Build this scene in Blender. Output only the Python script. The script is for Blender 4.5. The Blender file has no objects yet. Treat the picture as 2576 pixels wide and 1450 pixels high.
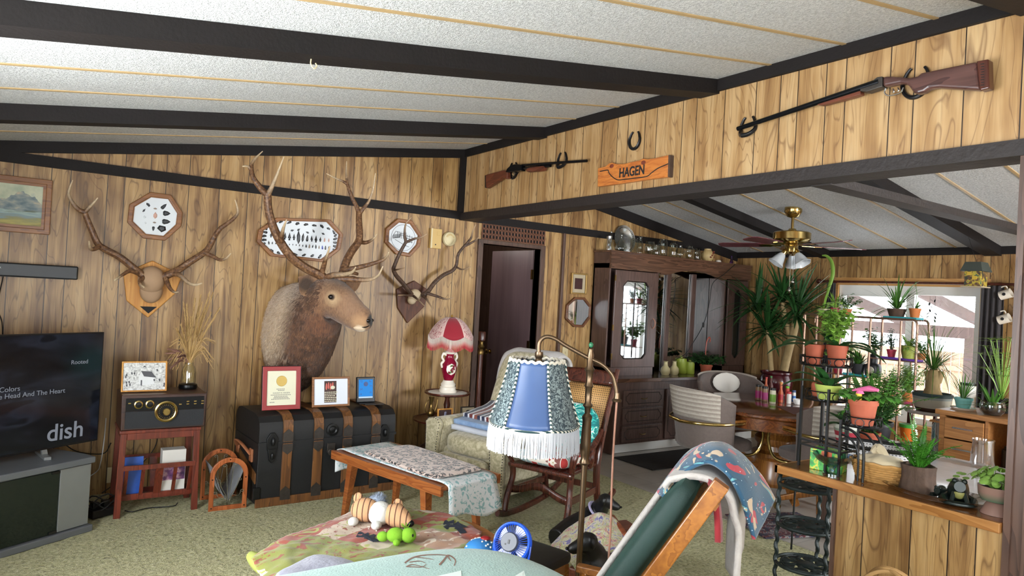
import bpy, bmesh, math, random
from math import sin, cos, pi, radians, sqrt, atan2
from mathutils import Vector as V, Matrix, noise as mnoise
random.seed(7)
SC = bpy.context.scene
COL = SC.collection
# ---------------------------------------------------------------- camera
FPX = 1738.8
CAM_Z = 1.55
_y, _p, _r = radians(34.59), radians(0.658), radians(3.224)
_F = V((sin(_y)*cos(_p), cos(_y)*cos(_p), sin(_p)))
_R0 = V((cos(_y), -sin(_y), 0)); _U0 = _R0.cross(_F)
CR = _R0*cos(_r) + _U0*sin(_r); CU = _U0*cos(_r) - _R0*sin(_r)
cam = bpy.data.cameras.new('camera'); camo = bpy.data.objects.new('camera', cam); COL.objects.link(camo)
cam.sensor_fit = 'HORIZONTAL'; cam.sensor_width = 36.0; cam.lens = 36.0*FPX/2576.0
cam.clip_start = 0.05; cam.clip_end = 200
camo.matrix_world = Matrix(((CR.x, CU.x, -_F.x, 0), (CR.y, CU.y, -_F.y, 0), (CR.z, CU.z, -_F.z, CAM_Z), (0, 0, 0, 1)))
SC.camera = camo
CP = V((0, 0, CAM_Z))

def ray(px, py):
    return CR*((px-1288)/FPX) + CU*(-(py-725)/FPX) + _F
def at(px, py, ax, val):
    r = ray(px, py); return CP + r*((val-CP[ax])/r[ax])
def W(px, py, y=5.6): return at(px, py, 1, y)
def X(px, py, x=3.25): return at(px, py, 0, x)
def F(px, py, z=0.0): return at(px, py, 2, z)
# ---------------------------------------------------------------- view, world, daylight
vs = SC.view_settings
vs.view_transform = 'Standard'; vs.look = 'None'; vs.gamma = 1.0; vs.use_curve_mapping = False
vs.exposure = 0.45
SC.cycles.use_denoising = True
SC.cycles.max_bounces = 10; SC.cycles.transparent_max_bounces = 16
SC.cycles.caustics_reflective = False; SC.cycles.caustics_refractive = False
SC.cycles.sample_clamp_indirect = 6.0
wd = bpy.data.worlds.new('sky'); SC.world = wd; wd.use_nodes = True
bg = wd.node_tree.nodes['Background']; bg.inputs[0].default_value = (0.86, 0.93, 1.0, 1); bg.inputs[1].default_value = 7.0

def portal(name, loc, direction, sx, sy):
    """sky portal in a window opening: guides sampling of the real sky, gives no light of its own"""
    l = bpy.data.lights.new(name, 'AREA'); l.shape = 'RECTANGLE'; l.size = sx; l.size_y = sy; l.energy = 1.0; l.cycles.is_portal = True
    o = bpy.data.objects.new(name, l); COL.objects.link(o); o.location = loc
    o.rotation_euler = V(direction).to_track_quat('-Z', 'Y').to_euler()
# window openings: (y or x range, z range)
WIN_D = (2.83, 4.22, 0.50, 1.88)      # dining window in the right wall
WIN_L = [(1.3, 3.5, 0.75, 2.05), (-1.9, 0.3, 0.6, 2.05)]   # left wall, both beside and behind the camera
WIN_B = [(-0.3, 2.3, 0.25, 2.1), (4.3, 5.9, 0.95, 2.0)]    # rear wall behind the camera
XL, XR, YB, YF = -0.78, 7.28, 5.6, -2.6
portal('sky_portal_dining', (XR+.06, 3.525, 1.19), (-1, 0, 0), 1.38, 1.39)
def daylight(name, loc, direction, sx, sy, power):
    """area lamp added in a window opening out of view, standing in for daylight"""
    l = bpy.data.lights.new(name, 'AREA'); l.shape = 'RECTANGLE'; l.size = sx; l.size_y = sy; l.energy = power; l.color = (.95, .98, 1.0)
    o = bpy.data.objects.new(name, l); COL.objects.link(o); o.location = loc
    o.rotation_euler = V(direction).to_track_quat('-Z', 'Y').to_euler()
for (a, b, c, d), e in zip(WIN_L, (105, 60)): daylight('daylight_left', (XL-.02, (a+b)/2, (c+d)/2), (1, 0, .1), d-c-.1, b-a-.1, e)
for (a, b, c, d), e in zip(WIN_B, (50, 250)): daylight('rear_window_fill', ((a+b)/2, YF-.02, (c+d)/2), (0, 1, .1), b-a-.1, d-c-.1, e)  # lamps added out of view; the kitchen one brightens the dining ceiling
hl = bpy.data.lights.new('hall_bulb', 'POINT'); hl.energy = 8; hl.color = (1, .93, .84); hl.shadow_soft_size = .08
hlo = bpy.data.objects.new('hall_bulb', hl); COL.objects.link(hlo); hlo.location = (3.55, 6.6, 2.22)
# ---------------------------------------------------------------- mesh helper
def ortho(d):
    d = V(d).normalized(); a = V((0, 0, 1)) if abs(d.z) < 0.9 else V((1, 0, 0))
    u = d.cross(a).normalized(); return u, d.cross(u)
def bez(pts, n=24):
    """smooth curve through points (Catmull-Rom)"""
    P = [V(p) for p in pts]
    if len(P) < 3: return [P[0].lerp(P[-1], i/n) for i in range(n+1)]
    Q = [P[0]*2-P[1]] + P + [P[-1]*2-P[-2]]; out = []; m = len(P)-1
    for i in range(n+1):
        t = i/n*m; k = min(int(t), m-1); t -= k; a, b, c, d = Q[k:k+4]
        out.append(0.5*((2*b)+(c-a)*t+(2*a-5*b+4*c-d)*t*t+(3*b-a-3*c+d)*t**3))
    return out
def lerpl(l, t):
    t = max(0, min(1, t))*(len(l)-1); k = min(int(t), len(l)-2) if len(l) > 1 else 0
    return l[0] if len(l) == 1 else l[k]+(l[k+1]-l[k])*(t-k)
class B:
    def __init__(s): s.v = []; s.f = []; s.m = []; s.mi = 0; s.w = []; s.cw = 0.0
    def add(s, vs, fs, M=None):
        o = len(s.v)
        s.v += [tuple(M @ V(p)) for p in vs] if M is not None else [tuple(p) for p in vs]
        s.f += [tuple(i+o for i in f) for f in fs]; s.m += [s.mi]*len(fs); s.w += [s.cw]*len(vs); return s
    def box(s, x0, x1, y0, y1, z0, z1, M=None):
        return s.add([(x, y, z) for z in (z0, z1) for y in (y0, y1) for x in (x0, x1)],
                     [(0, 2, 3, 1), (4, 5, 7, 6), (0, 1, 5, 4), (2, 6, 7, 3), (0, 4, 6, 2), (1, 3, 7, 5)], M)
    def cbox(s, c, sx, sy, sz, rz=0, M=None):
        T = Matrix.Translation(c) @ Matrix.Rotation(rz, 4, 'Z')
        if M is not None: T = M @ T
        return s.box(-sx/2, sx/2, -sy/2, sy/2, -sz/2, sz/2, T)
    def hexa(s, lo, hi):
        """8 corner solid: lo 4 points (ccw), hi 4 points"""
        return s.add(list(lo)+list(hi), [(3, 2, 1, 0), (4, 5, 6, 7), (0, 1, 5, 4), (1, 2, 6, 5), (2, 3, 7, 6), (3, 0, 4, 7)])
    def bar(s, a, b, w, h=None, up=(0, 0, 1), w2=None, h2=None):
        a, b = V(a), V(b); h = h or w; w2 = w2 or w; h2 = h2 or h; d = (b-a).normalized()
        u = d.cross(V(up))
        if u.length < 1e-4: u = d.cross(V((1, 0, 0)))
        u.normalize(); t = u.cross(d)
        q = lambda c, w, h: [c-u*w/2-t*h/2, c+u*w/2-t*h/2, c+u*w/2+t*h/2, c-u*w/2+t*h/2]
        return s.hexa(q(a, w, h), q(b, w2, h2))
    def loft(s, rings, cap=True, closed=True):
        n = len(rings[0]); o = [p for r in rings for p in r]; fs = []
        for i in range(len(rings)-1):
            for j in range(n if closed else n-1):
                k = (j+1) % n; fs.append((i*n+j, i*n+k, (i+1)*n+k, (i+1)*n+j))
        if cap and closed: fs.append(tuple(range(n-1, -1, -1))); fs.append(tuple((len(rings)-1)*n+j for j in range(n)))
        return s.add(o, fs)
    def tube(s, pts, r, n=8, closed=False, cap=True, flat=1.0):
        P = [V(p) for p in pts]; m = len(P); rr = r if isinstance(r, (list, tuple)) else [r]
        T = []
        for i in range(m):
            a = P[(i-1) % m] if (closed or i) else P[0]; b = P[(i+1) % m] if (closed or i < m-1) else P[-1]
            T.append((b-a).normalized() if (b-a).length > 1e-9 else V((0, 0, 1)))
        u, w = ortho(T[0]); rings = []
        for i in range(m):
            u = (u-T[i]*u.dot(T[i])); u = u.normalized() if u.length > 1e-6 else ortho(T[i])[0]
            w = T[i].cross(u); q = lerpl(rr, i/max(1, m-1))
            rings.append([P[i]+u*(cos(2*pi*j/n)*q)+w*(sin(2*pi*j/n)*q*flat) for j in range(n)])
        if closed: rings.append(rings[0])
        return s.loft(rings, cap=cap and not closed)
    def cyl(s, a, b, r, r2=None, n=16): return s.tube([a, b], [r, r if r2 is None else r2], n)
    def lathe(s, prof, c=(0, 0, 0), n=24, M=None, cap=True, fn=None):
        rings = []
        for (r, z) in prof:
            ring = []
            for j in range(n):
                a = 2*pi*j/n; q = r*(fn(a, z) if fn else 1); p = V((c[0]+q*cos(a), c[1]+q*sin(a), c[2]+z)); ring.append(M @ p if M is not None else p)
            rings.append(ring)
        return s.loft(rings, cap=cap)
    def ell(s, c, r, n=14, m=9, M=None):
        r = (r, r, r) if not isinstance(r, (tuple, list)) else r
        T = Matrix.Translation(c) @ (M.to_4x4() if M is not None else Matrix.Identity(4))
        vs = [(0, 0, -r[2])]; fs = []
        for i in range(1, m):
            t = pi*i/m-pi/2
            vs += [(r[0]*cos(t)*cos(2*pi*j/n), r[1]*cos(t)*sin(2*pi*j/n), r[2]*sin(t)) for j in range(n)]
        vs.append((0, 0, r[2]))
        for j in range(n):
            k = (j+1) % n; fs.append((0, 1+k, 1+j)); fs.append((len(vs)-1, 1+(m-2)*n+j, 1+(m-2)*n+k))
            for i in range(m-2): fs.append((1+i*n+j, 1+i*n+k, 1+(i+1)*n+k, 1+(i+1)*n+j))
        return s.add(vs, fs, T)
    def prism(s, poly, z0, z1, M=None):
        """polygon in xy, extruded along z, then M"""
        n = len(poly); vs = [(p[0], p[1], z0) for p in poly]+[(p[0], p[1], z1) for p in poly]
        fs = [tuple(range(n-1, -1, -1)), tuple(range(n, 2*n))]+[(i, (i+1) % n, n+(i+1) % n, n+i) for i in range(n)]
        return s.add(vs, fs, M)
    def ringprism(s, outer, inner, z0, z1, M=None):
        n = len(outer); vs = [(p[0], p[1], z) for z in (z0, z1) for p in outer]+[(p[0], p[1], z) for z in (z0, z1) for p in inner]; fs = []
        for i in range(n):
            k = (i+1) % n
            fs += [(i, k, n+k, n+i), (2*n+k, 2*n+i, 3*n+i, 3*n+k), (n+i, n+k, 3*n+k, 3*n+i), (k, i, 2*n+i, 2*n+k)]
        return s.add(vs, fs, M)
    def grid(s, fn, nu, nv, wrap=False):
        vs = [fn(i/nu, j/nv) for j in range(nv+1) for i in range(nu+1)]; w = nu+1
        return s.add(vs, [(j*w+i, j*w+i+1, (j+1)*w+i+1, (j+1)*w+i) for j in range(nv) for i in range(nu)])
    def sup(s, c, r, e1=.4, e2=.4, n=24, m=14, M=None):
        """superellipsoid: cushions, pillows, rounded blocks"""
        sp = lambda x, e: math.copysign(abs(x)**e, x); T = Matrix.Translation(c) @ (M.to_4x4() if M is not None else Matrix.Identity(4)); rings = []
        for i in range(m+1):
            t = pi*i/m-pi/2; ct, st = sp(cos(t), e1), sp(sin(t), e1)
            if i in (0, m): ct = .02
            rings.append([T @ V((r[0]*ct*sp(cos(2*pi*j/n), e2), r[1]*ct*sp(sin(2*pi*j/n), e2), r[2]*st)) for j in range(n)])
        return s.loft(rings)
    def surf(s, rows, nu=24, nv=16):
        """smooth sheet through rows of control points"""
        R = [bez(r, nu) for r in rows]; C = [bez([r[i] for r in R], nv) for i in range(nu+1)]
        return s.add([C[i][j] for j in range(nv+1) for i in range(nu+1)], [(j*(nu+1)+i, j*(nu+1)+i+1, (j+1)*(nu+1)+i+1, (j+1)*(nu+1)+i) for j in range(nv) for i in range(nu)])
    def leaf(s, base, d, length, width, droop=0.3, up=(0, 0, 1), n=6, fold=0.15, shape=None):
        """one leaf blade: a bending, folded strip"""
        d = V(d).normalized(); side = d.cross(V(up))
        side = side.normalized() if side.length > 1e-3 else ortho(d)[0]; nn = side.cross(d)
        p = V(base); vs = []; step = length/n; cur = d.copy()
        for i in range(n+1):
            t = i/n; w = width*(shape(t) if shape else max(0.03, sin(pi*min(1, (t*0.92+0.08)))**0.7))/2
            k = V((0, 0, -1))*0 + nn*(fold*w)
            vs += [p-side*w+k, p, p+side*w+k]
            cur = (cur+V((0, 0, -1))*(droop/n)).normalized(); p = p+cur*step; nn = side.cross(cur)
        fs = []
        for i in range(n):
            a = i*3; fs += [(a, a+1, a+4, a+3), (a+1, a+2, a+5, a+4)]
        return s.add(vs, fs)
    def build(s, name, mats, parent=None, smooth=True, bevel=0, sub=0, solid=0, world=False, angle=40, seg=2):
        me = bpy.data.meshes.new(name); vs = s.v
        if world and parent is not None:
            o = root(parent).location; vs = [(p[0]-o[0], p[1]-o[1], p[2]-o[2]) for p in vs]
        me.from_pydata(vs, [], s.f)
        mats = mats if isinstance(mats, (list, tuple)) else [mats]
        for m in mats: me.materials.append(m)
        if len(mats) > 1: me.polygons.foreach_set('material_index', s.m)
        bm = bmesh.new(); bm.from_mesh(me); bmesh.ops.recalc_face_normals(bm, faces=bm.faces); bm.to_mesh(me); bm.free()
        if any(s.w):
            at_ = me.attributes.new('w', 'FLOAT', 'POINT'); at_.data.foreach_set('value', s.w)
        o = bpy.data.objects.new(name, me); COL.objects.link(o)
        if parent is not None: o.parent = parent
        if smooth: me.shade_smooth()
        if bevel:
            b = o.modifiers.new('bevel', 'BEVEL'); b.width = bevel; b.segments = seg; b.limit_method = 'ANGLE'; b.angle_limit = radians(35)
        if solid:
            b = o.modifiers.new('solid', 'SOLIDIFY'); b.thickness = solid; b.offset = 0
        if sub:
            b = o.modifiers.new('sub', 'SUBSURF'); b.levels = sub; b.render_levels = sub
        elif smooth:
            me.set_sharp_from_angle(angle=radians(angle))
        return o
def root(o):
    while o.parent is not None: o = o.parent
    return o
def tag(o, label, cat, group=None, kind=None):
    o['label'] = label; o['category'] = cat
    if group: o['group'] = group
    if kind: o['kind'] = kind
    return o
def thing(name, label, cat, loc=(0, 0, 0), rz=0, group=None):
    o = bpy.data.objects.new(name, None); COL.objects.link(o); o.empty_display_size = 0.05
    o.location = loc; o.rotation_euler = (0, 0, rz); return tag(o, label, cat, group)
def struct(o): o['kind'] = 'structure'; return o
def dup(r, loc=None, rz=None, label=None, group=None, scale=None):
    c = r.copy(); COL.objects.link(c)
    if loc is not None: c.location = loc
    if rz is not None: c.rotation_euler = (0, 0, rz)
    if scale: c.scale = (scale,)*3 if not isinstance(scale, tuple) else scale
    if label: c['label'] = label
    if group: c['group'] = group
    for ch in list(r.children):
        d = ch.copy(); COL.objects.link(d); d.parent = c
        for g in list(ch.children):
            e = g.copy(); COL.objects.link(e); e.parent = d
    return c
def text(name, body, size, M_, mat, parent=None, depth=0.0006, align='LEFT', bold=0.0):
    c = bpy.data.curves.new(name, 'FONT'); c.body = body; c.size = size; c.extrude = depth; c.align_x = align; c.align_y = 'CENTER'; c.offset = bold
    tmp = bpy.data.objects.new('tmp', c); COL.objects.link(tmp); dg = bpy.context.evaluated_depsgraph_get(); dg.update()
    me = bpy.data.meshes.new_from_object(tmp.evaluated_get(dg)); bpy.data.objects.remove(tmp); bpy.data.curves.remove(c)
    me.materials.clear(); me.materials.append(mat); me.name = name
    o = bpy.data.objects.new(name, me); COL.objects.link(o)
    if parent is not None: o.parent = parent
    me.transform(M_); return o
def frame_mat(o, xa, ya):
    """matrix whose local x,y run along xa, ya in world, at o"""
    xa = V(xa).normalized(); z = xa.cross(V(ya)).normalized(); ya = z.cross(xa)
    return Matrix(((xa.x, ya.x, z.x, o[0]), (xa.y, ya.y, z.y, o[1]), (xa.z, ya.z, z.z, o[2]), (0, 0, 0, 1)))
# ---------------------------------------------------------------- materials
def lin(c):
    if isinstance(c, str): c = tuple(int(c[i:i+2], 16)/255 for i in (0, 2, 4))
    return tuple((x/12.92 if x <= 0.04045 else ((x+0.055)/1.055)**2.4) for x in c[:3])
def c4(c): return (*lin(c), 1.0) if not (isinstance(c, tuple) and len(c) == 4) else c
class G:
    def __init__(s, name):
        s.mat = bpy.data.materials.new(name); s.mat.use_nodes = True; s.nt = s.mat.node_tree
        for n in list(s.nt.nodes): s.nt.nodes.remove(n)
        s.out = s.nt.nodes.new('ShaderNodeOutputMaterial'); s._tc = None
    def n(s, typ, ins=None, **at):
        nd = s.nt.nodes.new('ShaderNode'+typ)
        for k, v in at.items(): setattr(nd, k, v)
        for k, v in (ins or {}).items(): s.set(nd.inputs[k], v)
        return nd
    def set(s, sock, v):
        if isinstance(v, bpy.types.NodeSocket): s.nt.links.new(v, sock)
        elif isinstance(v, str): sock.default_value = c4(v)
        else: sock.default_value = v
    def obj(s):
        if not s._tc: s._tc = s.n('TexCoord')
        return s._tc.outputs['Object']
    def map(s, vec=None, scale=(1, 1, 1), loc=(0, 0, 0), rot=(0, 0, 0)):
        return s.n('Mapping', {'Vector': vec or s.obj(), 'Scale': scale, 'Location': loc, 'Rotation': rot}).outputs[0]
    def noise(s, vec=None, scale=5, detail=3, rough=.5, dist=0, out=0):
        return s.n('TexNoise', {'Vector': vec or s.obj(), 'Scale': scale, 'Detail': detail, 'Roughness': rough, 'Distortion': dist}).outputs[out]
    def voro(s, vec=None, scale=5, feature='F1', out=0, rnd=1.0):
        return s.n('TexVoronoi', {'Vector': vec or s.obj(), 'Scale': scale, 'Randomness': rnd}, feature=feature).outputs[out]
    def math(s, op, a, b=0.0, c=0.0, clamp=False):
        return s.n('Math', {0: a, 1: b, 2: c}, operation=op, use_clamp=clamp).outputs[0]
    def ramp(s, fac, stops, interp='LINEAR'):
        nd = s.n('ValToRGB', {0: fac}); cr = nd.color_ramp; cr.interpolation = interp
        while len(cr.elements) < len(stops): cr.elements.new(0.5)
        for e, (p, c) in zip(cr.elements, stops): e.position = p; e.color = c4(c) if not isinstance(c, (int, float)) else (c, c, c, 1)
        return nd.outputs[0]
    def mix(s, fac, a, b, blend='MIX'):
        nd = s.n('Mix', data_type='RGBA', blend_type=blend); s.set(nd.inputs[0], fac); s.set(nd.inputs[6], a); s.set(nd.inputs[7], b); return nd.outputs[2]
    def attr(s): return s.n('Attribute', attribute_name='w').outputs['Fac']
    def xyz(s, vec=None): return s.n('SeparateXYZ', {0: vec or s.obj()}).outputs
    def comb(s, x=0.0, y=0.0, z=0.0): return s.n('CombineXYZ', {0: x, 1: y, 2: z}).outputs[0]
    def bump(s, h, strength=.3, dist=.01): return s.n('Bump', {'Height': h, 'Strength': strength, 'Distance': dist}).outputs[0]
    def fin(s, col, rough=.5, metal=0.0, normal=None, **kw):
        ins = {'Base Color': col, 'Roughness': rough, 'Metallic': metal}
        if normal is not None: ins['Normal'] = normal
        ins.update(kw); b = s.n('BsdfPrincipled', ins); s.nt.links.new(b.outputs[0], s.out.inputs[0]); return s.mat
def plain(name, c, rough=.5, metal=0.0, var=0.12, vs=12, bump=0.0, bs=80, **kw):
    g = G(name); t = g.noise(scale=vs, detail=4); l = lin(c)
    a = tuple(x*(1-var) for x in l)+(1,); b = tuple(min(1, x*(1+var)) for x in l)+(1,)
    col = g.mix(t, a, b); nm = g.bump(g.noise(scale=bs, detail=3), bump, .004) if bump else None
    return g.fin(col, rough, metal, nm, **kw)
def wood(name, dark, light, axis='X', rough=.4, s=1.0, rings=9, bump=.08, coat=0.0):
    g = G(name); k = {'X': (0.9, 9, 9), 'Y': (9, 0.9, 9), 'Z': (9, 9, 0.9)}[axis]; v = g.map(scale=tuple(x*s for x in k))
    nz = g.noise(v, 1.0, 3, .5, .6); band = g.math('FRACT', g.math('MULTIPLY', nz, rings))
    fine = g.noise(g.map(scale=tuple(x*s*(1 if x < 1 else 6) for x in k)), 1.5, 3)
    t = g.math('ADD', g.math('MULTIPLY', band, .55), g.math('MULTIPLY', fine, .5))
    col = g.ramp(t, [(.15, dark), (.85, light)])
    return g.fin(col, rough, 0, g.bump(fine, bump, .003), **({'Coat Weight': coat, 'Coat Roughness': .15} if coat else {}))
def fabric(name, c, c2=None, rough=.95, s=300, bump=.25, vs=6, sheen=.2):
    g = G(name); a = c4(c); b = c4(c2) if c2 else tuple(x*.8 for x in a[:3])+(1,)
    return g.fin(g.mix(g.noise(scale=vs, detail=5, rough=.6), a, b), rough, 0, g.bump(g.noise(scale=s, detail=2), bump, .003), **{'Sheen Weight': sheen})
def glass(name, tint='ffffff', alpha=.10, rough=.03, edge=.55):
    """thin clear glass: mostly see-through with a glossy skin that strengthens at grazing angles"""
    g = G(name); tr = g.n('BsdfTransparent', {0: tint}); gl = g.n('BsdfGlossy', {0: 'ffffff', 'Roughness': rough})
    fc = g.n('LayerWeight', {0: .5}).outputs['Facing']
    fr = g.math('ADD', g.math('MULTIPLY', g.math('POWER', fc, 3.0), edge), alpha*.5, clamp=True)
    m = g.n('MixShader', {0: fr, 1: tr.outputs[0], 2: gl.outputs[0]}); g.nt.links.new(m.outputs[0], g.out.inputs[0]); return g.mat
def emit(name, c, st=1.0):
    g = G(name); e = g.n('Emission', {0: c, 1: st}); g.nt.links.new(e.outputs[0], g.out.inputs[0]); return g.mat
def panel(name, axis, off, tones, rough=.42):
    """printed wood panelling with random-width grooves"""
    g = G(name); x = g.xyz(); u = x[0] if axis == 'X' else x[1]; z = x[2]
    uu = g.math('DIVIDE', g.math('SUBTRACT', u, off), 1.268); fr = g.math('FRACT', uu); rep = g.math('FLOOR', uu)
    edges = [0, .1656, .2508, .4203, .5039, .6285, .7106, .8336]
    pid = g.ramp(fr, [(e, ((i*37) % 11)/11) for i, e in enumerate(edges)], 'CONSTANT')
    w = .0017; st = [(0, 1.0), (w, 0.0)]
    for e in edges[1:]: st += [(e-w, 1.0), (e+w, 0.0)]
    st.append((1-w, 1.0)); groove = g.ramp(fr, st, 'CONSTANT')
    seed = g.math('ADD', g.math('MULTIPLY', pid, 23.0), g.math('MULTIPLY', rep, 7.3))
    v = g.comb(g.math('MULTIPLY', u, 7.0), seed, g.math('MULTIPLY', z, 1.1))
    n1 = g.noise(v, 1.0, 2, .5, .7)
    rings = g.math('ABSOLUTE', g.math('SUBTRACT', g.math('FRACT', g.math('MULTIPLY', n1, 11.0)), .5))
    n2 = g.noise(g.comb(g.math('MULTIPLY', u, 16.0), seed, g.math('MULTIPLY', z, .9)), 1.0, 3, .6, .4)
    n3 = g.noise(g.comb(g.math('MULTIPLY', u, 120.0), seed, g.math('MULTIPLY', z, 5.0)), 1.0, 2)
    n4 = g.noise(g.comb(g.math('MULTIPLY', u, 5.0), seed, g.math('MULTIPLY', z, 2.2)), 1.0, 3, .55)
    t = g.math('ADD', g.math('MULTIPLY', n2, .62), g.math('ADD', g.math('MULTIPLY', n4, .38), g.math('MULTIPLY', pid, .03)))
    col = g.ramp(t, [(.35, tones[0]), (.46, tones[1]), (.55, tones[2]), (.68, tones[3])])
    line = g.math('MULTIPLY', g.ramp(rings, [(0, 1.0), (.1, 0.0)]), .6)
    col = g.mix(line, col, tones[4]); col = g.mix(g.math('MULTIPLY', g.ramp(n3, [(.52, 0.0), (.75, 1.0)]), .28), col, tones[4])
    col = g.mix(groove, col, '2a1d14')
    h = g.math('SUBTRACT', g.math('MULTIPLY', n3, .1), groove)
    return g.fin(col, rough, 0, g.bump(h, .5, .004))
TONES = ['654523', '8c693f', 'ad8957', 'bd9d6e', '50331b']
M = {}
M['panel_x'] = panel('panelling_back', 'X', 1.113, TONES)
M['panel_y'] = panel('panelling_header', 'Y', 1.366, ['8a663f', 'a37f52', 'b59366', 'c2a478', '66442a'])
M['panel_yd'] = panel('panelling_window', 'Y', 2.975, TONES)
M['dark'] = plain('dark_stained_beam', '161110', .7, var=.3, vs=9, bump=.35, bs=60, **{'Specular IOR Level': .3})
M['darkrough'] = plain('dark_hewn_beam', '241d1b', .6, var=.3, vs=14, bump=.9, bs=38)
g = G('ceiling_texture'); nz = g.noise(scale=75, detail=3, rough=.7); nb = g.noise(scale=190, detail=2)
M['ceil'] = g.fin(g.mix(g.ramp(nz, [(.38, 0.0), (.6, 1.0)]), 'b2b3b3', 'd2d2d1'), .85, 0, g.bump(g.math('ADD', nz, g.math('MULTIPLY', nb, .5)), .75, .012))
M['batten'] = plain('batten_tan', 'b3976b', .5)
M['trimwood'] = wood('trim_brown', '3d2a22', '5d4437', 'Z', .45)
g = G('shag_carpet'); nz = g.noise(scale=46, detail=4, rough=.65, dist=.5); big = g.noise(scale=1.4, detail=3); n5 = g.noise(scale=170, detail=2)
cc = g.ramp(nz, [(.33, '5d5a30'), (.43, '9f9c64'), (.56, 'bfbb88'), (.72, 'd8d3a6')])  # crevices between tufts coloured darker: shade put into the pile colour
cc = g.mix(g.math('MULTIPLY', g.ramp(big, [(.4, 0.0), (.65, 1.0)]), .3), cc, 'a89f70')
M['carpet'] = g.fin(cc, 1.0, 0, g.bump(g.math('ADD', nz, g.math('MULTIPLY', n5, .4)), 1.0, .022), **{'Sheen Weight': .25})
g = G('vinyl_tile'); x = g.xyz(); br = g.n('TexBrick', {'Vector': g.comb(x[0], x[1], 0.0), 'Color1': 'b9b3ab', 'Color2': 'aaa59d', 'Mortar': '8d8880', 'Scale': 1.0, 'Mortar Size': .004, 'Brick Width': .3, 'Row Height': .3, 'Bias': 0.0}, offset=0.0)
M['vinyl'] = g.fin(g.mix(g.math('MULTIPLY', g.noise(scale=7, detail=4), .4), br.outputs[0], 'd0cbc3'), .3)
M['white'] = plain('white_paint', 'e6e6e2', .45, var=.04)
M['black'] = plain('black_plastic', '0c0c0d', .45, var=.2)
M['iron'] = plain('wrought_iron_black', '121314', .4, .3, var=.3, bump=.2, bs=120)
M['brass'] = plain('polished_brass', 'bda468', .2, 1.0, var=.12)
M['glass'] = glass('clear_glass')
M['mirror'] = plain('mirror_glass', 'dfe3e4', .03, 1.0, var=.01)
M['chrome'] = plain('brushed_nickel', 'c8c8c8', .25, 1.0, var=.05)
M['oak'] = wood('golden_oak', '7a4a1e', 'b07a3c', 'X', .32, coat=.3)
M['terra'] = plain('terracotta_clay', '9c4d33', .75, var=.12, vs=20, bump=.1)
M['soil'] = plain('potting_soil', '2b211a', .95, var=.4, vs=60, bump=.6, bs=90)
def leafmat(name, a, b, rough=.4, tr=.15):
    g = G(name); return g.fin(g.mix(g.noise(scale=14, detail=3), a, b), rough, 0, None, **{'Subsurface Weight': 0.0, 'Transmission Weight': 0.0, 'Specular IOR Level': .4})
M['leaf'] = leafmat('leaf_green', '2f5a22', '4f7f30')
M['leafd'] = leafmat('leaf_dark_green', '173819', '2c5526')
M['leafl'] = leafmat('leaf_light_green', '6d9a38', '97bd55')
M['stem'] = plain('stem_brown', '7d6b45', .8, var=.25)
# ================================================================ STRUCTURE
RIDGE, HX = 2.892, 3.25
SL, SR = 0.150, 0.158
def cz(x): return RIDGE-SL*(HX-x) if x <= HX else RIDGE-SR*(x-HX)
# floors
b = B(); NX, NY = 168, 150
def fl(u, v):
    x, y = -0.78+u*5.05, 1.4+v*4.2
    h = (mnoise.noise(V((x*26, y*26, 0)))*.006+mnoise.noise(V((x*9, y*9, 3)))*.004) if u < .999 else -.008
    return (x, y, h)
b.grid(fl, NX, NY); b.box(-.78, 4.27, YF, 1.4, -.12, 0); b.box(-.78, 4.265, 1.4, 5.6, -.12, -.02)
struct(b.build('floor_carpet', M['carpet']))
struct(B().box(4.27, 7.4, YF, 5.6, -.12, -.004).build('floor_vinyl', M['vinyl'], smooth=False))
# back wall with the hall doorway
DX0, DX1, DZ = 3.495, 4.185, 2.035
b = B()
def gable(b, x0, x1, z0, y0, y1):
    xs = [x0]+([HX] if x0 < HX < x1 else [])+[x1]
    for a, c in zip(xs, xs[1:]):
        b.hexa([(a, y0, z0), (c, y0, z0), (c, y1, z0), (a, y1, z0)], [(a, y0, cz(a)+.02), (c, y0, cz(c)+.02), (c, y1, cz(c)+.02), (a, y1, cz(a)+.02)])
gable(b, XL-.1, DX0, -.1, YB, YB+.1); gable(b, DX0, DX1, DZ, YB, YB+.1); gable(b, DX1, XR+.1, -.1, YB, YB+.1)
struct(b.build('wall_back', M['panel_x'], smooth=False))
b = B(); b.box(DX0-.5, DX1+.5, 7.6, 7.7, -.1, 2.4); b.box(DX0-.6, DX0-.5, YB+.1, 7.7, -.1, 2.4); b.box(DX1+.5, DX1+.6, YB+.1, 7.7, -.1, 2.4)
struct(b.build('wall_hall', M['trimwood'], smooth=False))  # dark brown puts the shade of the hall into the wall colour
struct(B().box(DX0-.6, DX1+.6, YB+.1, 7.7, 2.4, 2.5).build('ceiling_hall', M['ceil'], smooth=False))
struct(B().box(DX0-.6, DX1+.6, YB, 7.7, -.12, -.002).build('floor_hall', M['carpet'], smooth=False))
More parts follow.
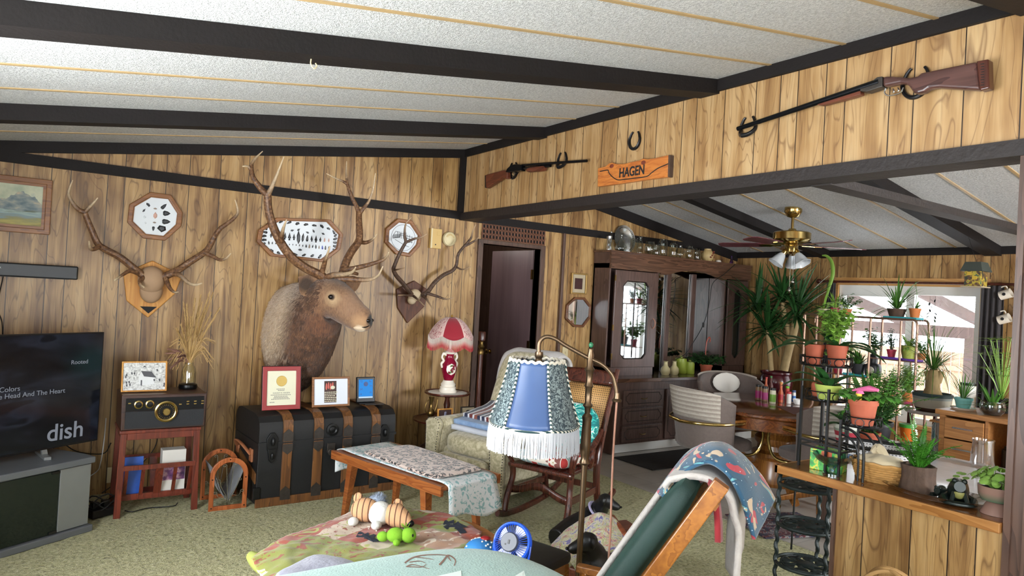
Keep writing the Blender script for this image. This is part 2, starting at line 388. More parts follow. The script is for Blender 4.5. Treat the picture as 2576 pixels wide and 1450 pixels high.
# walls with window openings
def wall_open(name, mat, axis, p0, p1, lo, hi, top, wins):
    """wall slab along Y (axis 'Y') or X; openings (a,b,z0,z1)"""
    b = B()
    def bx(a, c, z0, z1):
        if c-a > 1e-4 and z1-z0 > 1e-4:
            b.box(p0, p1, a, c, z0, z1) if axis == 'Y' else b.box(a, c, p0, p1, z0, z1)
    cur = lo
    for (a, c, z0, z1) in sorted(wins):
        bx(cur, a, -.1, top); bx(a, c, -.1, z0); bx(a, c, z1, top); cur = c
    bx(cur, hi, -.1, top); return struct(b.build(name, mat, smooth=False))
wall_open('wall_right', M['panel_yd'], 'Y', XR, XR+.1, YF, YB+.1, cz(XR)+.03, [WIN_D])
wall_open('wall_left', M['panel_yd'], 'Y', XL-.1, XL, YF, YB+.1, cz(XL)+.03, WIN_L)
wall_open('wall_rear', M['panel_x'], 'X', YF-.1, YF, XL-.1, XR+.1, 3.0, WIN_B)
# windows out of frame: frames and panes so that the openings are real windows
def winset(nm, axis, p, w):
    a, c, z0, z1 = w; b = B(); t = .05
    bars = [(a, a+t, z0, z1), (c-t, c, z0, z1), (a, c, z0, z0+t), (a, c, z1-t, z1), ((a+c)/2-t/2, (a+c)/2+t/2, z0, z1)]
    for (u0, u1, v0, v1) in bars:
        b.box(p, p+.06, u0, u1, v0, v1) if axis == 'Y' else b.box(u0, u1, p, p+.06, v0, v1)
    o = struct(b.build(nm, M['white'], smooth=False))
    g = B(); g.box(p+.028, p+.032, a+t, c-t, z0+t, z1-t) if axis == 'Y' else g.box(a+t, c-t, p+.028, p+.032, z0+t, z1-t)
    g.build('pane', M['glass'], o, smooth=False); return o
for i, w in enumerate(WIN_L): winset('window_%d' % (i+2), 'Y', XL-.08, w)
for i, w in enumerate(WIN_B): winset('window_%d' % (i+4), 'X', YF-.08, w)
# ceilings
def slab(x0, x1, y0, y1, t=.08):
    b = B(); n = 1
    lo = [(x0, y0, cz(x0)), (x1, y0, cz(x1)), (x1, y1, cz(x1)), (x0, y1, cz(x0))]
    b.hexa(lo, [(p[0], p[1], p[2]+t) for p in lo]); return b
struct(slab(XL-.1, HX, YF-.1, YB+.1).build('ceiling_living', M['ceil'], smooth=False))
struct(slab(HX, XR+.1, YF-.1, YB+.1).build('ceiling_dining', M['ceil'], smooth=False))
def cbeam(name, x0, x1, y0, y1, h, m):
    t = .004; b = B()
    b.hexa([(x0, y0, cz(x0)-h), (x1, y0, cz(x1)-h), (x1, y1, cz(x1)-h), (x0, y1, cz(x0)-h)], [(x0, y0, cz(x0)+t), (x1, y0, cz(x1)+t), (x1, y1, cz(x1)+t), (x0, y1, cz(x0)+t)])
    return struct(b.build(name, m, smooth=False))
for y0, y1 in ((4.345, 4.455), (2.68, 2.82), (1.03, 1.17), (-.6, -.46)):
    cbeam('ceiling_beam', XL, HX, y0, y1, .085, [M['dark']]); cbeam('ceiling_beam', HX+.12, XR, y0, y1, .085, [M['dark']])
for y in (5.2, 4.87, 3.98, 3.52, 3.06, 2.33, 1.91, 1.485, .75, .3):
    cbeam('trim_batten', XL, HX, y-.011, y+.011, .005, M['batten']); cbeam('trim_batten', HX+.12, XR, y-.011, y+.011, .005, M['batten'])
# trims on the back wall
cbeam('trim_gable', XL, HX, YB-.022, YB, .078, M['dark']); cbeam('trim_gable', HX+.12, XR, YB-.022, YB, .11, M['dark'])
def tr(x0, x1, y0, y1, z0, z1, m='dark', n='trim_1'): return struct(B().box(x0, x1, y0, y1, z0, z1).build(n, M[m], smooth=False))
tr(XL, 3.25, YB-.024, YB, 2.236, 2.308); tr(3.37, XR, YB-.024, YB, 2.226, 2.3)
tr(3.19, 3.249, YB-.03, YB-.0005, 2.308, 2.82)
# header over the marriage line and the post that carries it
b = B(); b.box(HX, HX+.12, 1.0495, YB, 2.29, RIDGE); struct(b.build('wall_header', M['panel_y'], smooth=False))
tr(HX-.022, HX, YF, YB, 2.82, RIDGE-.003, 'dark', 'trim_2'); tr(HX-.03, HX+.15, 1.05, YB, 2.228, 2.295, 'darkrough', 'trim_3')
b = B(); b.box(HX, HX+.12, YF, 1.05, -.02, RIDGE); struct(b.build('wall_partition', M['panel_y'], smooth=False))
b = B()
for y0, y1, x in ((1.05, 1.075, HX-.02), (1.075, 1.115, HX-.008), (1.115, 1.14, HX-.02)): b.box(x, HX+.13, y0, y1, 0, 2.29)
struct(b.build('trim_4', M['trimwood'], smooth=False))
# right wall trim and level kitchen soffit beam
tr(XR-.022, XR, YF, YB, 2.185, 2.257, 'dark', 'trim_5')
tr(3.37, XR, 2.03, 2.14, 2.222, 2.268, 'darkrough', 'ceiling_beam')
# doorway: casing, lattice panel above, door leaf opened into the hall
b = B(); y = YB-.016
b.box(DX0-.055, DX0, y, YB+.1, 0, DZ+.04); b.box(DX1, DX1+.055, y, YB+.1, 0, DZ+.04); b.box(DX0, DX1, y, YB+.1, DZ, DZ+.04)
struct(b.build('trim_6', M['trimwood'], smooth=False, bevel=.004))
b = B(); lx0, lx1, lz0, lz1 = DX0-.02, DX1+.04, DZ+.045, 2.226
b.box(lx0, lx1, YB-.004, YB, lz0, lz1); struct(b.build('trim_7', M['dark'], smooth=False))
b = B(); nx = 20; s = (lx1-lx0)/nx
for i in range(nx):
    for k in range(3):
        cx, czz = lx0+s*(i+.5), lz0+(lz1-lz0)/3*(k+.5)
        ring = [(cx+cos(2*pi*j/10)*s*.42, YB-.009, czz+sin(2*pi*j/10)*s*.55) for j in range(10)]; b.tube(ring, .0045, 4, closed=True)
for i in range(nx+1): b.box(lx0+s*i-.0025, lx0+s*i+.0025, YB-.012, YB-.004, lz0, lz1)
for k in range(4): zz = lz0+(lz1-lz0)/3*k; b.box(lx0, lx1, YB-.012, YB-.004, zz-.003, zz+.003)
M['lattice'] = plain('lattice_brown', '6b4532', .5)
struct(b.build('trim_lattice', M['lattice']))
M['doorskin'] = wood('door_walnut', '5a474a', '6f595a', 'Z', .4, s=.7, rings=3)
d = bpy.data.objects.new('door_1', None); COL.objects.link(d); struct(d)
d.location = (4.18, YB+.11, 0); d.rotation_euler = (0, 0, radians(-86))
B().box(-.70, 0, 0, .035, .01, DZ-.004).build('door_leaf', M['doorskin'], d, smooth=False, bevel=.002)
b = B(); b.lathe([(.026, 0), (.026, .004), (.01, .006), (.01, .03), (.026, .04), (.028, .052), (.018, .062), (0, .064)], M=frame_mat((-.645, -.0, .93), (1, 0, 0), (0, 0, 1))); b.build('door_knob', M['brass'], d)
for z in (1.78, 1.05, .25): B().box(-.012, .012, -.012, .004, z-.05, z+.05).build('hinge', M['brass'], d, smooth=False)
# corner moulding strip and outlets
struct(B().box(4.455, 4.487, YB-.03, YB, 0, 2.226).build('trim_8', M['trimwood'], smooth=False, bevel=.004))
# half wall under the bar
b = B(); b.box(HX, HX+.1, 1.14, 1.84, 0, .715); struct(b.build('wall_bar', M['panel_yd'], smooth=False))  # tone darker than the header panelling: dimmer light put into the colour
struct(B().box(HX-.012, HX+.112, 1.84, 1.858, 0, .715).build('trim_9', M['trimwood'], smooth=False))
# dining window: vinyl frame, mullion, wood head casing, sill
a, c, z0, z1 = WIN_D
wn = B()
for (u0, u1, v0, v1) in ((a, a+.05, z0+.06, z1-.09), (c-.05, c, z0+.06, z1-.09), (a, c, z0, z0+.06), (a, c, z1-.09, z1), (3.43, 3.505, z0+.06, z1-.09)): wn.box(XR+.01, XR+.08, u0, u1, v0, v1)
wn.box(XR-.0, XR+.06, 3.505, c-.05, z1-.12, z1-.09)
w1 = struct(wn.build('window_1', M['white'], smooth=False))
B().box(XR+.04, XR+.044, a+.05, c-.05, z0+.06, z1-.09).build('pane', M['glass'], w1, smooth=False)
M['valance'] = wood('window_casing_oak', 'b27f46', 'cf9f64', 'Y', .45)
struct(B().box(XR-.02, XR, a-.07, c+.05, z1-.005, z1+.075).build('trim_10', M['valance'], smooth=False))
b = B(); b.box(XR-.07, XR+.02, a-.06, c+.06, z0-.035, z0); b.box(XR-.02, XR, a-.05, c+.05, z0-.13, z0-.035); struct(b.build('trim_sill', M['valance'], smooth=False))
b = B(); b.box(XR-.02, XR, a-.07, a, z0, z1); b.box(XR-.02, XR, c, c+.05, z0, z1); struct(b.build('trim_jamb', M['valance'], smooth=False))
# ------------------------------------------------ outside: patio, pergola roof, fence
M['snow'] = plain('pale_concrete', 'e8e8ea', .8, var=.05)
M['fence'] = wood('weathered_fence', '86664e', 'a98a70', 'Z', .8)
M['pergola'] = plain('pergola_timber', '584640', .7, var=.15)
struct(B().box(7.5, 30, -14, 20, -.9, -.8).build('ground_outside', M['snow'], smooth=False))
def fence_run(x, y0, y1, h, nm):
    f = thing(nm, 'pale board fence across the yard beyond the dining window', 'fence', (x, (y0+y1)/2, -.8))
    n = int((y1-y0)/.15); b = B()
    for i in range(n): yy = y0+(i+.5)*.15; b.box(x-.01, x+.01, yy-.069, yy+.069, -.8, h)
    b.build('boards', M['fence'], f, smooth=False, world=True)
    b = B(); b.box(x-.05, x-.01, y0, y1, -.4, -.31); b.box(x-.05, x-.01, y0, y1, h-.35, h-.26); b.build('rail', M['fence'], f, smooth=False, world=True)
fence_run(14.5, -2, 16, .95, 'yard_fence')
pg = thing('patio_cover', 'open timber patio cover with slatted roof outside the dining window', 'patio cover', (10, 5, -.8))
for y in (2.2, 4.75, 7.3): B().box(11.9, 12.06, y-.08, y+.08, -.8, 1.3).build('post', M['pergola'], pg, smooth=False, world=True)
B().box(11.88, 12.08, 0, 9.5, 1.28, 1.46).build('beam', M['pergola'], pg, smooth=False, world=True)
for k in range(7):
    y = .7+k*1.28; B().bar((7.6, y, 2.34), (12.3, y, 1.44), .06, .15).build('rafter', M['pergola'], pg, smooth=False, world=True)
for k in range(30):
    t = (k+.5)/30; xx = 7.7+t*4.6; zz = 2.43-.88*t
    B().box(xx-.045, xx+.045, 0, 9.5, zz-.012, zz+.012).build('slat', M['white'], pg, smooth=False, world=True)
# ================================================================ THINGS HUNG ON THE BACK WALL
WALLM = lambda o: frame_mat(o, (1, 0, 0), (0, 0, 1))          # local x right, y up, z out of the back wall
M['frame_oak'] = wood('frame_medium_oak', '6a3f20', '94602f', 'X', .4)
M['frame_walnut'] = wood('frame_walnut', '4a2c1b', '764a2d', 'X', .4)
M['mat_white'] = plain('white_backing', 'dfe4e8', .8, var=.03)
M['ink'] = plain('black_ink', '1b1b1d', .8)
M['flint'] = plain('black_obsidian', '1c1e22', .3, var=.4, vs=90)
M['flintp'] = plain('pink_flint', 'c99f90', .5, var=.2, vs=90)
M['flintg'] = plain('grey_flint', '97877a', .5, var=.2, vs=90)
M['flintb'] = plain('blue_flint', '2c3f9a', .3, var=.2)
def polyw(pts, y):
    P = [W(a, b, y) for a, b in pts]; c = sum(P, V())/len(P); return c, [(p.x-c.x, p.z-c.z) for p in P]
def octframe(name, label, cat, pts, y=5.6, band=.03, thick=.028, back='mat_white', fr='frame_oak', parts=True):
    c, q = polyw(pts, y-.014); c = V((c.x, y-.001, c.z)); t = thing(name, label, cat, c); T = WALLM((0, 0, 0))
    s = lambda k: [(p[0]*(1-k/ (sqrt(p[0]**2+p[1]**2))), p[1]*(1-k/(sqrt(p[0]**2+p[1]**2)))) for p in q]
    B().ringprism(q, s(band*1.08), 0, thick, T).build('frame', M[fr], t, smooth=False, bevel=.005)
    B().ringprism(s(band*.85), s(band*1.25), 0, thick*.72, T).build('inner_lip', M[fr], t, smooth=False)
    B().prism(s(band), 0, thick*.45, T).build('backing', M[back], t, smooth=False); return t, s(band*1.3), T
def point_shape(k, w, h):
    S = {0: [(0, .5), (.3, .15), (.42, -.3), (.25, -.5), (-.25, -.5), (-.42, -.3), (-.3, .15)],
         1: [(0, .5), (.5, -.2), (.2, -.25), (.28, -.5), (-.28, -.5), (-.2, -.25), (-.5, -.2)],
         2: [(-.5, .2), (-.1, .5), (.5, .1), (.4, -.4), (-.2, -.5)],
         3: [(0, .5), (.32, .1), (.3, -.25), (0, -.5), (-.3, -.25), (-.32, .1)]}[k]
    return [(x*w, y*h) for x, y in S]
def flint(t, T, x, y, w, h, rot, k, m, z=.0127):
    b = B(); R = Matrix.Translation((x, y, 0)) @ Matrix.Rotation(rot, 4, 'Z'); p = point_shape(k, w, h); q = [(a*.55, c*.6) for a, c in p]
    n = len(p); vs = [(a, c, z) for a, c in p]+[(a, c, z+.005) for a, c in q]
    b.add(vs, [tuple(range(n, 2*n))]+[(i, (i+1) % n, n+(i+1) % n, n+i) for i in range(n)], T @ R); return b.build('arrowhead', M[m], t, smooth=False)
def px_local(px, py, o, y=5.58): p = W(px, py, y); return p.x-o.x, p.z-o.z
# small octagonal case of arrowheads
t, _, T = octframe('arrowhead_case', 'octagonal wooden case of a dozen stone points on white, above the left antler plaque', 'display case',
    [(377, 484), (430, 491), (459, 535), (455, 570), (415, 606), (360, 600), (320, 560), (325, 515)])
for px, py, w, h, r, k, m in [(373, 515, .02, .034, .6, 2, 'flint'), (363, 529, .016, .03, -.6, 1, 'flint'), (391, 525, .036, .014, 0, 3, 'flintg'), (391, 542, .04, .05, 0, 3, 'flintp'), (389, 560, .034, .013, 0, 3, 'flintg'),
        (386, 576, .022, .034, 3.1, 0, 'flint'), (413, 519, .03, .052, -.7, 0, 'flint'), (420, 537, .046, .05, -1.5, 0, 'flint'), (419, 558, .046, .056, -1.5, 0, 'flint'), (407, 575, .058, .052, .4, 2, 'flint'), (364, 546, .026, .02, 0, 3, 'mat_white'), (366, 561, .02, .016, 0, 3, 'mat_white')]:
    flint(t, T, *px_local(px, py, t.location), w, h, r, k, m)
# long case
t, _, T = octframe('arrowhead_case', 'long eight-sided wooden case with rows of dark stone points on white, behind the elk antlers', 'display case',
    [(695, 548), (830, 553), (862, 590), (855, 628), (815, 660), (680, 645), (645, 608), (650, 578)])
W3, H3 = .30, .135; rr = random.Random(3)
for i in range(30):
    a = 2*pi*i/30; x = W3*.96*max(-1, min(1, cos(a)*1.16)); y = H3*.92*max(-1, min(1, sin(a)*1.2))
    if abs(x) > .25 and abs(y) > .1: x *= .88; y *= .85
    flint(t, T, x, y-.004, rr.uniform(.019, .026), rr.uniform(.032, .046), a+rr.uniform(-.3, .3)-pi/2+(pi/2 if abs(y) > .08 else 0), rr.choice([0, 2, 2]), 'flint')
for i in range(14):
    x = -.235+i*.036; hgt = [.044, .046, .05, .06, .064, .054, .115, .078, .056, .05, .06, .042, .036, .034][i]
    flint(t, T, x, .012, hgt*.34+.005, hgt, rr.uniform(-.08, .08), 3 if i in (6, 7) else rr.choice([0, 1]), 'flintp' if i > 11 else 'flint')
for i in range(19):
    x = -.25+i*.027; hgt = [.03, .022, .018, .014, .012, .012, .014, .016, .018, .022, .02, .028, .036, .03, .04, .03, .034, .036, .03][i]
    flint(t, T, x, -.052, hgt*.4+.003, hgt, rr.uniform(-.2, .2), rr.choice([0, 1, 3]), {12: 'flintg', 15: 'flintg', 16: 'flintb'}.get(i, 'flint'))
for x, y in ((-.07, .062), (-.02, .074), (.05, .058), (.1, .075), (.18, .06), (-.14, .07)): flint(t, T, x, y, .02, .03, rr.uniform(-2, 2), 1, 'flint')
flint(t, T, 0.0, -.088, .05, .018, 0, 3, 'flint')
# sketch in octagon frame
t, _, T = octframe('octagon_picture', 'small octagonal framed ink sketch of a barn and fence, behind the right antlers', 'picture',
    [(1000, 550), (1035, 555), (1060, 592), (1055, 620), (1030, 647), (995, 640), (967, 610), (970, 575)], back='mat_white')
b = B(); b.tube([(cos(2*pi*j/40)*.115, sin(2*pi*j/40)*.115, .0137) for j in range(40)], .0014, 4, closed=True)
for (x0, y0, x1, y1) in [(-.1, .01, -.075, .05), (-.075, .05, -.03, .045), (-.03, .045, -.035, .0), (-.035, 0, -.1, -.012), (-.1, -.012, -.1, .01), (-.06, .048, -.05, .0), (-.035, .03, .03, .045), (-.035, .015, .03, .03), (-.02, .05, -.02, -.01), (.0, .05, .0, -.01), (.03, .02, .09, .012), (.03, 0, .09, -.01), (.035, .03, .035, -.03), (.06, .03, .06, -.04), (.085, .02, .085, -.04), (-.08, -.02, .03, -.07), (.03, -.03, .09, -.035), (0, -.06, .06, -.075)]:
    b.tube([(x0, y0, .0137), (x1, y1, .0137)], .0016, 4)
for k in range(14): x = -.1+k*.0052; b.tube([(x, -.01+k*.0006, .0137), (x+.004, .02+k*.0012, .0137)], .0012, 3)
b.v = [tuple(T @ V(p)) for p in b.v]; b.build('sketch_lines', M['ink'], t, smooth=False)
# thermostat, smoke alarm
M['almond'] = plain('almond_plastic', 'c9a764', .45, var=.05); M['cream'] = plain('cream_plastic', 'd3c49b', .5, var=.04)
p = W(1093, 601, 5.6); t = thing('door_chime', 'flat tan wall box with a small square window beside the round alarm', 'wall box', p); T = WALLM((0, 0, 0))
B().box(-.056, .056, -.09, .09, 0, .035, T).build('cover', M['almond'], t, smooth=False, bevel=.004)
B().box(-.056, -.04, -.09, .09, .035, .038, T).build('side_strip', M['cream'], t, smooth=False)
B().box(.005, .035, .03, .065, .035, .039, T).build('window', M['almond'], t, smooth=False, bevel=.002)
B().cyl((0, 0, .035), (0, 0, .0385), .005).add([], []).build('button', M['black'], t) if 0 else B().lathe([(.006, .035), (.006, .038), (0, .0385)], (-.005, -.055, 0), 10, T).build('button', M['black'], t)
p = W(1128, 602, 5.6); t = thing('smoke_alarm', 'round cream smoke alarm on the panelling beside the tan wall box', 'smoke alarm', p)
B().lathe([(.066, 0), (.068, .02), (.062, .034), (.05, .038), (.046, .033), (.03, .037), (.012, .042), (0, .042)], n=32, M=T).build('case', M['cream'], t)
b = B()
for k in range(9): a = pi*.15+pi*.7*k/8; b.bar(T @ V((cos(a)*.032, sin(a)*.032, .037)), T @ V((cos(a)*.046, sin(a)*.046, .037)), .003)
b.build('vent', M['almond'], t, smooth=False)
# mountain painting
p0, p1, p2 = W(133, 455, 5.585), W(130, 592, 5.585), W(133, 592, 5.585)
pw, ph = .70, p0.z-p1.z; c = V((p0.x-pw/2, 5.599, (p0.z+p1.z)/2)); t = thing('mountain_painting', 'landscape painting of a grey mountain by a lake in a wooden frame', 'painting', c)
o = [(-pw/2, -ph/2), (pw/2, -ph/2), (pw/2, ph/2), (-pw/2, ph/2)]; i1 = [(a*(1-.1/pw), b_*(1-.1/ph)) for a, b_ in o]; i2 = [(a*(1-.066/pw), b_*(1-.066/ph)) for a, b_ in o]
B().ringprism(o, i2, 0, .03, T).build('frame', M['frame_oak'], t, smooth=False, bevel=.004); B().ringprism(i2, i1, 0, .022, T).build('inner_frame', M['frame_oak'], t, smooth=False)
g = G('landscape_paint'); x = g.xyz(); v = g.map(scale=(6, 6, 6))
sky = g.ramp(g.noise(v, 1.2, 5), [(.35, '97a58e'), (.6, 'c9cbb0'), (.75, '8fa4a4')])
ridge = g.math('ADD', g.math('MULTIPLY', g.math('SUBTRACT', .19, g.math('ABSOLUTE', g.math('SUBTRACT', x[0], .19))), .62), g.math('MULTIPLY', g.noise(g.comb(g.math('MULTIPLY', x[0], 22.0)), 1.0, 4), .09))
mt = g.math('GREATER_THAN', ridge, g.math('ADD', x[2], .07)); mc = g.ramp(g.noise(g.map(scale=(14, 1, 30), rot=(0, .6, 0)), 1.0, 4), [(.35, '5d6f78'), (.55, '8b9490'), (.7, 'b9ab93')])
land = g.math('LESS_THAN', g.math('ADD', x[2], g.math('MULTIPLY', g.noise(g.comb(g.math('MULTIPLY', x[0], 9.0)), 1.0, 3), .04)), -.015)
lc = g.ramp(g.math('ADD', g.math('MULTIPLY', x[2], 6.0), g.math('ADD', g.math('MULTIPLY', g.noise(g.map(scale=(8, 8, 50)), 1.0, 4), .6), .62)), [(.0, '6b6845'), (.2, 'b1a35c'), (.35, '8b8a60'), (.5, '7f949a'), (.62, '9fb0ab'), (.75, '4c5138'), (.9, '59604a')])
M['landscape'] = g.fin(g.mix(land, g.mix(mt, sky, mc), lc), .6)
B().prism(i1, 0, .012, T).build('canvas', M['landscape'], t, smooth=False)
# sound bar
p = W(196, 688, 5.55); t = thing('sound_bar', 'long black sound bar fixed to the wall above the television', 'sound bar', (p.x-.45, 5.6, p.z)); b = B()
b.box(-.45, .45, -.045, .045, .02, .085, T); b.build('body', M['black'], t, smooth=False, bevel=.009, seg=3)
B().box(-.35, .40, -.047, -.04, .03, .075, T).build('lower_lip', M['black'], t, smooth=False); B().box(-.1, .1, -.03, .03, 0, .02, T).build('bracket', M['black'], t, smooth=False)
M['logo_grey'] = plain('logo_grey', 'b9b9b9', .5)
text('logo', 'polk', .024, T @ Matrix.Translation((-.012, .012, .0862)), M['logo_grey'], t)
# ---------------------------------------------------------------- antlers
g = G('antler'); w = g.attr(); sp = g.noise(g.map(scale=(1, 1, 1)), 60, 3)
M['antler'] = g.fin(g.mix(g.math('MULTIPLY', w, g.math('ADD', .55, g.math('MULTIPLY', sp, .7)), clamp=True), g.ramp(sp, [(.35, '4a3020'), (.6, '7a573a'), (.75, 'a08262')]), 'd9c3a0'), .5, 0, g.bump(g.noise(g.map(), 90, 3), .35, .004))
g = G('antler_dark'); w = g.attr(); sp = g.noise(scale=60, detail=3)
M['antler_dark'] = g.fin(g.mix(g.math('MULTIPLY', w, .85), g.ramp(sp, [(.35, '38281f'), (.65, '604838')]), 'c4a684'), .55, 0, g.bump(g.noise(scale=90), .35, .004))
def px3(L, y0, y1, f=1.0):
    n = len(L); return [W(a, b, y0+(y1-y0)*(i/(n-1))**f) for i, (a, b) in enumerate(L)]
def antler(par, mat, tubes):
    b = B()
    for L, y0, y1, r0, r1, ivory in tubes:
        P = bez(px3(L, y0, y1), 22); n0 = len(b.v); rad = [r0+(r1-r0)*(i/22)**1.25 for i in range(23)]
        b.tube(P, rad, 9); k = len(b.v)-n0
        for i in range(k): tt = (i//9)/22; b.w[n0+i] = max(0.0, min(1.0, (tt-ivory)/(1-ivory+1e-6)))*(1 if r1 < .012 else 0)+1e-4
    return b.build('antler', M[mat], par, world=True)
# left plaque with skull cover
M['maple'] = wood('plaque_maple', 'b5742c', 'd29a4c', 'Z', .55); M['suede'] = plain('suede_cover', 'a98a6c', .85, var=.1, vs=8, bump=.15, bs=60)
pts = [(384, 656), (458, 694), (440, 740), (372, 800), (318, 757), (310, 687)]
c, q = polyw(pts, 5.585); t = thing('antler_mount', 'pair of elk antlers with suede skull cover on a light wood plaque', 'antler mount', (c.x, 5.6, c.z))
B().prism(q, .001, .022, T).build('plaque', M['maple'], t, smooth=False, bevel=.007)
b = B(); k = W(380, 712, 5.52)-t.location
b.ell((k.x, -.09, k.z+.02), (.088, .085, .1), 20, 14); b.ell((k.x+.005, -.075, k.z-.055), (.075, .06, .09), 18, 12); b.build('skull_cover', M['suede'], t)
n = W(373, 778, 5.577)-t.location; B().prism([(-.055, .018), (.055, .018), (.002, -.032)], .022, .025, Matrix.Translation((n.x, 0, n.z)) @ T).build('name_plate', M['ink'], t, smooth=False)
antler(t, 'antler', [([(368, 700), (335, 673.6), (301.5, 647), (262, 626), (246, 613), (233, 584), (220, 553), (212, 532)], 5.48, 5.42, .026, .017, 2),
    ([(212, 534), (196.6, 527), (181, 508), (173, 490), (175.6, 472), (183, 453)], 5.42, 5.4, .017, .003, .2), ([(212, 536), (223, 524), (233, 513), (246, 498)], 5.42, 5.38, .015, .004, .1),
    ([(250, 619), (237, 627), (228, 626), (225, 617), (224, 607)], 5.42, 5.32, .017, .004, .4), ([(350, 688), (327.6, 682), (308, 692), (288, 706)], 5.47, 5.35, .018, .006, .7), ([(362, 698), (352, 708), (355, 718), (362, 723)], 5.46, 5.36, .017, .004, .5)])
antler(t, 'antler', [([(405, 700), (445.6, 681), (480, 658), (514, 635.6), (529.5, 616), (542.6, 590), (558, 571)], 5.48, 5.42, .027, .016, 2),
    ([(557, 573), (584.5, 553), (597.6, 537), (597, 522), (591, 503)], 5.42, 5.38, .016, .003, .3), ([(514, 636), (535, 645), (553, 654), (568, 651), (580.6, 638)], 5.44, 5.3, .017, .004, .6),
    ([(432, 689), (451, 692), (474, 711.6), (492, 717), (508.5, 713)], 5.47, 5.33, .019, .005, .2), ([(416, 699), (422, 714), (430, 728.6), (440, 736), (448, 735)], 5.46, 5.34, .018, .004, .6)])
# right plaque
M['plaque_dark'] = wood('plaque_walnut', '45271a', '673d27', 'Z', .6); M['bone'] = plain('bone', 'c9b596', .7, var=.15, bump=.2)
c, q = polyw([(1042, 706), (1078, 730), (1067, 772), (1025, 814), (1000, 775), (997, 728)], 5.585)
t = thing('antler_mount', 'smaller dark antlers with bare skull cap on a dark plaque near the doorway', 'antler mount', (c.x, 5.6, c.z))
B().prism(q, .001, .02, T).build('plaque', M['plaque_dark'], t, smooth=False, bevel=.007)
b = B(); k = W(1043, 743, 5.53)-t.location; b.ell((k.x, -.07, k.z), (.062, .05, .055), 16, 10); b.ell((k.x-.02, -.06, k.z-.045), (.04, .04, .04), 12, 8); b.build('skull_cap', M['bone'], t)
antler(t, 'antler_dark', [([(1036, 742), (1015, 715), (996, 693), (990, 678), (991.6, 671), (999.7, 650), (1010.4, 628), (1021, 609.4)], 5.5, 5.36, .02, .013, 2),
    ([(1021, 611), (1018, 588), (1021, 563.7), (1034.6, 547.5)], 5.36, 5.32, .013, .003, .3), ([(1021, 610), (1042.7, 601), (1058, 598), (1073.6, 589)], 5.36, 5.28, .012, .003, .3), ([(991.6, 680), (1003, 678), (1018.5, 674)], 5.4, 5.28, .009, .003, .3),
    ([(1036, 744), (1018, 743), (1001.5, 743)], 5.46, 5.36, .011, .004, .5), ([(1040, 745), (1052, 755), (1067.7, 770)], 5.46, 5.3, .012, .003, .3)])
antler(t, 'antler_dark', [([(1060, 745), (1076, 734.5), (1092.5, 712), (1114.6, 693), (1136.7, 682), (1147.7, 668), (1153, 639), (1171.8, 615)], 5.5, 5.38, .021, .012, 2),
    ([(1171.8, 616), (1185, 598.6), (1189, 583), (1197, 565)], 5.38, 5.34, .012, .003, .3), ([(1171, 619), (1193, 607), (1202, 600), (1208, 592)], 5.38, 5.3, .011, .003, .3), ([(1148, 672), (1160, 678), (1172, 677), (1185, 671)], 5.4, 5.26, .009, .003, .3),
    ([(1074, 738), (1100, 746), (1122, 753), (1142, 749.7)], 5.47, 5.3, .014, .003, .5), ([(1064, 744), (1075, 756), (1091, 781)], 5.47, 5.3, .013, .003, .4)])
# ---------------------------------------------------------------- elk shoulder mount
el = W(740, 850, 5.6); t = thing('elk_mount', 'mounted bull elk head and shoulders with large antlers, facing right above the trunk', 'mounted elk', (el.x, 5.6, el.z))
RC = [(738, 850, 5.60, .44, .25), (748, 842, 5.45, .43, .26), (768, 822, 5.27, .375, .235), (792, 792, 5.10, .30, .195), (812, 763, 4.98, .225, .155), (832, 752, 4.90, .172, .13), (852, 760, 4.84, .138, .11), (876, 780, 4.78, .118, .09), (897, 796, 4.73, .102, .074), (914, 806, 4.69, .092, .068), (927, 811, 4.665, .068, .056), (935, 812, 4.65, .025, .028)]
cen = bez([W(a, b_, y) for a, b_, y, _, _ in RC], 66); NS = 28; RG = []; FRM = []
for i, p in enumerate(cen):
    T_ = (cen[min(i+1, 66)]-cen[max(i-1, 0)]).normalized(); sd = T_.cross(V((0, 0, 1))).normalized(); up = sd.cross(T_)
    k = i/66*(len(RC)-1); hh = lerpl([r[3] for r in RC], i/66); hw = lerpl([r[4] for r in RC], i/66); FRM.append((p, T_, sd, up, hh, hw)); ring = []
    for j in range(NS):
        a = 2*pi*j/NS; ca, sa = cos(a), sin(a); m = 1+.10*max(0, -sa)*(1 if 8 < k*1 < 3 else 0)
        lump = 1+.035*mnoise.noise(p*7+V((ca, sa, 0))*2)
        if 4.2 < k < 6.2 and sa > .25: m *= 1-.10*(1-abs(ca))*(1-abs(k-5.2))
        ring.append(p+sd*(ca*hw*lump)+up*(sa*hh*m*lump))
    RG.append(ring)
b = B(); b.loft(RG)
def blob(px, py, y, r): p = W(px, py, y)-t.location; return p, r
def ear(b, base, tip, w, face):
    base, tip = V(base), V(tip); d = tip-base; f = V(face).normalized(); s_ = d.cross(f).normalized(); rings = []
    for i in range(9):
        u = i/8; wd = w*(.45+1.1*sin(pi*min(1, u*.9+.12))**1.1)*(1-u**5); cup = wd*.75
        rings.append([base+d*u+s_*(cos(a)*wd)+f*(-abs(sin(a))*cup if sin(a) < 0 else -sin(a)*cup*.25-.0) for a in [2*pi*q/14 for q in range(14)]])
    b.loft(rings)
ear(b, W(800, 733, 4.92), W(750, 696, 4.93), .062, (-.15, -1, -.1)); ear(b, W(872, 722, 5.02), W(912, 704, 5.06), .044, (.2, -1, -.1))
b.add([], [])
g = G('elk_coat'); loc = t.location
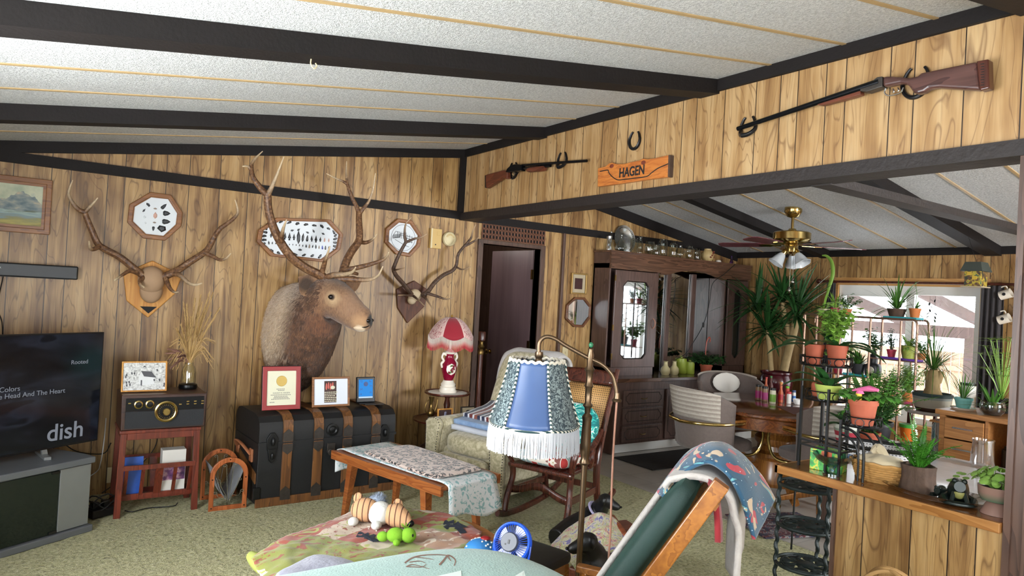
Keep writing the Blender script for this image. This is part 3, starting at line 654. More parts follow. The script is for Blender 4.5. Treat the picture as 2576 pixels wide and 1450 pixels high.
def near(px, py, y, r0, r1):
    p = W(px, py, y)-loc; dd = g.n('VectorMath', {0: g.obj(), 1: tuple(p)}, operation='DISTANCE').outputs['Value']
    dd = g.math('ADD', dd, g.math('MULTIPLY', g.math('SUBTRACT', g.noise(scale=16, detail=4), .5), r1*.45))
    return g.ramp(g.math('DIVIDE', dd, r1), [(r0/r1, 1.0), (1, 0.0)])
fur = g.noise(g.map(scale=(40, 40, 12)), 2.5, 4); c = g.ramp(fur, [(.3, '6f5039'), (.7, '936f50')])
c = g.mix(near(690, 810, 5.45, .27, .5), c, g.ramp(fur, [(.3, 'b0967a'), (.7, 'd6be9f')]))
c = g.mix(near(800, 860, 5.0, .22, .36), c, g.ramp(fur, [(.3, '4c3023'), (.7, '70492f')]))
c = g.mix(near(735, 960, 5.3, .1, .26), c, g.ramp(fur, [(.3, '6d4a33'), (.7, '8d6647')]))
c = g.mix(near(857, 720, 4.9, .06, .19), c, '44301f'); c = g.mix(near(885, 770, 4.75, .03, .13), c, '8f6f57')
c = g.mix(near(838, 752, 4.77, .02, .07), c, 'ac8f6c'); c = g.mix(near(834, 748, 4.765, .016, .028), c, '3b291f'); c = g.mix(near(905, 812, 4.66, .03, .08), c, 'a9835f')
c = g.mix(near(935, 806, 4.64, .035, .055), c, '1d1a1b'); c = g.mix(near(905, 830, 4.66, .028, .042), c, 'cdb89c'); c = g.mix(near(772, 716, 4.92, .045, .08), c, '3d2c20')
M['elk'] = g.fin(c, .9, 0, g.bump(g.noise(g.map(scale=(60, 60, 25)), 3, 3), .6, .01), **{'Sheen Weight': .3})
body = b.build('body', M['elk'], t, world=True, sub=1)
# eyes
M['eye'] = plain('dark_glass_eye', '120b08', .05)
fp, T_, sd, up, hh, hw = FRM[35]; sg = -1 if sd.y > 0 else 1
for s_ in (sg, -sg):
    e = B(); e.ell(fp+sd*(s_*hw*.93)+up*(hh*.22), (.019, .019, .017), 14, 10); e.build('eye', M['eye'], t, world=True)
# nostril and mouth line
fp, T_, sd, up, hh, hw = FRM[62]
for s_ in (1, -1): e = B(); e.ell(fp+sd*(s_*hw*.92)+up*(hh*.25), (.016, .012, .014), 10, 8); e.build('nostril', M['eye'], t, world=True)
L = []
for i in range(57, 65): fp, T_, sd, up, hh, hw = FRM[i]; L.append(fp+sd*(sg*hw*.88)-up*(hh*.52))
e = B(); e.tube(bez(L, 18), [.002, .0045, .004, .002], 5); e.build('mouth', M['eye'], t, world=True)
b = B(); b.ell(W(906, 825, 4.69), (.05, .045, .022), 14, 9); b.build('lower_lip', plain('pale_chin', 'cbb59a', .8), t, world=True)
# fur: mane strands hanging on neck and shoulder
g = G('elk_fur'); x = g.xyz(); n_ = g.noise(scale=24, detail=3); p_ = W(690, 790, 5.45)-loc
dd = g.n('VectorMath', {0: g.obj(), 1: tuple(p_)}, operation='DISTANCE').outputs['Value']; tan_ = g.ramp(dd, [(.27, 1.0), (.42, 0.0)])
M['elkfur'] = g.fin(g.mix(tan_, g.ramp(n_, [(.3, '38251a'), (.55, '5b3d2a'), (.75, '7d583c')]), g.ramp(n_, [(.3, 'ae9478'), (.7, 'd6be9e')])), .85, **{'Sheen Weight': .2})
b = B(); rr = random.Random(5)
for _ in range(9000):
    i = rr.uniform(2, 31); k = int(i); j = rr.randrange(NS); a, c_, d = RG[k][j], RG[k][(j+1) % NS], RG[k+1][j]
    p = a+(c_-a)*rr.random()+(d-a)*rr.random(); fp, T_, sd, up, hh, hw = FRM[k]; nrm = (p-fp).normalized()
    down = max(0, min(1, (fp.z-p.z)/hh+.5)); ln = (.022+.05*down*(1 if k > 8 else .5))*rr.uniform(.7, 1.3)
    dr = (-T_*.9+V((0, 0, -.9*down-.2))+V((rr.uniform(-.25, .25), rr.uniform(-.25, .25), rr.uniform(-.2, .2)))); dr = (dr-nrm*dr.dot(nrm)*.9).normalized()
    w_ = nrm.cross(dr)*rr.uniform(.0016, .0032); q = p+dr*ln*.55+nrm*.010*ln/.05; r_ = p+dr*ln+nrm*.002
    p = p-nrm*.002; b.add([p-w_, p+w_, q+w_*.8, q-w_*.8, r_], [(0, 1, 2, 3), (3, 2, 4)])
b.build('mane', M['elkfur'], t, world=True)
# antlers: near one (to the viewer) and far one
antler(t, 'antler', [([(828, 708), (800.6, 690), (768, 674), (736, 650), (712, 620), (693, 585), (681, 553), (674, 520), (673, 486)], 4.93, 4.80, .034, .026, 2),
    ([(674, 492), (663, 482), (652.6, 470), (636.5, 447), (632, 425)], 4.80, 4.86, .024, .015, 2), ([(632, 428), (634, 412), (643, 398), (660.7, 380.8)], 4.86, 4.9, .015, .003, .2), ([(632, 430), (624, 419), (609.6, 418.4)], 4.86, 4.85, .013, .004, .3),
    ([(673, 492), (682, 475), (695.7, 442.6), (714.5, 394)], 4.80, 4.72, .02, .003, .05), ([(706, 608), (709, 592), (713, 574), (721, 553)], 4.83, 4.66, .02, .004, .35),
    ([(808.7, 690), (816.7, 660.5), (822, 645), (830, 620)], 4.92, 4.74, .02, .004, .45), ([(818, 700), (840, 692), (870.5, 690), (887, 684), (894.7, 672.6)], 4.91, 4.62, .024, .004, .15), ([(826, 706), (862.5, 702), (900, 704), (929.7, 703.6), (951, 694), (963, 671)], 4.93, 4.58, .025, .004, .4)])
antler(t, 'antler', [([(858, 705), (862, 690), (870.5, 660.5), (884, 633.6), (902.8, 606.7), (904, 580), (903, 558), (903, 535)], 5.0, 5.22, .034, .024, 2),
    ([(903, 540), (897, 520), (889, 504.5), (879, 480), (873, 461.5)], 5.22, 5.28, .019, .012, 2), ([(873, 463), (871, 435), (872, 406)], 5.28, 5.32, .012, .003, .1), ([(874, 464), (862, 456), (849, 451), (821, 437)], 5.28, 5.3, .012, .003, .3),
    ([(903, 540), (914, 525), (927, 508), (938, 478), (944.5, 436)], 5.22, 5.16, .018, .003, .35), ([(904, 608), (918, 611), (930, 607), (940, 600), (948.5, 589)], 5.18, 5.02, .018, .004, .5),
    ([(868, 680), (890, 676), (930, 666), (962, 655), (973, 645), (978, 635)], 5.03, 4.8, .022, .004, .6), ([(860, 702), (872, 690), (884, 686), (900, 690)], 5.0, 4.86, .022, .012, 2)])
# ================================================================ LIVING ROOM, LEFT PART: television corner, radio table, trunk
UP = V((0, 0, 1))
TD = V((.846, .533, 0)); TN = V((.533, -.846, 0)); TROT = atan2(.533, .846)
def onplane(px, py, p0, n):
    r = ray(px, py); return CP+r*((V(p0)-CP).dot(n)/r.dot(n))
M['pewter'] = plain('pewter_grey', '6d7176', .4, .3, var=.08); M['pewtl'] = plain('silver_grey', '8b8e8e', .4, .4, var=.06)
M['smoked'] = plain('smoked_glass_door', '17201c', .06, var=.2, vs=3)
c0 = V((.35, 4.825, 0))
t = thing('media_cabinet', 'low grey corner cabinet with dark glass door under the television', 'cabinet', c0, TROT)
b = B(); b.prism([(-1.15, .02), (-.02, .02), (-.04, .42), (-.25, .5), (-.62, .5), (-1.0, .16)], .04, .41); b.build('body', M['pewter'], t, smooth=False)
b = B(); b.prism([(-1.17, -.015), (.0, -.015), (.01, .1), (-.02, .43), (-.24, .52), (-.62, .52), (-1.02, .16)], .41, .447); b.build('top', M['pewter'], t, smooth=False, bevel=.006)
B().prism([(-1.17, -.02), (.005, -.02), (0, .42), (-.6, .42), (-1.05, .05)], .0, .04).build('plinth', M['pewter'], t, smooth=False, bevel=.006)
B().box(-.20, -.015, 0, .02, .045, .405).build('pilaster', M['pewtl'], t, smooth=False, bevel=.003)
d = B().box(-1.14, -.205, .002, .012, .045, .402).build('door', M['smoked'], t, smooth=False)
B().box(-.25, -.205, -.003, .013, .388, .402).build('hinge', M['black'], d, smooth=False); B().box(-.25, -.205, -.003, .013, .045, .06).build('hinge', M['black'], d, smooth=False)
# television
tp = c0+TD*0-TN*.2; r0 = onplane(254, 975, tp, TN); zt = onplane(260, 836, tp, TN).z; zb = onplane(248, 1108, tp, TN).z
t = thing('television', 'large flat television in the corner showing grey lettering on a dark screen', 'television', (r0.x, r0.y, .447), TROT)
TW = 1.23; b = B(); b.box(-TW, 0, .0, .03, zb-.447, zt-.447); b.box(-TW+.15, -.15, .03, .07, zb-.40, zb-.1); b.build('housing', M['black'], t, smooth=False, bevel=.003)
g = G('screen_picture'); v = g.map(scale=(1.2, 1, 3), rot=(0, .18, 0)); nz = g.noise(v, 1.6, 3, .5, .8)
col = g.ramp(nz, [(.35, '07080b'), (.5, '0e1116'), (.6, '1b1f28'), (.63, '0c0e13')])
M['screen'] = g.fin('040405', .12, 0, None, **{'Emission Color': col, 'Emission Strength': .9})
B().box(-TW+.008, -.008, -.002, 0, zb-.447+.012, zt-.447-.008).build('screen', M['screen'], t, smooth=False)
for x in (-.33, -TW+.3):
    b = B(); b.bar((x, .015, zb-.44), (x, .0, .012), .03, .012); b.bar((x-.04, -.09, .008), (x+.04, .12, .008), .035, .016); b.build('foot', M['pewtl'], t, smooth=False)
M['scrtext'] = emit('screen_lettering', 'a3a9b3', .4)
ML = Matrix.Rotation(-TROT, 4, 'Z') @ Matrix.Translation(-t.location)
def scr(px, py): q = ML @ onplane(px, py, V((r0.x, r0.y, 0))+TN*.003, TN); return q
for s_, px, py, sz, al in (('Rooted', 222, 910, .036, 'RIGHT'), ('Title: Colors', 51, 978, .040, 'RIGHT'), ('Artist: The Head And The Heart', 164, 983, .040, 'RIGHT'), ('dish', 211, 1079, .142, 'RIGHT')):
    q = scr(px, py); text('lettering', s_, sz, Matrix(((1, 0, 0, q.x), (0, 0, -1, q.y), (0, 1, 0, q.z), (0, 0, 0, 1))), M['scrtext'], t, align=al, bold=.0015 if s_ == 'dish' else 0)
# ---------------------------------------------------------------- magazine table
M['cherry'] = wood('cherry_red_wood', '4a1c14', '7a3424', 'Z', .32, coat=.25)
t = thing('magazine_table', 'small cherry red side table with a slatted magazine trough below', 'side table', (.745, 5.14, 0))
b = B(); b.box(-.255, .225, -.165, .165, .535, .556); b.build('table_top', M['cherry'], t, smooth=False, bevel=.005)
for sx, sy in ((-1, -1), (1, -1), (-1, 1), (1, 1)):
    x0 = -.23 if sx < 0 else .20; B().bar((x0+sx*.012, sy*.145, 0), (x0, sy*.14, .535), .038, .03, up=(0, 1, 0)).build('leg', M['cherry'], t, smooth=False, bevel=.003)
b = B(); b.box(-.21, .18, -.16, -.14, .495, .535); b.box(-.21, .18, .14, .16, .495, .535); b.box(-.24, -.22, -.12, .12, .495, .535); b.box(.19, .21, -.12, .12, .495, .535); b.build('apron', M['cherry'], t, smooth=False, bevel=.002)
b = B()
for y0, y1 in ((-.155, -.07), (.155, .07)):
    b.bar((-.225, y0, .315), (.20, y0, .315), .014, .03); b.bar((-.225, y1, .11), (.20, y1, .11), .014, .03)
    for k in range(5): x = -.20+k*.095; b.bar((x, y0, .315), (x, y1, .11), .045 if k in (2,) else .022, .008, up=(0, 1, 0))
b.box(-.225, .2, -.07, .07, .085, .097); b.build('magazine_trough', M['cherry'], t, smooth=False)
tag(B().box(-.055, .055, -.011, .011, -.125, .125, Matrix.Translation((.60, 5.135, .225)) @ Matrix.Rotation(-.1, 4, 'X')).build('booklet', plain('blue_print', '1d4fa8', .4, var=.3, vs=25), smooth=False), 'bright blue packet standing in the left of the magazine trough', 'booklet')
M['boxwhite'] = plain('white_card', 'd8d4cc', .6, var=.04); g = G('purple_print'); M['purple'] = g.fin(g.ramp(g.noise(scale=22, detail=4), [(.35, '3a2048'), (.5, '7c4a77'), (.6, 'c9a0a8'), (.75, '47305c')]), .5)
t = thing('boxed_set', 'white box with purple pictures standing in the right of the magazine trough', 'box', (.83, 5.12, .1))
B().box(-.07, .075, -.035, .06, 0, .29).build('box', M['boxwhite'], t, smooth=False, bevel=.002); B().box(-.067, .072, -.0365, -.035, .09, .20).build('picture_band', M['purple'], t, smooth=False)
# radio
M['radiowood'] = wood('dark_radio_wood', '2b1a16', '44291f', 'X', .35); M['gloss'] = plain('gloss_black', '0a0a0b', .3, **{'Specular IOR Level': .25}); M['grille'] = plain('grille_cloth', '2a2b2e', .9, bump=.4, bs=400)
t = thing('retro_radio', 'dark wooden retro radio with a big gold dial on the red side table', 'radio', (.74, 5.13, .557))
b = B(); b.hexa([(-.245, -.15, .0), (.25, -.15, .0), (.25, .16, .0), (-.245, .16, .0)], [(-.25, -.15, .225), (.255, -.15, .225), (.255, .16, .225), (-.25, .16, .225)]); b.build('case', M['radiowood'], t, smooth=False, bevel=.006)
B().box(-.225, .235, -.158, -.15, .125, .205).build('control_panel', M['gloss'], t, smooth=False, bevel=.002)
B().hexa([(-.225, -.156, .012), (.235, -.156, .012), (.235, -.15, .012), (-.225, -.15, .012)], [(-.225, -.168, .122), (.235, -.168, .122), (.235, -.15, .122), (-.225, -.15, .122)]).build('grille', M['grille'], t, smooth=False)
FR = frame_mat((0, -.158, 0), (1, 0, 0), (0, 0, 1))
d = B().lathe([(.066, 0), (.068, .018), (.060, .022), (.055, .018), (.0, .018)], (.005, .118, .008), 40, FR).build('dial', M['brass'], t)
B().lathe([(.052, .019), (.050, .021), (0, .021)], (.005, .118, .008), 32, FR).build('dial_face', M['gloss'], d); B().lathe([(.024, .02), (.024, .034), (.02, .038), (0, .038)], (.005, .118, .008), 24, FR).build('dial_knob', M['brass'], d)
b = B()
for k in range(24): a = 2*pi*k/24; b.bar(FR @ V((.005+cos(a)*.038, .118+sin(a)*.038, .03)), FR @ V((.005+cos(a)*.048, .118+sin(a)*.048, .03)), .0018)
b.build('dial_marks', M['brass'], d, smooth=False)
for x in (-.155, -.09):
    d = B().lathe([(.026, 0), (.027, .008), (.023, .011), (0, .011)], (x, .165, 0), 24, FR).build('knob_ring', M['brass'], t); B().lathe([(.019, .011), (.017, .026), (0, .027)], (x, .165, 0), 20, FR).build('knob', M['gloss'], d)
for k in range(8): B().cbox((-.205 if k == 0 else .06+.045*(k % 4)+.03, -.160, .175 if k < 4 else .158), .016, .006, .007).build('button', M['brass'], t, smooth=False)
# framed church drawing on the radio
def standframe(name, label, cat, px, Y, z, mat, picmat, band=.014, lean=.2, depth=.016, matw=None, group=None):
    """picture standing on something: px = TL, TR, BR, BL; base at height z"""
    bl, br = W(*px[3], Y), W(*px[2], Y); w = (br-bl).length; h = ((W(*px[0], Y).z-bl.z)+(W(*px[1], Y).z-br.z))/2; ang = 0
    t = thing(name, label, cat, ((bl.x+br.x)/2, Y, z+.001), ang, group)
    h = h/cos(lean); T = Matrix.Rotation(-lean, 4, 'X') @ frame_mat((0, 0, 0), (1, 0, 0), (0, 0, 1)); o = [(-w/2, 0), (w/2, 0), (w/2, h), (-w/2, h)]
    i = [(-w/2+band, band), (w/2-band, band), (w/2-band, h-band), (-w/2+band, h-band)]
    B().ringprism(o, i, 0, depth, T).build('frame', M[mat], t, smooth=False, bevel=.003)
    B().prism(i, 0, depth*.5, T).build('picture', picmat, t, smooth=False); B().bar(T @ V((0, h*.65, 0)), (0, .35*h, .003), .04, .004).build('easel_back', M['black'], t, smooth=False)
    return t, T, w, h
g = G('church_drawing'); nz = g.noise(scale=70, detail=6, rough=.7, dist=.6)
M['drawing'] = g.fin(g.ramp(nz, [(.35, '8a8a88'), (.5, 'c9cac8'), (.62, 'dfe0dd')]), .7)
t, T, w, h = standframe('framed_drawing', 'framed pencil drawing of a small church standing on the radio', 'picture', [(313, 917), (423, 918), (418, 992), (303, 992)], 5.10, .784, 'maple', M['drawing'], .01)
M['grey_ink'] = plain('pencil_grey', '55565a', .8); M['grey_lt'] = plain('pencil_light', 'd9dbdb', .8); zz = .0085
def quad(b, pts, z=zz): b.add([T @ V((x*w, y*h, z)) for x, y in pts], [tuple(range(len(pts)))])
b = B()
for P in ([(-.12, .25), (-.02, .2), (-.02, .55), (-.07, .66), (-.12, .52)], [(-.02, .2), (.22, .24), (.22, .47), (-.02, .5)]): quad(b, P)
quad(b, [(-.03, .78), (.02, .78), (-.005, .95)]); b.build('church_wall', M['grey_lt'], t, smooth=False)
b = B(); quad(b, [(-.08, .68), (.15, .66), (.26, .45), (-.01, .5)], zz+.0003); quad(b, [(-.08, .2), (-.05, .2), (-.05, .38), (-.08, .38)], zz+.0004); quad(b, [(-.05, .8), (.04, .8), (-.005, .86)], zz+.0003)
for k in range(26): x = random.uniform(-.45, .45); y = random.uniform(.1, .9); (abs(x) > .2) and quad(b, [(x, y), (x+.03, y+.01), (x+.02, y+.09), (x-.01, y+.07)], zz+.0002)
b.build('pencil_shading', M['grey_ink'], t, smooth=False)
# dried grasses in a bottle
M['straw'] = plain('dried_straw', 'c2a069', .9, var=.25, vs=30); M['straw2'] = plain('dried_seed_pink', '9a7262', .9, var=.3, vs=40); M['bottleglass'] = glass('bottle_glass', 'f4f6f4', .10)
p = W(472, 985, 5.20); t = thing('dried_grass_vase', 'glass bottle of tall dried grasses and wheat standing on the radio', 'vase', (p.x, 5.20, .785))
B().lathe([(.0, 0), (.058, 0), (.062, .012), (.058, .028), (.05, .032), (0, .032)]).build('base', M['gloss'], t)
B().lathe([(.044, .034), (.05, .04), (.05, .11), (.042, .145), (.03, .16), (.03, .178), (.033, .18), (.028, .18), (.028, .16), (.04, .143), (.047, .11), (.047, .042), (.0, .04)], cap=False).build('bottle', M['bottleglass'], t)
b = B()
for k in range(60): a = random.uniform(0, 6.28); r = random.uniform(.005, .04); r2 = random.uniform(.005, .04); a2 = a+random.uniform(-2, 2); b.tube([(r*cos(a), r*sin(a), .045), (r2*cos(a2), r2*sin(a2), random.uniform(.1, .14)), (.4*r*cos(a), .4*r*sin(a), .19)], .0016, 4)
b.build('stems_in_bottle', M['straw'], t)
b = B(); b2 = B(); b3 = B()
def plume(bb, base, tip, r, n, droop=.0):
    P = bez([base, V(base).lerp(V(tip), .5)+V((0, 0, droop)), tip], 14); bb.tube(P, [.0026, .0016], 4)
    for i in range(n):
        u = random.uniform(.35, 1); k = min(13, int(u*14)); q = P[k].lerp(P[k+1], u*14-k) if k < 14 else P[-1]; d = (P[min(14, k+1)]-P[k]).normalized()
        o = V((random.uniform(-1, 1), random.uniform(-1, 1), random.uniform(-.2, 1)))*.5+d; e = q+o.normalized()*r*random.uniform(.6, 1.4)*(1.2-u*.6); s_ = o.cross(d).normalized()*.003
        bb.add([q-s_, q+s_, e], [(0, 1, 2)])
rr = random.Random(11)
for px, py in ((527, 737), (540, 800), (505, 745), (520, 760), (490, 752), (470, 770), (553, 775), (535, 740), (498, 790), (515, 780), (480, 800), (456, 820), (445, 830), (462, 765), (530, 790), (508, 765)):
    q = W(px, py, 5.2+rr.uniform(-.08, .12))-t.location; plume(b, (0, 0, .17), q, .034, 230, .02)
for px, py in ((428, 905), (420, 890), (440, 885), (445, 915), (432, 925), (450, 900), (425, 880)):
    q = W(px, py, 5.2+rr.uniform(-.12, .06))-t.location; plume(b2, (0, 0, .17), q, .03, 210, .03)
for k in range(26):
    a = rr.uniform(-.3, 1.6) if k % 2 else rr.uniform(1.8, 4); q = V((rr.uniform(-.15, .19), rr.uniform(-.1, .12), rr.uniform(.12, .33))); plume(b3, (0, 0, .17), q, .022, 26, .09)
b.build('tall_grass', M['straw'], t, smooth=False); b2.build('pink_seed_heads', M['straw2'], t, smooth=False); b3.build('wheat_ears', M['straw'], t, smooth=False)
# arched magazine holder with wire scrolls
M['redoak'] = wood('orange_oak', '84421c', 'b8683a', 'Z', .35, coat=.2); M['greyfab'] = fabric('grey_canvas', '7a7c80')
t = thing('magazine_holder', 'arched orange wood magazine holder with wire scrolls and grey sling beside the trunk', 'magazine holder', (1.15, 5.04, 0))
def arch(w, h, k=14): return [(-w, 0)]+[(-w+ (w-w*cos(0)), 0)][:0]+[(w*cos(pi-pi*i/k), h-w*.95+w*.95*sin(pi*i/k)) for i in range(k+1)]+[(w, 0)]
T = frame_mat((0, 0, 0), (1, 0, 0), (0, 0, 1)); hz = W(575, 1152, 4.9).z
for y, nm in ((-.135, 'front_arch'), (.15, 'rear_arch')):
    TT = Matrix.Translation((0 if y < 0 else .0, y, 0)) @ T
    o = B().ringprism(arch(.122, hz), [(a*.76, .03+(c_*(hz-.062)/hz)) for a, c_ in arch(.122, hz)], -.009, .009, TT).build(nm, M['redoak'], t, smooth=False, bevel=.003)
    for sgn in (-1, 1):
        b = B()
        for q, R in ((.022, .30), (.058, .2), (.075, .12)):
            P = [(0+sgn*.004, .035), (sgn*q*.3, .1), (sgn*q*.8, R*.75), (sgn*q, R-.01)]+[(sgn*(q+.012-.012*cos(a)*(1-a/9)), R+.012*sin(a)*(1-a/9)) for a in [i*.55 for i in range(13)]]
            b.tube(bez([TT @ V((x_, z_, .012)) for x_, z_ in P], 30), .0022, 5)
        b.build('wire_scroll', M['chrome'], o)
    for a, c_ in ((-.105, .02), (.105, .02), (0, hz-.014), (-.107, hz*.6), (.107, hz*.6)): B().lathe([(.005, .009), (.004, .012), (0, .012)], (a, c_, 0), 8, TT).build('screw', M['iron'], o)
b = B(); b.grid(lambda u, v: ((-.1+.2*u), -.125+.265*v, .06+.22*abs(2*u-1)**1.5), 12, 4); b.build('sling', M['greyfab'], t, solid=.004)
# ---------------------------------------------------------------- steamer trunk
M['trunkblack'] = plain('black_painted_canvas', '131416', .55, var=.35, vs=7, bump=.15, bs=50); M['slat'] = wood('worn_slat_wood', '472a16', '7d5229', 'Z', .5); M['tin'] = plain('dull_iron_tin', '4c4743', .45, .7, var=.3, vs=40); M['leather'] = plain('old_tan_leather', '9a5f3c', .6, var=.25, bump=.2)
TRW, TRD, TRH = 1.04, .56, .63
t = thing('steamer_trunk', 'big black steamer trunk with wooden slats standing against the panelled wall', 'trunk', (1.32, 4.86, 0), .045); TRUNK = t
prof = [(0, .44), (0, .54), (.012, .58), (.05, .615), (.12, .63), (.44, .63), (.51, .615), (.548, .58), (.56, .54), (.56, .44)]
lowp = [(0, .02), (0, .435), (.56, .435), (.56, .02)]
YZ = lambda x: Matrix(((0, 0, 1, x), (1, 0, 0, 0), (0, 1, 0, 0), (0, 0, 0, 1)))
B().prism(lowp, 0, TRW, YZ(0)).build('chest', M['trunkblack'], t, smooth=False, bevel=.004); B().prism(prof, 0, TRW, YZ(0)).build('lid', M['trunkblack'], t, angle=30)
for fx in (.19, .405, .62, .84):
    x = TRW*fx; b = B(); b.box(x-.034, x+.034, -.012, 0, .06, .43); s_ = b.build('slat', M['slat'], t, smooth=False, bevel=.003)
    b = B(); pr = [(p_[0]-.011*(1 if p_[0] < .28 else -1)*(1 if p_[1] < .6 else 0), p_[1]+(.011 if p_[1] > .57 else 0)) for p_ in prof]
    ring = [[(x-.034, y, z), (x+.034, y, z)] for y, z in pr]; inner = [[(x-.034, y, z), (x+.034, y, z)] for y, z in prof]
    b.loft([[a_[0], a_[1], c_[1], c_[0]] for a_, c_ in zip(ring, inner)]); b.build('lid_slat', M['slat'], t, angle=50, smooth=False)
    for z0, z1 in ((.035, .13), (.35, .425), (.445, .53)):
        b = B(); up_ = z0 > .43 or z0 < .1; tip = z1 if up_ else z0; oth = z0 if up_ else z1
        b.prism([(x-.036, oth), (x+.036, oth), (x+.036, tip-(.03 if up_ else -.03)), (x, tip), (x-.036, tip-(.03 if up_ else -.03))], .012, .0155, frame_mat((0, 0, 0), (1, 0, 0), (0, 0, 1))); b.build('slat_cap', M['tin'], s_, smooth=False)
B().box(-.005, TRW+.005, -.014, 0, .0, .06).build('bottom_rail', M['slat'], t, smooth=False, bevel=.003); B().box(-.006, TRW+.006, -.009, .0, .428, .446).build('seam_band', M['trunkblack'], t, smooth=False)
FT = frame_mat((0, 0, 0), (1, 0, 0), (0, 0, 1))
for x in (.09, .945):
    b = B(); b.prism([(x-.035, .39), (x-.04, .47), (x-.015, .51), (x+.015, .51), (x+.04, .47), (x+.035, .39)], 0, .014, FT); b.prism([(x-.018, .32), (x-.03, .40), (x+.03, .40), (x+.018, .32), (x, .30)], 0, .02, FT); b.ell((x, -.025, .45), (.014, .016, .03)); b.ell((x, -.022, .35), (.012, .012, .025)); b.build('hasp', M['iron'], t, bevel=.003)
lk = B(); lk.prism([(.52-.03, .405), (.52+.03, .405), (.52+.028, .34), (.52, .31), (.52-.028, .34)], 0, .016, FT); lk.lathe([(.026, .014), (.024, .022), (.01, .024), (0, .024)], (.52, .34, 0), 18, FT); lk.build('lock', M['tin'], t, bevel=.002)
lk = B(); lk.lathe([(.046, 0), (.046, .012), (.03, .016), (.022, .010), (.012, .014), (0, .014)], (.525, .50, 0), 28, FT); lk.build('lock_rosette', M['iron'], t)
b = B(); b.tube(bez([(-.012, .12, .34), (-.05, .2, .40), (-.055, .28, .41), (-.05, .36, .40), (-.012, .44, .34)], 20), .016, 8, flat=.4); b.build('side_handle', M['leather'], t)
for y in (.1, .42): B().box(-.014, 0, y, y+.06, .29, .38).build('handle_plate', M['leather'], t, smooth=False, bevel=.004)
B().hexa([(-.008, .02, .16), (-.008, .5, .28), (0, .5, .28), (0, .02, .16)], [(-.008, .02, .23), (-.008, .5, .34), (0, .5, .34), (0, .02, .23)]).build('side_slat', M['slat'], t, smooth=False)
for x in (.0, TRW): B().cbox((x, -.004, .1), .05, .02, .08).build('corner_iron', M['iron'], t, smooth=False, bevel=.004)
# things on the trunk
TZ = .631+.012
M['redframe'] = plain('red_lacquer', '8e1f22', .35, var=.1); M['parch'] = plain('parchment', 'd9d6bd', .7, var=.03); M['gold'] = plain('gold_seal', 'b59a55', .4, .6)
t, T, w, h = standframe('framed_certificate', 'red framed certificate with a gold seal standing on the trunk', 'certificate', [(661, 930), (760, 930), (753, 1036), (657, 1039)], 4.99, TZ, 'redframe', M['parch'], .032, .12)
B().ringprism([(-w/2-.004, -.0), (w/2+.004, -.0), (w/2+.004, h+.004), (-w/2-.004, h+.004)], [(-w/2+.008, .01), (w/2-.008, .01), (w/2-.008, h-.008), (-w/2+.008, h-.008)], -.002, .012, T).build('frame_edge', M['gloss'], t, smooth=False)
b = B(); b.lathe([(.038, 0), (.036, .002), (.02, .0025), (0, .002)], (0, h*.66, .008), 24, T); b.build('seal', M['gold'], t)
text('lettering', 'DANNY R. HAGEN', .0145, T @ Matrix.Translation((0, h*.385, .0085)), M['grey_ink'], t, .0003, 'CENTER')
b = B()
for y, l in ((.47, .07), (.44, .05), (.335, .15), (.30, .10), (.27, .11), (.24, .14), (.17, .04)):
    x0 = -l/2 if y > .18 else -w*.3; n = int(l/.012)
    for k in range(n): b.add([T @ V(p_) for p_ in ((x0+k*.012, h*y, .0086), (x0+k*.012+.009, h*y, .0086), (x0+k*.012+.009, h*y+.004, .0086), (x0+k*.012, h*y+.004, .0086))], [(0, 1, 2, 3)])
b.build('small_print', M['grey_ink'], t, smooth=False)
g = G('thermometer_photo'); x = g.xyz(); M['photoA'] = g.fin('dfe5ee', .5)
t, T, w, h = standframe('framed_photo', 'oak framed card with a narrow picture and printed verse on the trunk', 'picture', [(783, 957), (876, 953), (878, 1027), (783, 1030)], 5.02, TZ, 'frame_oak', M['photoA'], .016, .15)
M['brownpic'] = plain('brown_picture', '4a3531', .6, var=.3, vs=30); M['salmon'] = plain('salmon_pink', 'c7665c', .6)
B().box(-.052, .042, h*.14, h*.86, .008, .0088, T).build('picture_strip', M['brownpic'], t, smooth=False)
for k in range(4): b = B(); b.ell(T @ V((-.036+k*.016, h*(.66+.03*(k % 2)), .01)), (.007, .003, .03)); b.build('finger', M['salmon'], t)
b = B(); b.ell(T @ V((.012, h*.64, .011)), (.018, .003, .014)); b.build('white_bloom', M['parch'], t)
for k in range(6):
    b = B(); x = -.05
    for _ in range(6): l = random.uniform(.006, .018); b.add([T @ V(p_) for p_ in ((x, h*(.47-.06*k), .0092), (x+l, h*(.47-.06*k), .0092), (x+l, h*(.47-.06*k)+.006, .0092), (x, h*(.47-.06*k)+.006, .0092))], [(0, 1, 2, 3)]); x += l+.003
    b.build('print_line', M['parch'], t, smooth=False)
p = W(919, 1012, 5.03); t = thing('weather_station', 'small black weather display with a lit blue screen on the trunk', 'weather station', (p.x, 5.03, TZ), 0)
T = Matrix.Translation((0, 0, .012)) @ Matrix.Rotation(-.12, 4, 'X') @ FT
B().box(-.075, .075, 0, .195, -.012, .012, T).build('case', M['gloss'], t, smooth=False, bevel=.005); B().box(-.06, .075, -.03, .05, 0, .012).build('stand', M['black'], t, smooth=False, bevel=.004)
M['lcdblue'] = emit('lcd_blue', '3b8fe0', .8); M['lcddark'] = plain('lcd_digits', '123a7c', .4); M['lcdw'] = emit('lcd_strip', 'bcd6f0', .9)
s_ = B().box(-.06, .055, .045, .175, .012, .0126, T).build('screen', M['lcdblue'], t, smooth=False); B().box(-.06, .055, .033, .044, .012, .0126, T).build('info_strip', M['lcdw'], t, smooth=False)
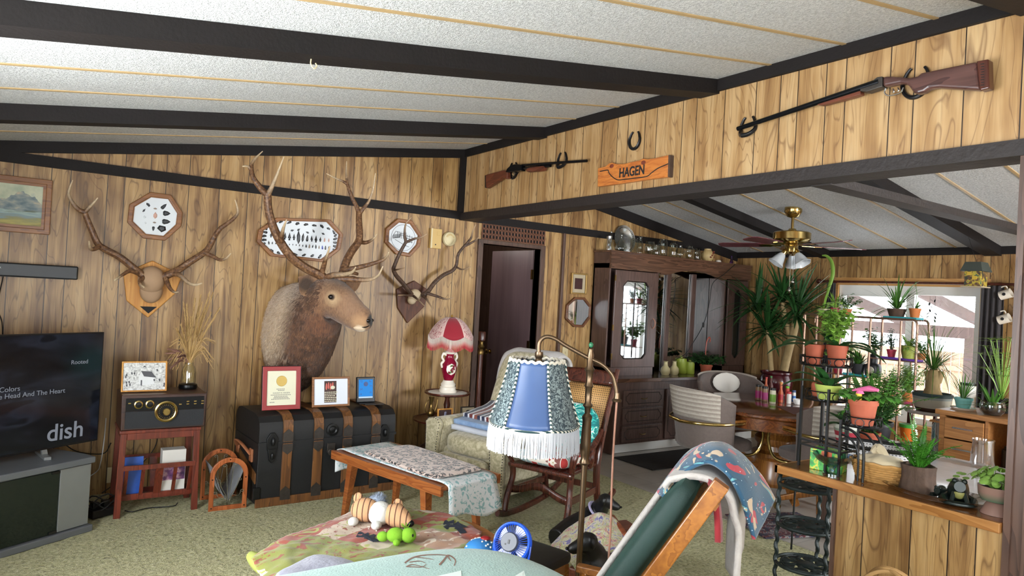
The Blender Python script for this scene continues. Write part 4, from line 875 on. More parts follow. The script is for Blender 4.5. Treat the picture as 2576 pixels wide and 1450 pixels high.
for tx, x, y, sz in (('72', -.052, .16, .022), ('36', .022, .16, .022), ('64', .03, .125, .017), ('54', -.052, .1, .022), ('28', -.052, .062, .017), ('45', .03, .075, .017)): text('digits', tx, sz, T @ Matrix.Translation((x, y, .013)), M['lcddark'], s_, .0002)
b = B(); b.lathe([(.018, .0), (.018, .0008), (0, .0008)], (-.003, .14, .0126), 20, T); b.build('sun_dial', M['lcddark'], s_)
tag(B().cbox((W(935, 1018, 5.0).x+.03, 5.06, TZ+.004), .16, .1, .008).build('slate_coaster', M['tin'], smooth=False, bevel=.002), 'thin dark slate under the right corner of the weather display', 'coaster')
t = bpy.data.objects['weather_station']; t.location.z = TZ+.009
# cords and power adapter on the floor
M['cord'] = plain('black_cord', '101011', .5)
def cord(name, label, pts, r=.0035, mat='cord', n=40, group=None): return tag(B().tube(bez(pts, n), r, 6).build(name, M[mat]), label, 'cable', group)
cord('power_cable', 'black cord running across the carpet under the magazine table', [(.56, 5.1, .012), (.6, 5.06, .012), (.7, 5.1, .012), (.84, 5.08, .012), (.88, 5.14, .012)])
cord('power_cable', 'black cord hanging down the panelling behind the magazine table', [(.75, 5.57, .55), (.79, 5.57, .35), (.7, 5.56, .2), (.55, 5.5, .1), (.45, 5.4, .06)])
cord('power_cable', 'black cord looping from the cabinet back to the wall outlet', [(.2, 5.3, .44), (.3, 5.45, .34), (.45, 5.52, .3), (.5, 5.57, .36)])
cord('power_cable', 'grey cord dropping from the radio past the table leg', [(.44, 5.33, .58), (.43, 5.25, .45), (.42, 5.27, .3), (.4, 5.4, .2), (.25, 5.4, .12)], .003, 'logo_grey')
cord('power_cable', 'black cord trailing down the panelling left of the sound bar plate', [(-.17, 5.58, 1.5), (-.19, 5.585, 1.3), (-.16, 5.585, 1.18), (-.15, 5.57, 1.0)])
t = thing('power_strip', 'black power strip with a coil of cords on the carpet beside the cabinet', 'power strip', (.42, 5.08, 0), .5)
B().box(-.08, .08, -.05, .05, .008, .06).build('body', M['black'], t, smooth=False, bevel=.006)
b = B(); b.tube([( .02+.09*cos(a)*(1+.05*sin(3*a)), .02+.08*sin(a), .08+.03*sin(2.3*a)) for a in [i*.35 for i in range(50)]], .004, 6); b.build('cord_coil', M['cord'], t)
for x in (-.04, .03): B().box(x-.02, x+.02, -.02, .02, .06, .10).build('plug', M['black'], t, smooth=False, bevel=.004)
p = W(283, 1195, 5.6); t = thing('wall_outlet', 'almond electrical outlet low on the panelling behind the red table', 'outlet', (p.x, 5.6, p.z)); B().box(-.035, .035, -.055, .055, 0, .006, FT).build('plate', M['cream'], t, smooth=False, bevel=.002)
p = W(1421, 888, 5.6); t = thing('light_switch', 'almond light switch plate beside the corner moulding', 'switch', (p.x, 5.6, p.z)); B().box(-.038, .038, -.06, .06, 0, .006, FT).build('plate', M['cream'], t, smooth=False, bevel=.002); B().box(-.005, .005, -.012, .012, .006, .016, FT).build('toggle', M['cream'], t, smooth=False)
# ================================================================ LIVING ROOM, MIDDLE: lamp table, recliner, bench, rocker
FT0 = frame_mat((0, 0, 0), (1, 0, 0), (0, 0, 1))
M['mahog'] = wood('mahogany', '32150f', '56281b', 'Z', .3, coat=.3); M['mahogx'] = wood('mahogany_top', '3a1912', '5e2c1d', 'X', .28, coat=.3)
t = thing('tiered_table', 'dark three-tier pie-crust table holding the red fringed lamp', 'side table', (3.02, 5.28, 0)); TX, TY = 3.02, 5.28
def pie(z, r): return [(0, z-.018), (r*.9, z-.016), (r, z-.006), (r, z+.006), (r*.965, z+.006), (r*.95, z), (0, z)]
sc = lambda a, z: 1+.018*abs(sin(a*6))
for z, r, nm in ((.675, .2, 'upper_tier'), (.44, .285, 'middle_tier'), (.19, .22, 'lower_tier')): B().lathe(pie(z, r), n=72, fn=sc).build(nm, M['mahogx'], t)
B().lathe([(.05, .1), (.05, .13), (.03, .16), (.022, .22), (.035, .3), (.02, .36), (.03, .41), (.03, .46), (.018, .5), (.03, .57), (.018, .62), (.035, .66)]).build('post', M['mahog'], t)
for k in range(3):
    a = 2*pi*k/3-.9; P = [(.03*cos(a), .03*sin(a), .14), (.12*cos(a), .12*sin(a), .15), (.2*cos(a), .2*sin(a), .07), (.26*cos(a), .26*sin(a), .014)]; B().tube(bez(P, 14), [.024, .02, .016, .022], 8).build('leg', M['mahog'], t)
M['lace'] = fabric('white_crochet', 'e4e0d8', bump=.5, s=220)
dl = B(); dl.lathe([(0, .002), (.15, .002), (.165, .001), (.165, 0), (0, 0)], n=60, fn=lambda a, z: 1+.05*abs(sin(a*8))); o = dl.build('doily', M['lace']); o.location = (TX, TY, .676); tag(o, 'white lace doily under the red lamp', 'doily')
# red lamp
M['crimson'] = plain('crimson_glaze', '7e0f2c', .15, var=.1); M['porc'] = plain('white_porcelain', 'e6ded0', .2, var=.03); M['giltp'] = plain('gilt_trim', 'b58c45', .3, .7, var=.2)
t = thing('table_lamp', 'ornate crimson vase lamp with red and white fringed dome shade', 'lamp', (TX, TY, .678))
B().lathe([(0, 0), (.078, 0), (.082, .012), (.07, .03), (.072, .045), (.06, .052), (.066, .07), (.05, .09), (.045, .105), (0, .105)], n=32, fn=lambda a, z: 1+.05*sin(a*4)*(1 if z < .04 else 0)).build('foot', M['porc'], t)
v = B().lathe([(.036, .105), (.048, .13), (.062, .18), (.068, .215), (.06, .26), (.042, .29), (.035, .315), (.04, .335), (.0, .335)], n=32).build('vase', M['crimson'], t)
for a in (-1.75, 1.5):
    b = B(); c_, s_ = cos(a), sin(a); b.add([], [])
    b.grid(lambda u, w_: (cos(a+(u-.5)*1.3*sin(pi*w_)**.5)*(.0705 if abs(w_-.5) < .35 else .064), sin(a+(u-.5)*1.3*sin(pi*w_)**.5)*(.0705 if abs(w_-.5) < .35 else .064), .155+.10*w_), 10, 8); b.build('medallion', M['porc'], v)
    b = B(); rr = random.Random(2)
    for k in range(9): q = a+rr.uniform(-.35, .35); b.ell((cos(q)*.071, sin(q)*.071, .205+rr.uniform(-.03, .03)), (.009, .009, .009), 7, 5)
    b.build('rose_paint', M['crimson'], v)
    b = B()
    for k in range(9): q = a+rr.uniform(-.4, .4); b.ell((cos(q)*.0705, sin(q)*.0705, .205+rr.uniform(-.035, .035)), (.008, .008, .005), 6, 4)
    b.build('leaf_paint', M['leaf'], v)
for sgn in (-1, 1):
    P = [(sgn*.035, 0, .325), (sgn*.062, 0, .34), (sgn*.075, 0, .305), (sgn*.058, 0, .275), (sgn*.078, 0, .25), (sgn*.07, 0, .215)]; b = B(); b.tube(bez(P, 26), [.011, .009, .012, .008], 8); b.ell((sgn*.06, 0, .335), (.016, .014, .014)); b.build('handle', M['porc'], t)
b = B(); b.lathe([(.04, .335), (.05, .35), (.03, .365), (.012, .38), (.008, .56), (.0, .56)]); b.build('neck', M['porc'], t)
g = G('shade_lace'); x = g.xyz(); an = g.math('ARCTAN2', x[1], x[0]); fr = g.math('ABSOLUTE', g.math('SUBTRACT', g.math('FRACT', g.math('ADD', g.math('MULTIPLY', an, 6/(2*pi)), .367)), .5))
even = g.math('GREATER_THAN', g.math('FRACT', g.math('ADD', g.math('MULTIPLY', an, 3/(2*pi)), .683)), .5)
lace = g.ramp(g.voro(scale=62, feature='DISTANCE_TO_EDGE'), [(.1, 1.0), (.24, 0.0)]); lace2 = g.ramp(g.noise(scale=48, detail=3), [(.47, 0.0), (.55, 1.0)])
redc, pale = c4('8f1024'), c4('d9b7b0'); laced = g.mix(g.math('MAXIMUM', lace, lace2), '9b2a35', pale)
zc = g.math('SUBTRACT', x[2], .47); col = g.mix(even, laced, redc); col = g.mix(g.math('GREATER_THAN', fr, .455), col, pale)
M['redshade'] = g.fin(col, .8, 0, None, **{'Sheen Weight': .3})
def domez(r): return .405+.20*sqrt(max(0, 1-(r/.196)**2))
ns = 72
def lob(a): return .035*abs(cos(a*3-.419))
b = B(); b.grid(lambda u, w_: ((.03+.166*w_)*cos(2*pi*u), (.03+.166*w_)*sin(2*pi*u), (.655-(.655-.52)*(w_**1.8)-(.02+lob(2*pi*u))*w_**5)), ns, 14); b.build('shade', M['redshade'], t, solid=.002)
g = G('lamp_fringe'); w_ = g.attr(); M['rfringe'] = g.fin(g.ramp(w_, [(.3, 'e2d3c8'), (.55, 'd9918a'), (.75, 'c2484e')]), .9)
b = B()
for k in range(230):
    a = 2*pi*k/230; z0 = .50-lob(a); z1 = z0-.10; rj = .196+random.uniform(-.001, .001); r1 = rj+random.uniform(.0, .006); aa = a+random.uniform(-.012, .012); n0 = len(b.v)
    b.tube([(rj*cos(a), rj*sin(a), z0), (rj*cos(a), rj*sin(a), (z0+z1)/2), (r1*cos(aa), r1*sin(aa), z1)], .0019, 3)
    for i in range(len(b.v)-n0): b.w[n0+i] = .001+(i//3)/2*.95
b.build('fringe', M['rfringe'], t); B().lathe([(.006, .655), (.012, .66), (.008, .675), (0, .68)]).build('finial', M['giltp'], t)
# frames, ewer and bottle on the tiers
t, T, w, h = standframe('small_photo_frame', 'small oak photo frame on the tiered table beside the brass ewer', 'picture', [(1097, 1019), (1137, 1018), (1138, 1055), (1100, 1057)], 5.07, .447, 'maple', M['brownpic'], .012, .12)
b = B(); b.ell(T @ V((0, h*.4, .0085)), (.016, .003, .035)); b.ell(T @ V((.004, h*.7, .0085)), (.012, .003, .012)); b.build('figure', M['lcdblue'] if 0 else plain('faded_print', '8f8fa8', .6, var=.4, vs=60), t)
M['sepia'] = plain('sepia_print', 'b7a88c', .6, var=.1)
t, T, w, h = standframe('small_photo_frame', 'small dark metal frame with an old portrait on the tiered table', 'picture', [(1157, 1018), (1192, 1018), (1194, 1057), (1158, 1058)], 5.06, .447, 'tin', M['sepia'], .009, .1)
b = B(); b.ell(T @ V((0, h*.55, .009)), (.016, .002, .024)); b.build('face', plain('portrait_face', 'cdbfa6', .6), t)
b = B(); b.ell(T @ V((0, h*.70, .0095)), (.018, .002, .011)); quadp = [(-.038, .012), (.038, .012), (.034, h*.3), (.012, h*.36), (-.012, h*.36), (-.034, h*.3)]; b.prism(quadp, .0082, .0088, T); b.build('suit', M['ink'], t)
p = W(1080, 1055, 5.16); t = thing('brass_ewer', 'slender tarnished brass ewer on the middle tier beside the small frames', 'ewer', (p.x+.01, 5.16, .447)); M['oldbrass'] = plain('tarnished_brass', '7a6238', .3, .9, var=.25)
B().lathe([(0, 0), (.028, 0), (.024, .01), (.009, .03), (.009, .04), (.03, .06), (.036, .08), (.028, .1), (.012, .12), (.01, .16), (.02, .2), (.024, .215), (.018, .2), (.0, .16)], n=20).build('body', M['oldbrass'], t)
B().tube(bez([(-.03, 0, .07), (-.055, 0, .11), (-.045, 0, .17), (-.016, 0, .2)], 14), .004, 6).build('handle', M['oldbrass'], t); B().tube(bez([(.03, 0, .08), (.05, 0, .13), (.06, 0, .19)], 10), [.008, .004], 6).build('spout', M['oldbrass'], t)
M['plasticb'] = glass('water_bottle_plastic', 'eef4f6', .2)
p = W(1058, 1110, 5.2); t = thing('water_bottle', 'small clear water bottle with white cap on the lowest tier', 'bottle', (2.88, 5.2, .1965)); B().lathe([(0, 0), (.03, .002), (.032, .02), (.029, .06), (.032, .1), (.03, .14), (.012, .17), (.012, .18)], n=18, cap=False).build('bottle', M['plasticb'], t); B().lathe([(.0305, .065), (.0325, .067), (.0325, .1), (.0305, .102)], n=18, cap=False).build('paper_band', plain('pale_label', 'b9c4cc', .5), t); B().lathe([(.014, .175), (.014, .192), (0, .193)], n=14).build('cap', M['white'], t)
# turned wooden post lamp stand behind the recliner
p = W(1212, 833, 5.35); t = thing('candle_stand', 'tall turned mahogany post with brass collars standing left of the doorway', 'floor stand', (3.385, 5.35, 0))
B().lathe([(0, 0), (.13, 0), (.13, .02), (.05, .05), (.03, .08), (.022, .2), (.026, .5), (.02, .9), (.022, 1.0)]).build('post', M['mahog'], t); B().lathe([(.026, 1.0), (.03, 1.02), (.018, 1.05), (.03, 1.07), (.016, 1.10), (.02, 1.12)]).build('collar', M['oldbrass'], t); B().lathe([(.02, 1.12), (.033, 1.13), (.036, 1.2), (.03, 1.21), (.0, 1.205)]).build('cup', M['mahog'], t)
# ---------------------------------------------------------------- recliner
g = G('cream_brocade'); nz = g.noise(scale=28, detail=4, dist=1.2); M['brocade'] = g.fin(g.ramp(nz, [(.38, '9d9474'), (.5, 'b5ab8b'), (.62, 'c4bb9d')]), .75, 0, g.bump(nz, .3, .004), **{'Sheen Weight': .4})
M['fleece'] = fabric('pale_fleece', 'd2cecb', 'b9b4b2', s=60, bump=.9, vs=18)
t = thing('recliner', 'cream brocade upholstered recliner with nailhead arms between the tiered table and the rocker', 'armchair', (3.08, 4.56, 0), radians(-73.7))
def rb(b, x0, x1, y0, y1, z0, z1, e=.35, M_=None): b.sup(((x0+x1)/2, (y0+y1)/2, (z0+z1)/2), ((x1-x0)/2, (y1-y0)/2, (z1-z0)/2), e, e, 28, 16, M_); return b
rb(B(), -.27, .27, -.38, .25, .3, .48, .5).build('seat_cushion', M['brocade'], t); rb(B(), -.3, .3, -.33, .36, .08, .36, .2).build('base', M['brocade'], t)
for sx in (-1, 1):
    b = B(); pr = [(-.065, .1), (-.07, .35), (-.085, .47), (-.10, .525), (-.075, .56), (-.03, .572), (.03, .56), (.062, .53), (.055, .5), (.05, .3), (.055, .1)]
    TT = Matrix(((sx, 0, 0, sx*.345), (0, 0, 1, 0), (0, 1, 0, 0), (0, 0, 0, 1))); rg = [[TT @ V((x, z, y)) for x, z in pr] for y in (-.36, -.1, .15, .34)]; b.loft(rg)
    b.loft([[TT @ V((x*1.04, z*1.0+.003, y)) for x, z in pr] for y in (-.40, -.36)]); a_ = b.build('arm', M['brocade'], t, bevel=.012, angle=45)
    n_ = B()
    for i in range(len(pr)-1):
        (xa, za), (xb, zb) = pr[i], pr[i+1]; L = sqrt((xb-xa)**2+(zb-za)**2); 
        for k in range(max(1, int(L/.02))): u = k/max(1, int(L/.02)); n_.ell(TT @ V(((xa+(xb-xa)*u)*.97, za+(zb-za)*u, -.401)), .0045, 5, 4)
    n_.build('nailhead_trim', M['tin'], a_)
RX = Matrix.Rotation(radians(-20), 4, 'X')
BT = Matrix.Translation((0, .27, .42)) @ RX
rb(B(), -.27, .27, -.08, .09, -.1, .68, .45, BT).build('backrest', M['brocade'], t); rb(B(), -.23, .23, -.13, -.02, .02, .34, .6, BT).build('lumbar_pillow', M['brocade'], t)
rb(B(), -.25, .25, -.42, -.36, .09, .33, .3).build('footrest', M['brocade'], t)
for x in (-.25, .25):
    for y in (-.28, .3): B().cyl((x, y, 0), (x, y, .09), .022, .028).build('foot', M['mahog'], t)
# fleece over the top of the recliner back
b = B(); rows = []
for j in range(9):
    x = -.285+.57*j/8; e = .012*sin(j*2.1); k = .0 if 0 < j < 8 else -.03
    rows.append([BT @ V(p_) for p_ in ((x, -.115, .40+e), (x*1.02, -.12, .52+e), (x, -.10, .66+k), (x, .0, .715+k), (x, .11, .66+k), (x, .125, .45+e), (x, .12, .3-e))])
b.surf(rows, 24, 24); M['fl2'] = fabric('fleece_edge', 'd5d2cf', s=60, bump=.8); o = b.build('fleece_throw', M['fleece'], solid=.02); o.location = t.location; o.rotation_euler = t.rotation_euler; tag(o, 'pale grey fleece throw hanging over the top of the recliner', 'throw')
# folded striped towels on the recliner seat
def foldstack(name, label, mat, cx, cy, z, sx, sy, th, rz, edgecol=None):
    t = thing(name, label, 'blanket', (cx, cy, z), rz); return t
g = G('blue_plush'); M['bluetowel'] = fabric('blue_white_towel', '3f6ea6', 'a9bfd8', s=120, bump=.8, vs=14); M['whitetowel'] = fabric('white_towel', 'c9cdd8', s=120, bump=.8)
g = G('striped_plush'); x = g.xyz(); st = g.math('FRACT', g.math('MULTIPLY', g.math('ADD', x[0], g.math('MULTIPLY', g.noise(scale=6), .05)), 5.5)); M['stripes'] = g.fin(g.ramp(st, [(0, '1b2340'), (.2, 'd8d8dc'), (.3, '6e2a26'), (.5, 'd8d8dc'), (.6, '8a4b3a'), (.75, '1b2340'), (.9, 'd8d8dc')], 'CONSTANT'), .95, 0, g.bump(g.noise(scale=140), .8, .006), **{'Sheen Weight': .3})
R_ = Matrix.Rotation(radians(-73.7), 4, 'Z'); base = V((3.08, 4.56, 0))
def towel(name, label, mat, z, dx, dy, sx, sy, th, lift):
    b = B(); rows = []
    for j in range(7):
        v_ = j/6; y = -sy/2+sy*v_; row = []
        for i in range(9):
            u = i/8; xx = -sx/2+sx*u; zz = lift*v_**1.5+.014*sin(u*5+j)*v_+.25*max(0, u-.72)*0; row.append((xx, y, zz))
        rows.append(row)
    b.surf(rows, 24, 18); o = b.build(name, M[mat], solid=th); o.location = base+R_ @ V((dx, dy+.02, z)); o.rotation_euler = (0, 0, radians(-73.7)); return tag(o, label, 'towel')
towel('folded_towel', 'pale folded towel lowest on the recliner seat', 'whitetowel', .50, -.02, -.1, .44, .40, .035, .03)
towel('folded_towel', 'blue and white plush towel in the middle of the recliner stack', 'bluetowel', .54, -.02, -.07, .45, .40, .035, .05)
towel('folded_towel', 'navy, white and rust striped blanket topmost on the recliner stack', 'stripes', .578, -.02, .0, .44, .34, .035, .08)
# ---------------------------------------------------------------- bench, runner, leopard throw
BZ = .42; A0, A1, A2, A3 = V((1.742, 4.534, 0)), V((1.997, 3.455, 0)), V((2.47, 3.656, 0)), V((2.219, 4.734, 0))
bc = (A0+A1+A2+A3)/4; ang = atan2((A1-A0).y, (A1-A0).x); bl, bw = 1.12, .50
M['teak'] = wood('orange_teak', '75391a', 'a3602f', 'X', .3, coat=.3)
t = thing('coffee_bench', 'long orange wood coffee table with tapered legs in front of the trunk', 'coffee table', (bc.x, bc.y, 0), ang)
B().box(-bl/2, bl/2, -bw/2, bw/2, BZ-.024, BZ).build('table_top', M['teak'], t, smooth=False, bevel=.004)
b = B(); b.box(-bl/2, bl/2, -bw/2-.004, -bw/2+.02, BZ-.055, BZ+.004); b.box(-bl/2, bl/2, bw/2-.02, bw/2+.004, BZ-.055, BZ+.004); b.build('edge_rail', M['teak'], t, smooth=False, bevel=.003)
for sx in (-1, 1):
    for sy in (-1, 1): x, y = sx*(bl/2-.19), sy*(bw/2-.05); B().bar((x+sx*.05, y+sy*.015, 0), (x, y, BZ-.03), .034, .034, (0, 1, 0), .052, .06).build('leg', M['teak'], t, smooth=False, bevel=.003)
g = G('blue_sprig_print'); nz = g.noise(scale=26, detail=2, dist=1.5); n2 = g.voro(scale=30, rnd=1)
M['sprig'] = g.fin(g.mix(g.ramp(nz, [(.54, 0.0), (.58, 1.0)]), 'd6dadb', '8fb4b6'), .85, 0, g.bump(g.noise(scale=300), .15, .002))
b = B(); rows = []
for j in range(5):
    y = -.205+.41*j/4; w0 = .012*sin(j*1.7); rows.append([(-bl/2-.012, y, BZ-.16+w0), (-bl/2-.014, y, BZ-.06), (-bl/2+.02, y, BZ+.006), (-.3, y, BZ+.006), (.3, y, BZ+.006), (bl/2-.02, y, BZ+.006), (bl/2+.016, y, BZ-.05), (bl/2+.02+.01*j, y+.01, BZ-.2+w0*2)])
b.surf(rows, 60, 10); o = b.build('table_runner', M['sprig'], solid=.003); o.location = (bc.x, bc.y, .003); o.rotation_euler = (0, 0, ang); tag(o, 'white runner with blue-green leaf print hanging off both ends of the bench', 'table runner')
g = G('leopard_print'); v = g.map(scale=(1, 1, 1)); d1 = g.voro(g.n('VectorMath', {0: g.obj(), 1: g.n('VectorMath', {0: g.noise(scale=22, detail=2, out=1), 1: (.02, .02, .02)}, operation='MULTIPLY').outputs[0]}, operation='ADD').outputs[0], 30)
ring = g.ramp(d1, [(.0, 0.0), (.26, .1), (.32, 1.0), (.5, 1.0), (.56, 0.0)]); brk = g.ramp(g.noise(scale=42, detail=1), [(.36, 0.0), (.44, 1.0)])
M['leopard'] = g.fin(g.mix(g.math('MULTIPLY', ring, brk), g.mix(g.ramp(d1, [(.12, 1.0), (.3, 0.0)]), 'cdb9ae', 'a07a64'), '121115'), .95, 0, g.bump(g.noise(scale=200), .5, .004), **{'Sheen Weight': .4})
b = B(); b.sup((.08, .0, BZ+.026), (.40, .205, .016), .5, .18, 40, 8, Matrix.Rotation(-.06, 4, 'Z')); o = b.build('leopard_throw', M['leopard']); o.location = (bc.x, bc.y, .002); o.rotation_euler = (0, 0, ang); tag(o, 'folded leopard print throw lying on the bench runner', 'throw')
# ---------------------------------------------------------------- rocking chair
M['rockwood'] = wood('rocker_dark_wood', '2f1610', '5a2d20', 'Z', .25, coat=.4)
g = G('cane_weave'); x = g.xyz(); fx = g.math('SUBTRACT', g.math('FRACT', g.math('MULTIPLY', x[0], 62.0)), .5); fz = g.math('SUBTRACT', g.math('FRACT', g.math('MULTIPLY', x[2], 62.0)), .5)
hole = g.math('LESS_THAN', g.math('ADD', g.math('MULTIPLY', fx, fx), g.math('MULTIPLY', fz, fz)), .07); M['cane'] = g.fin(g.mix(hole, g.mix(g.noise(scale=9), 'b78952', 'd0a468'), '5a3d24'), .5)
t = thing('rocking_chair', 'dark wood rocking chair with woven cane back beside the cream recliner', 'rocking chair', (3.14, 3.86, 0), radians(-68.3)); t.scale = (.98, .95, .93)
b = B(); b.prism([(-.25, -.25), (.25, -.25), (.22, .22), (-.22, .22)], .385, .41); b.build('seat', M['rockwood'], t, smooth=False, bevel=.012)
b = B(); b.bar((-.26, -.25, .395), (.26, -.25, .395), .05, .035); b.build('front_rail', M['rockwood'], t, smooth=False, bevel=.014, seg=3)
lean = .36
for sx in (-1, 1):
    b = B(); b.tube(bez([(sx*.24, -.40, .055), (sx*.24, -.3, .03), (sx*.24, -.05, .018), (sx*.235, .3, .05), (sx*.23, .52, .13)], 24), .02, 8, flat=1.3); b.build('rocker_runner', M['rockwood'], t)
    b = B(); b.tube(bez([(sx*.245, -.30, .035), (sx*.25, -.27, .15), (sx*.235, -.23, .3), (sx*.24, -.235, .40)], 14), [.02, .024, .022, .026], 8); b.build('front_leg', M['rockwood'], t)
    b = B(); b.tube(bez([(sx*.225, .26, .04), (sx*.22, .22, .25), (sx*.22, .22, .42), (sx*.225, .30, .7), (sx*.235, .46, 1.12)], 22), [.022, .024, .022, .016], 8, flat=1.2); b.build('back_post', M['rockwood'], t)
    b = B(); b.tube(bez([(sx*.24, -.23, .40), (sx*.27, -.27, .50), (sx*.275, -.22, .6), (sx*.26, -.1, .585), (sx*.25, .05, .56), (sx*.23, .24, .66)], 30), [.02, .024, .03, .024, .026, .02], 8, flat=.8)
    b.tube(bez([(sx*.24, .05, .41), (sx*.27, .02, .48), (sx*.255, .05, .56)], 10), .02, 7); b.build('arm', M['rockwood'], t)
    b = B(); b.bar((sx*.235, -.24, .2), (sx*.22, .23, .2), .018, .05); b.build('side_stretcher', M['rockwood'], t, smooth=False, bevel=.004)
b = B(); b.grid(lambda u, v_: (-.24+.48*u, -.245+.0*v_, .235+.05*sin(pi*u*1)*1.0-.03*sin(3*pi*u)*.4-.055*v_), 20, 2); b.build('front_stretcher', M['rockwood'], t, solid=.016)
b = B(); b.bar((-.22, .23, .22), (.22, .23, .22), .016, .045); b.build('rear_stretcher', M['rockwood'], t, smooth=False)
BK = lambda z: .30+(z-.7)*.4
b = B(); b.grid(lambda u, v_: (-.225+.45*u, BK(.99+.10*v_)-.0, .99+.10*v_+.012*sin(pi*u)*v_), 12, 4); b.build('crest_rail', M['rockwood'], t, solid=.028)
b = B(); b.grid(lambda u, v_: (-.215+.43*u, BK(.62+.36*v_), .62+.36*v_), 2, 4); b.build('cane_panel', M['cane'], t, solid=.006)
b = B(); b.grid(lambda u, v_: (-.215+.43*u, BK(.56+.06*v_), .56+.06*v_), 2, 2); b.build('lower_rail', M['rockwood'], t, solid=.024)
RR = Matrix.Rotation(radians(-68.3), 4, 'Z'); rbase = V((3.14, 3.86, -.025))
g = G('teal_leaf_print'); nz = g.noise(g.map(scale=(5, 5, 14), rot=(0, .7, .3)), 1.6, 2, .5, 1.5); M['tealleaf'] = g.fin(g.ramp(nz, [(.40, '0f6f70'), (.47, '2aa79a'), (.53, 'd3e6df'), (.57, '1f9a90'), (.66, '0d5c60')], 'CONSTANT'), .8, 0, g.bump(g.noise(scale=300), .2, .002))
b = B(); b.sup((0, 0, 0), (.21, .06, .20), .75, .35, 30, 14, Matrix.Rotation(radians(-24), 4, 'X')); o = b.build('throw_pillow', M['tealleaf']); o.location = rbase+RR @ V((.02, .13, .63)); o.rotation_euler = (0, 0, radians(-68.3)); tag(o, 'teal pillow with white palm leaves leaning in the rocking chair', 'pillow')
g = G('hexagon_print'); x = g.xyz(); vd = g.voro(g.map(scale=(1, 1, .0)), 22, 'DISTANCE_TO_EDGE', rnd=.25); vc = g.voro(g.map(scale=(1, 1, .0)), 22, 'F1', 1, rnd=.25)
sepv = g.n('SeparateColor', {0: vc}).outputs[0]; M['hexa'] = g.fin(g.mix(g.math('LESS_THAN', vd, .06), g.ramp(sepv, [(0, 'a5302c'), (.25, '8fa3a3'), (.45, '7c4a44'), (.65, 'b3423a'), (.82, '9b8f5e')], 'CONSTANT'), 'd8cfc2'), .85)
b = B(); b.sup((0, 0, 0), (.21, .20, .06), .75, .3, 30, 14); o = b.build('seat_pillow', M['hexa']); o.location = rbase+RR @ V((0, -.06, .465)); o.rotation_euler = (0, 0, radians(-68.3)); tag(o, 'pillow with red and grey honeycomb print on the rocking chair seat', 'pillow')
# ---------------------------------------------------------------- floor lamp with blue shade
LX, LY = 2.1, 2.385; D0 = (V((LX, LY, 1.0))-CP).dot(_F)
def dep(px, py, d=D0): r = ray(px, py); return CP+r*d
M['bronze'] = plain('antique_bronze', '6f5b46', .3, .85, var=.15); M['copper'] = plain('pinkish_cord', 'a87a66', .7)
t = thing('floor_lamp', 'bronze bridge-arm floor lamp with blue paneled shade and white fringe', 'floor lamp', (LX, LY, 0))
zt = dep(1478, 868).z
B().lathe([(0, 0), (.15, 0), (.15, .015), (.12, .03), (.05, .045), (.02, .07), (.013, .09)]).build('base', M['bronze'], t)
B().lathe([(.0135, .08), (.0135, .80)], n=16, fn=lambda a, z: 1+.06*sin(a*8)).build('pole', M['bronze'], t)
B().lathe([(.013, .80), (.025, .81), (.018, .83), (.022, .845), (.024, .9), (.020, 1.0), (.024, 1.02), (.012, 1.035), (.015, 1.06), (.024, 1.07), (.014, 1.085), (.016, 1.15), (.022, 1.16), (.014, 1.18), (.018, 1.225), (.024, 1.235), (.014, 1.25), (.016, 1.30), (.010, 1.32), (.012, 1.33)], n=20).build('turned_post', M['bronze'], t)
B().ell((0, 0, zt), (.011, .011, .013)).build('finial', plain('green_glass_finial', '2f6a4a', .1), t)
arm = [dep(1552, 1000), dep(1549, 975), dep(1540, 945), dep(1515, 918), dep(1478, 900), dep(1445, 882), dep(1420, 868), dep(1395, 852), dep(1372, 848), dep(1357, 862), dep(1355, 890)]
b = B(); b.tube(bez(arm, 50), .0095, 10); q = arm[0]; b.lathe([(.0, -.02), (.022, -.02), (.024, -.012), (.014, -.006), (.012, .02), (0, .02)], q, 14); b.build('bridge_arm', M['bronze'], t, world=True)
SCN = dep(1354, 930); b = B(); sc_ = SCN; b.lathe([(.018, .08), (.02, .06), (.014, .05), (.022, .03), (.026, .0), (.02, -.07), (0, -.07)], sc_, 18); b.build('socket', M['bronze'], t, world=True)
z0, z1 = dep(1358, 905).z, dep(1345, 1064).z; r0, r1 = .125, .205; S = V((dep(1348, 980).x, dep(1348, 980).y, 0)); nP = 6; OFFA = radians(15)
g = G('blue_satin'); M['bsatin'] = g.fin(g.mix(g.noise(scale=5, detail=2), '29406a', '3a5784'), .38, 0, None, **{'Sheen Weight': .3}); g = G('scroll_brocade'); nz = g.noise(scale=34, detail=1, dist=2.2); M['scroll'] = g.fin(g.mix(g.ramp(g.math('ABSOLUTE', g.math('SUBTRACT', nz, .5)), [(.03, 1.0), (.07, 0.0)]), '2f3f47', '8d9c9c'), .55)
def sp(a, u):
    k = a/(2*pi)*nP; f = k-math.floor(k); a0 = 2*pi*math.floor(k)/nP; a1 = a0+OFFA; a2 = a1+2*pi/nP; ca = V((cos(a1), sin(a1), 0)).lerp(V((cos(a2), sin(a2), 0)), f); ca = ca.lerp(ca.normalized(), .75); rr_ = r0+(r1-r0)*(u**1.25)
    return S+ca*rr_*(1-.02*sin(pi*u))+V((0, 0, z0+(z1-z0)*u-.006*sin(pi*f)*u*u))
for k in range(nP):
    b = B(); b.grid(lambda u, v_, k=k: sp(2*pi*(k+min(u, .9999))/nP, v_), 8, 12); b.build('shade_panel', M['bsatin'] if k % 2 else M['scroll'], t, world=True, solid=.0012)
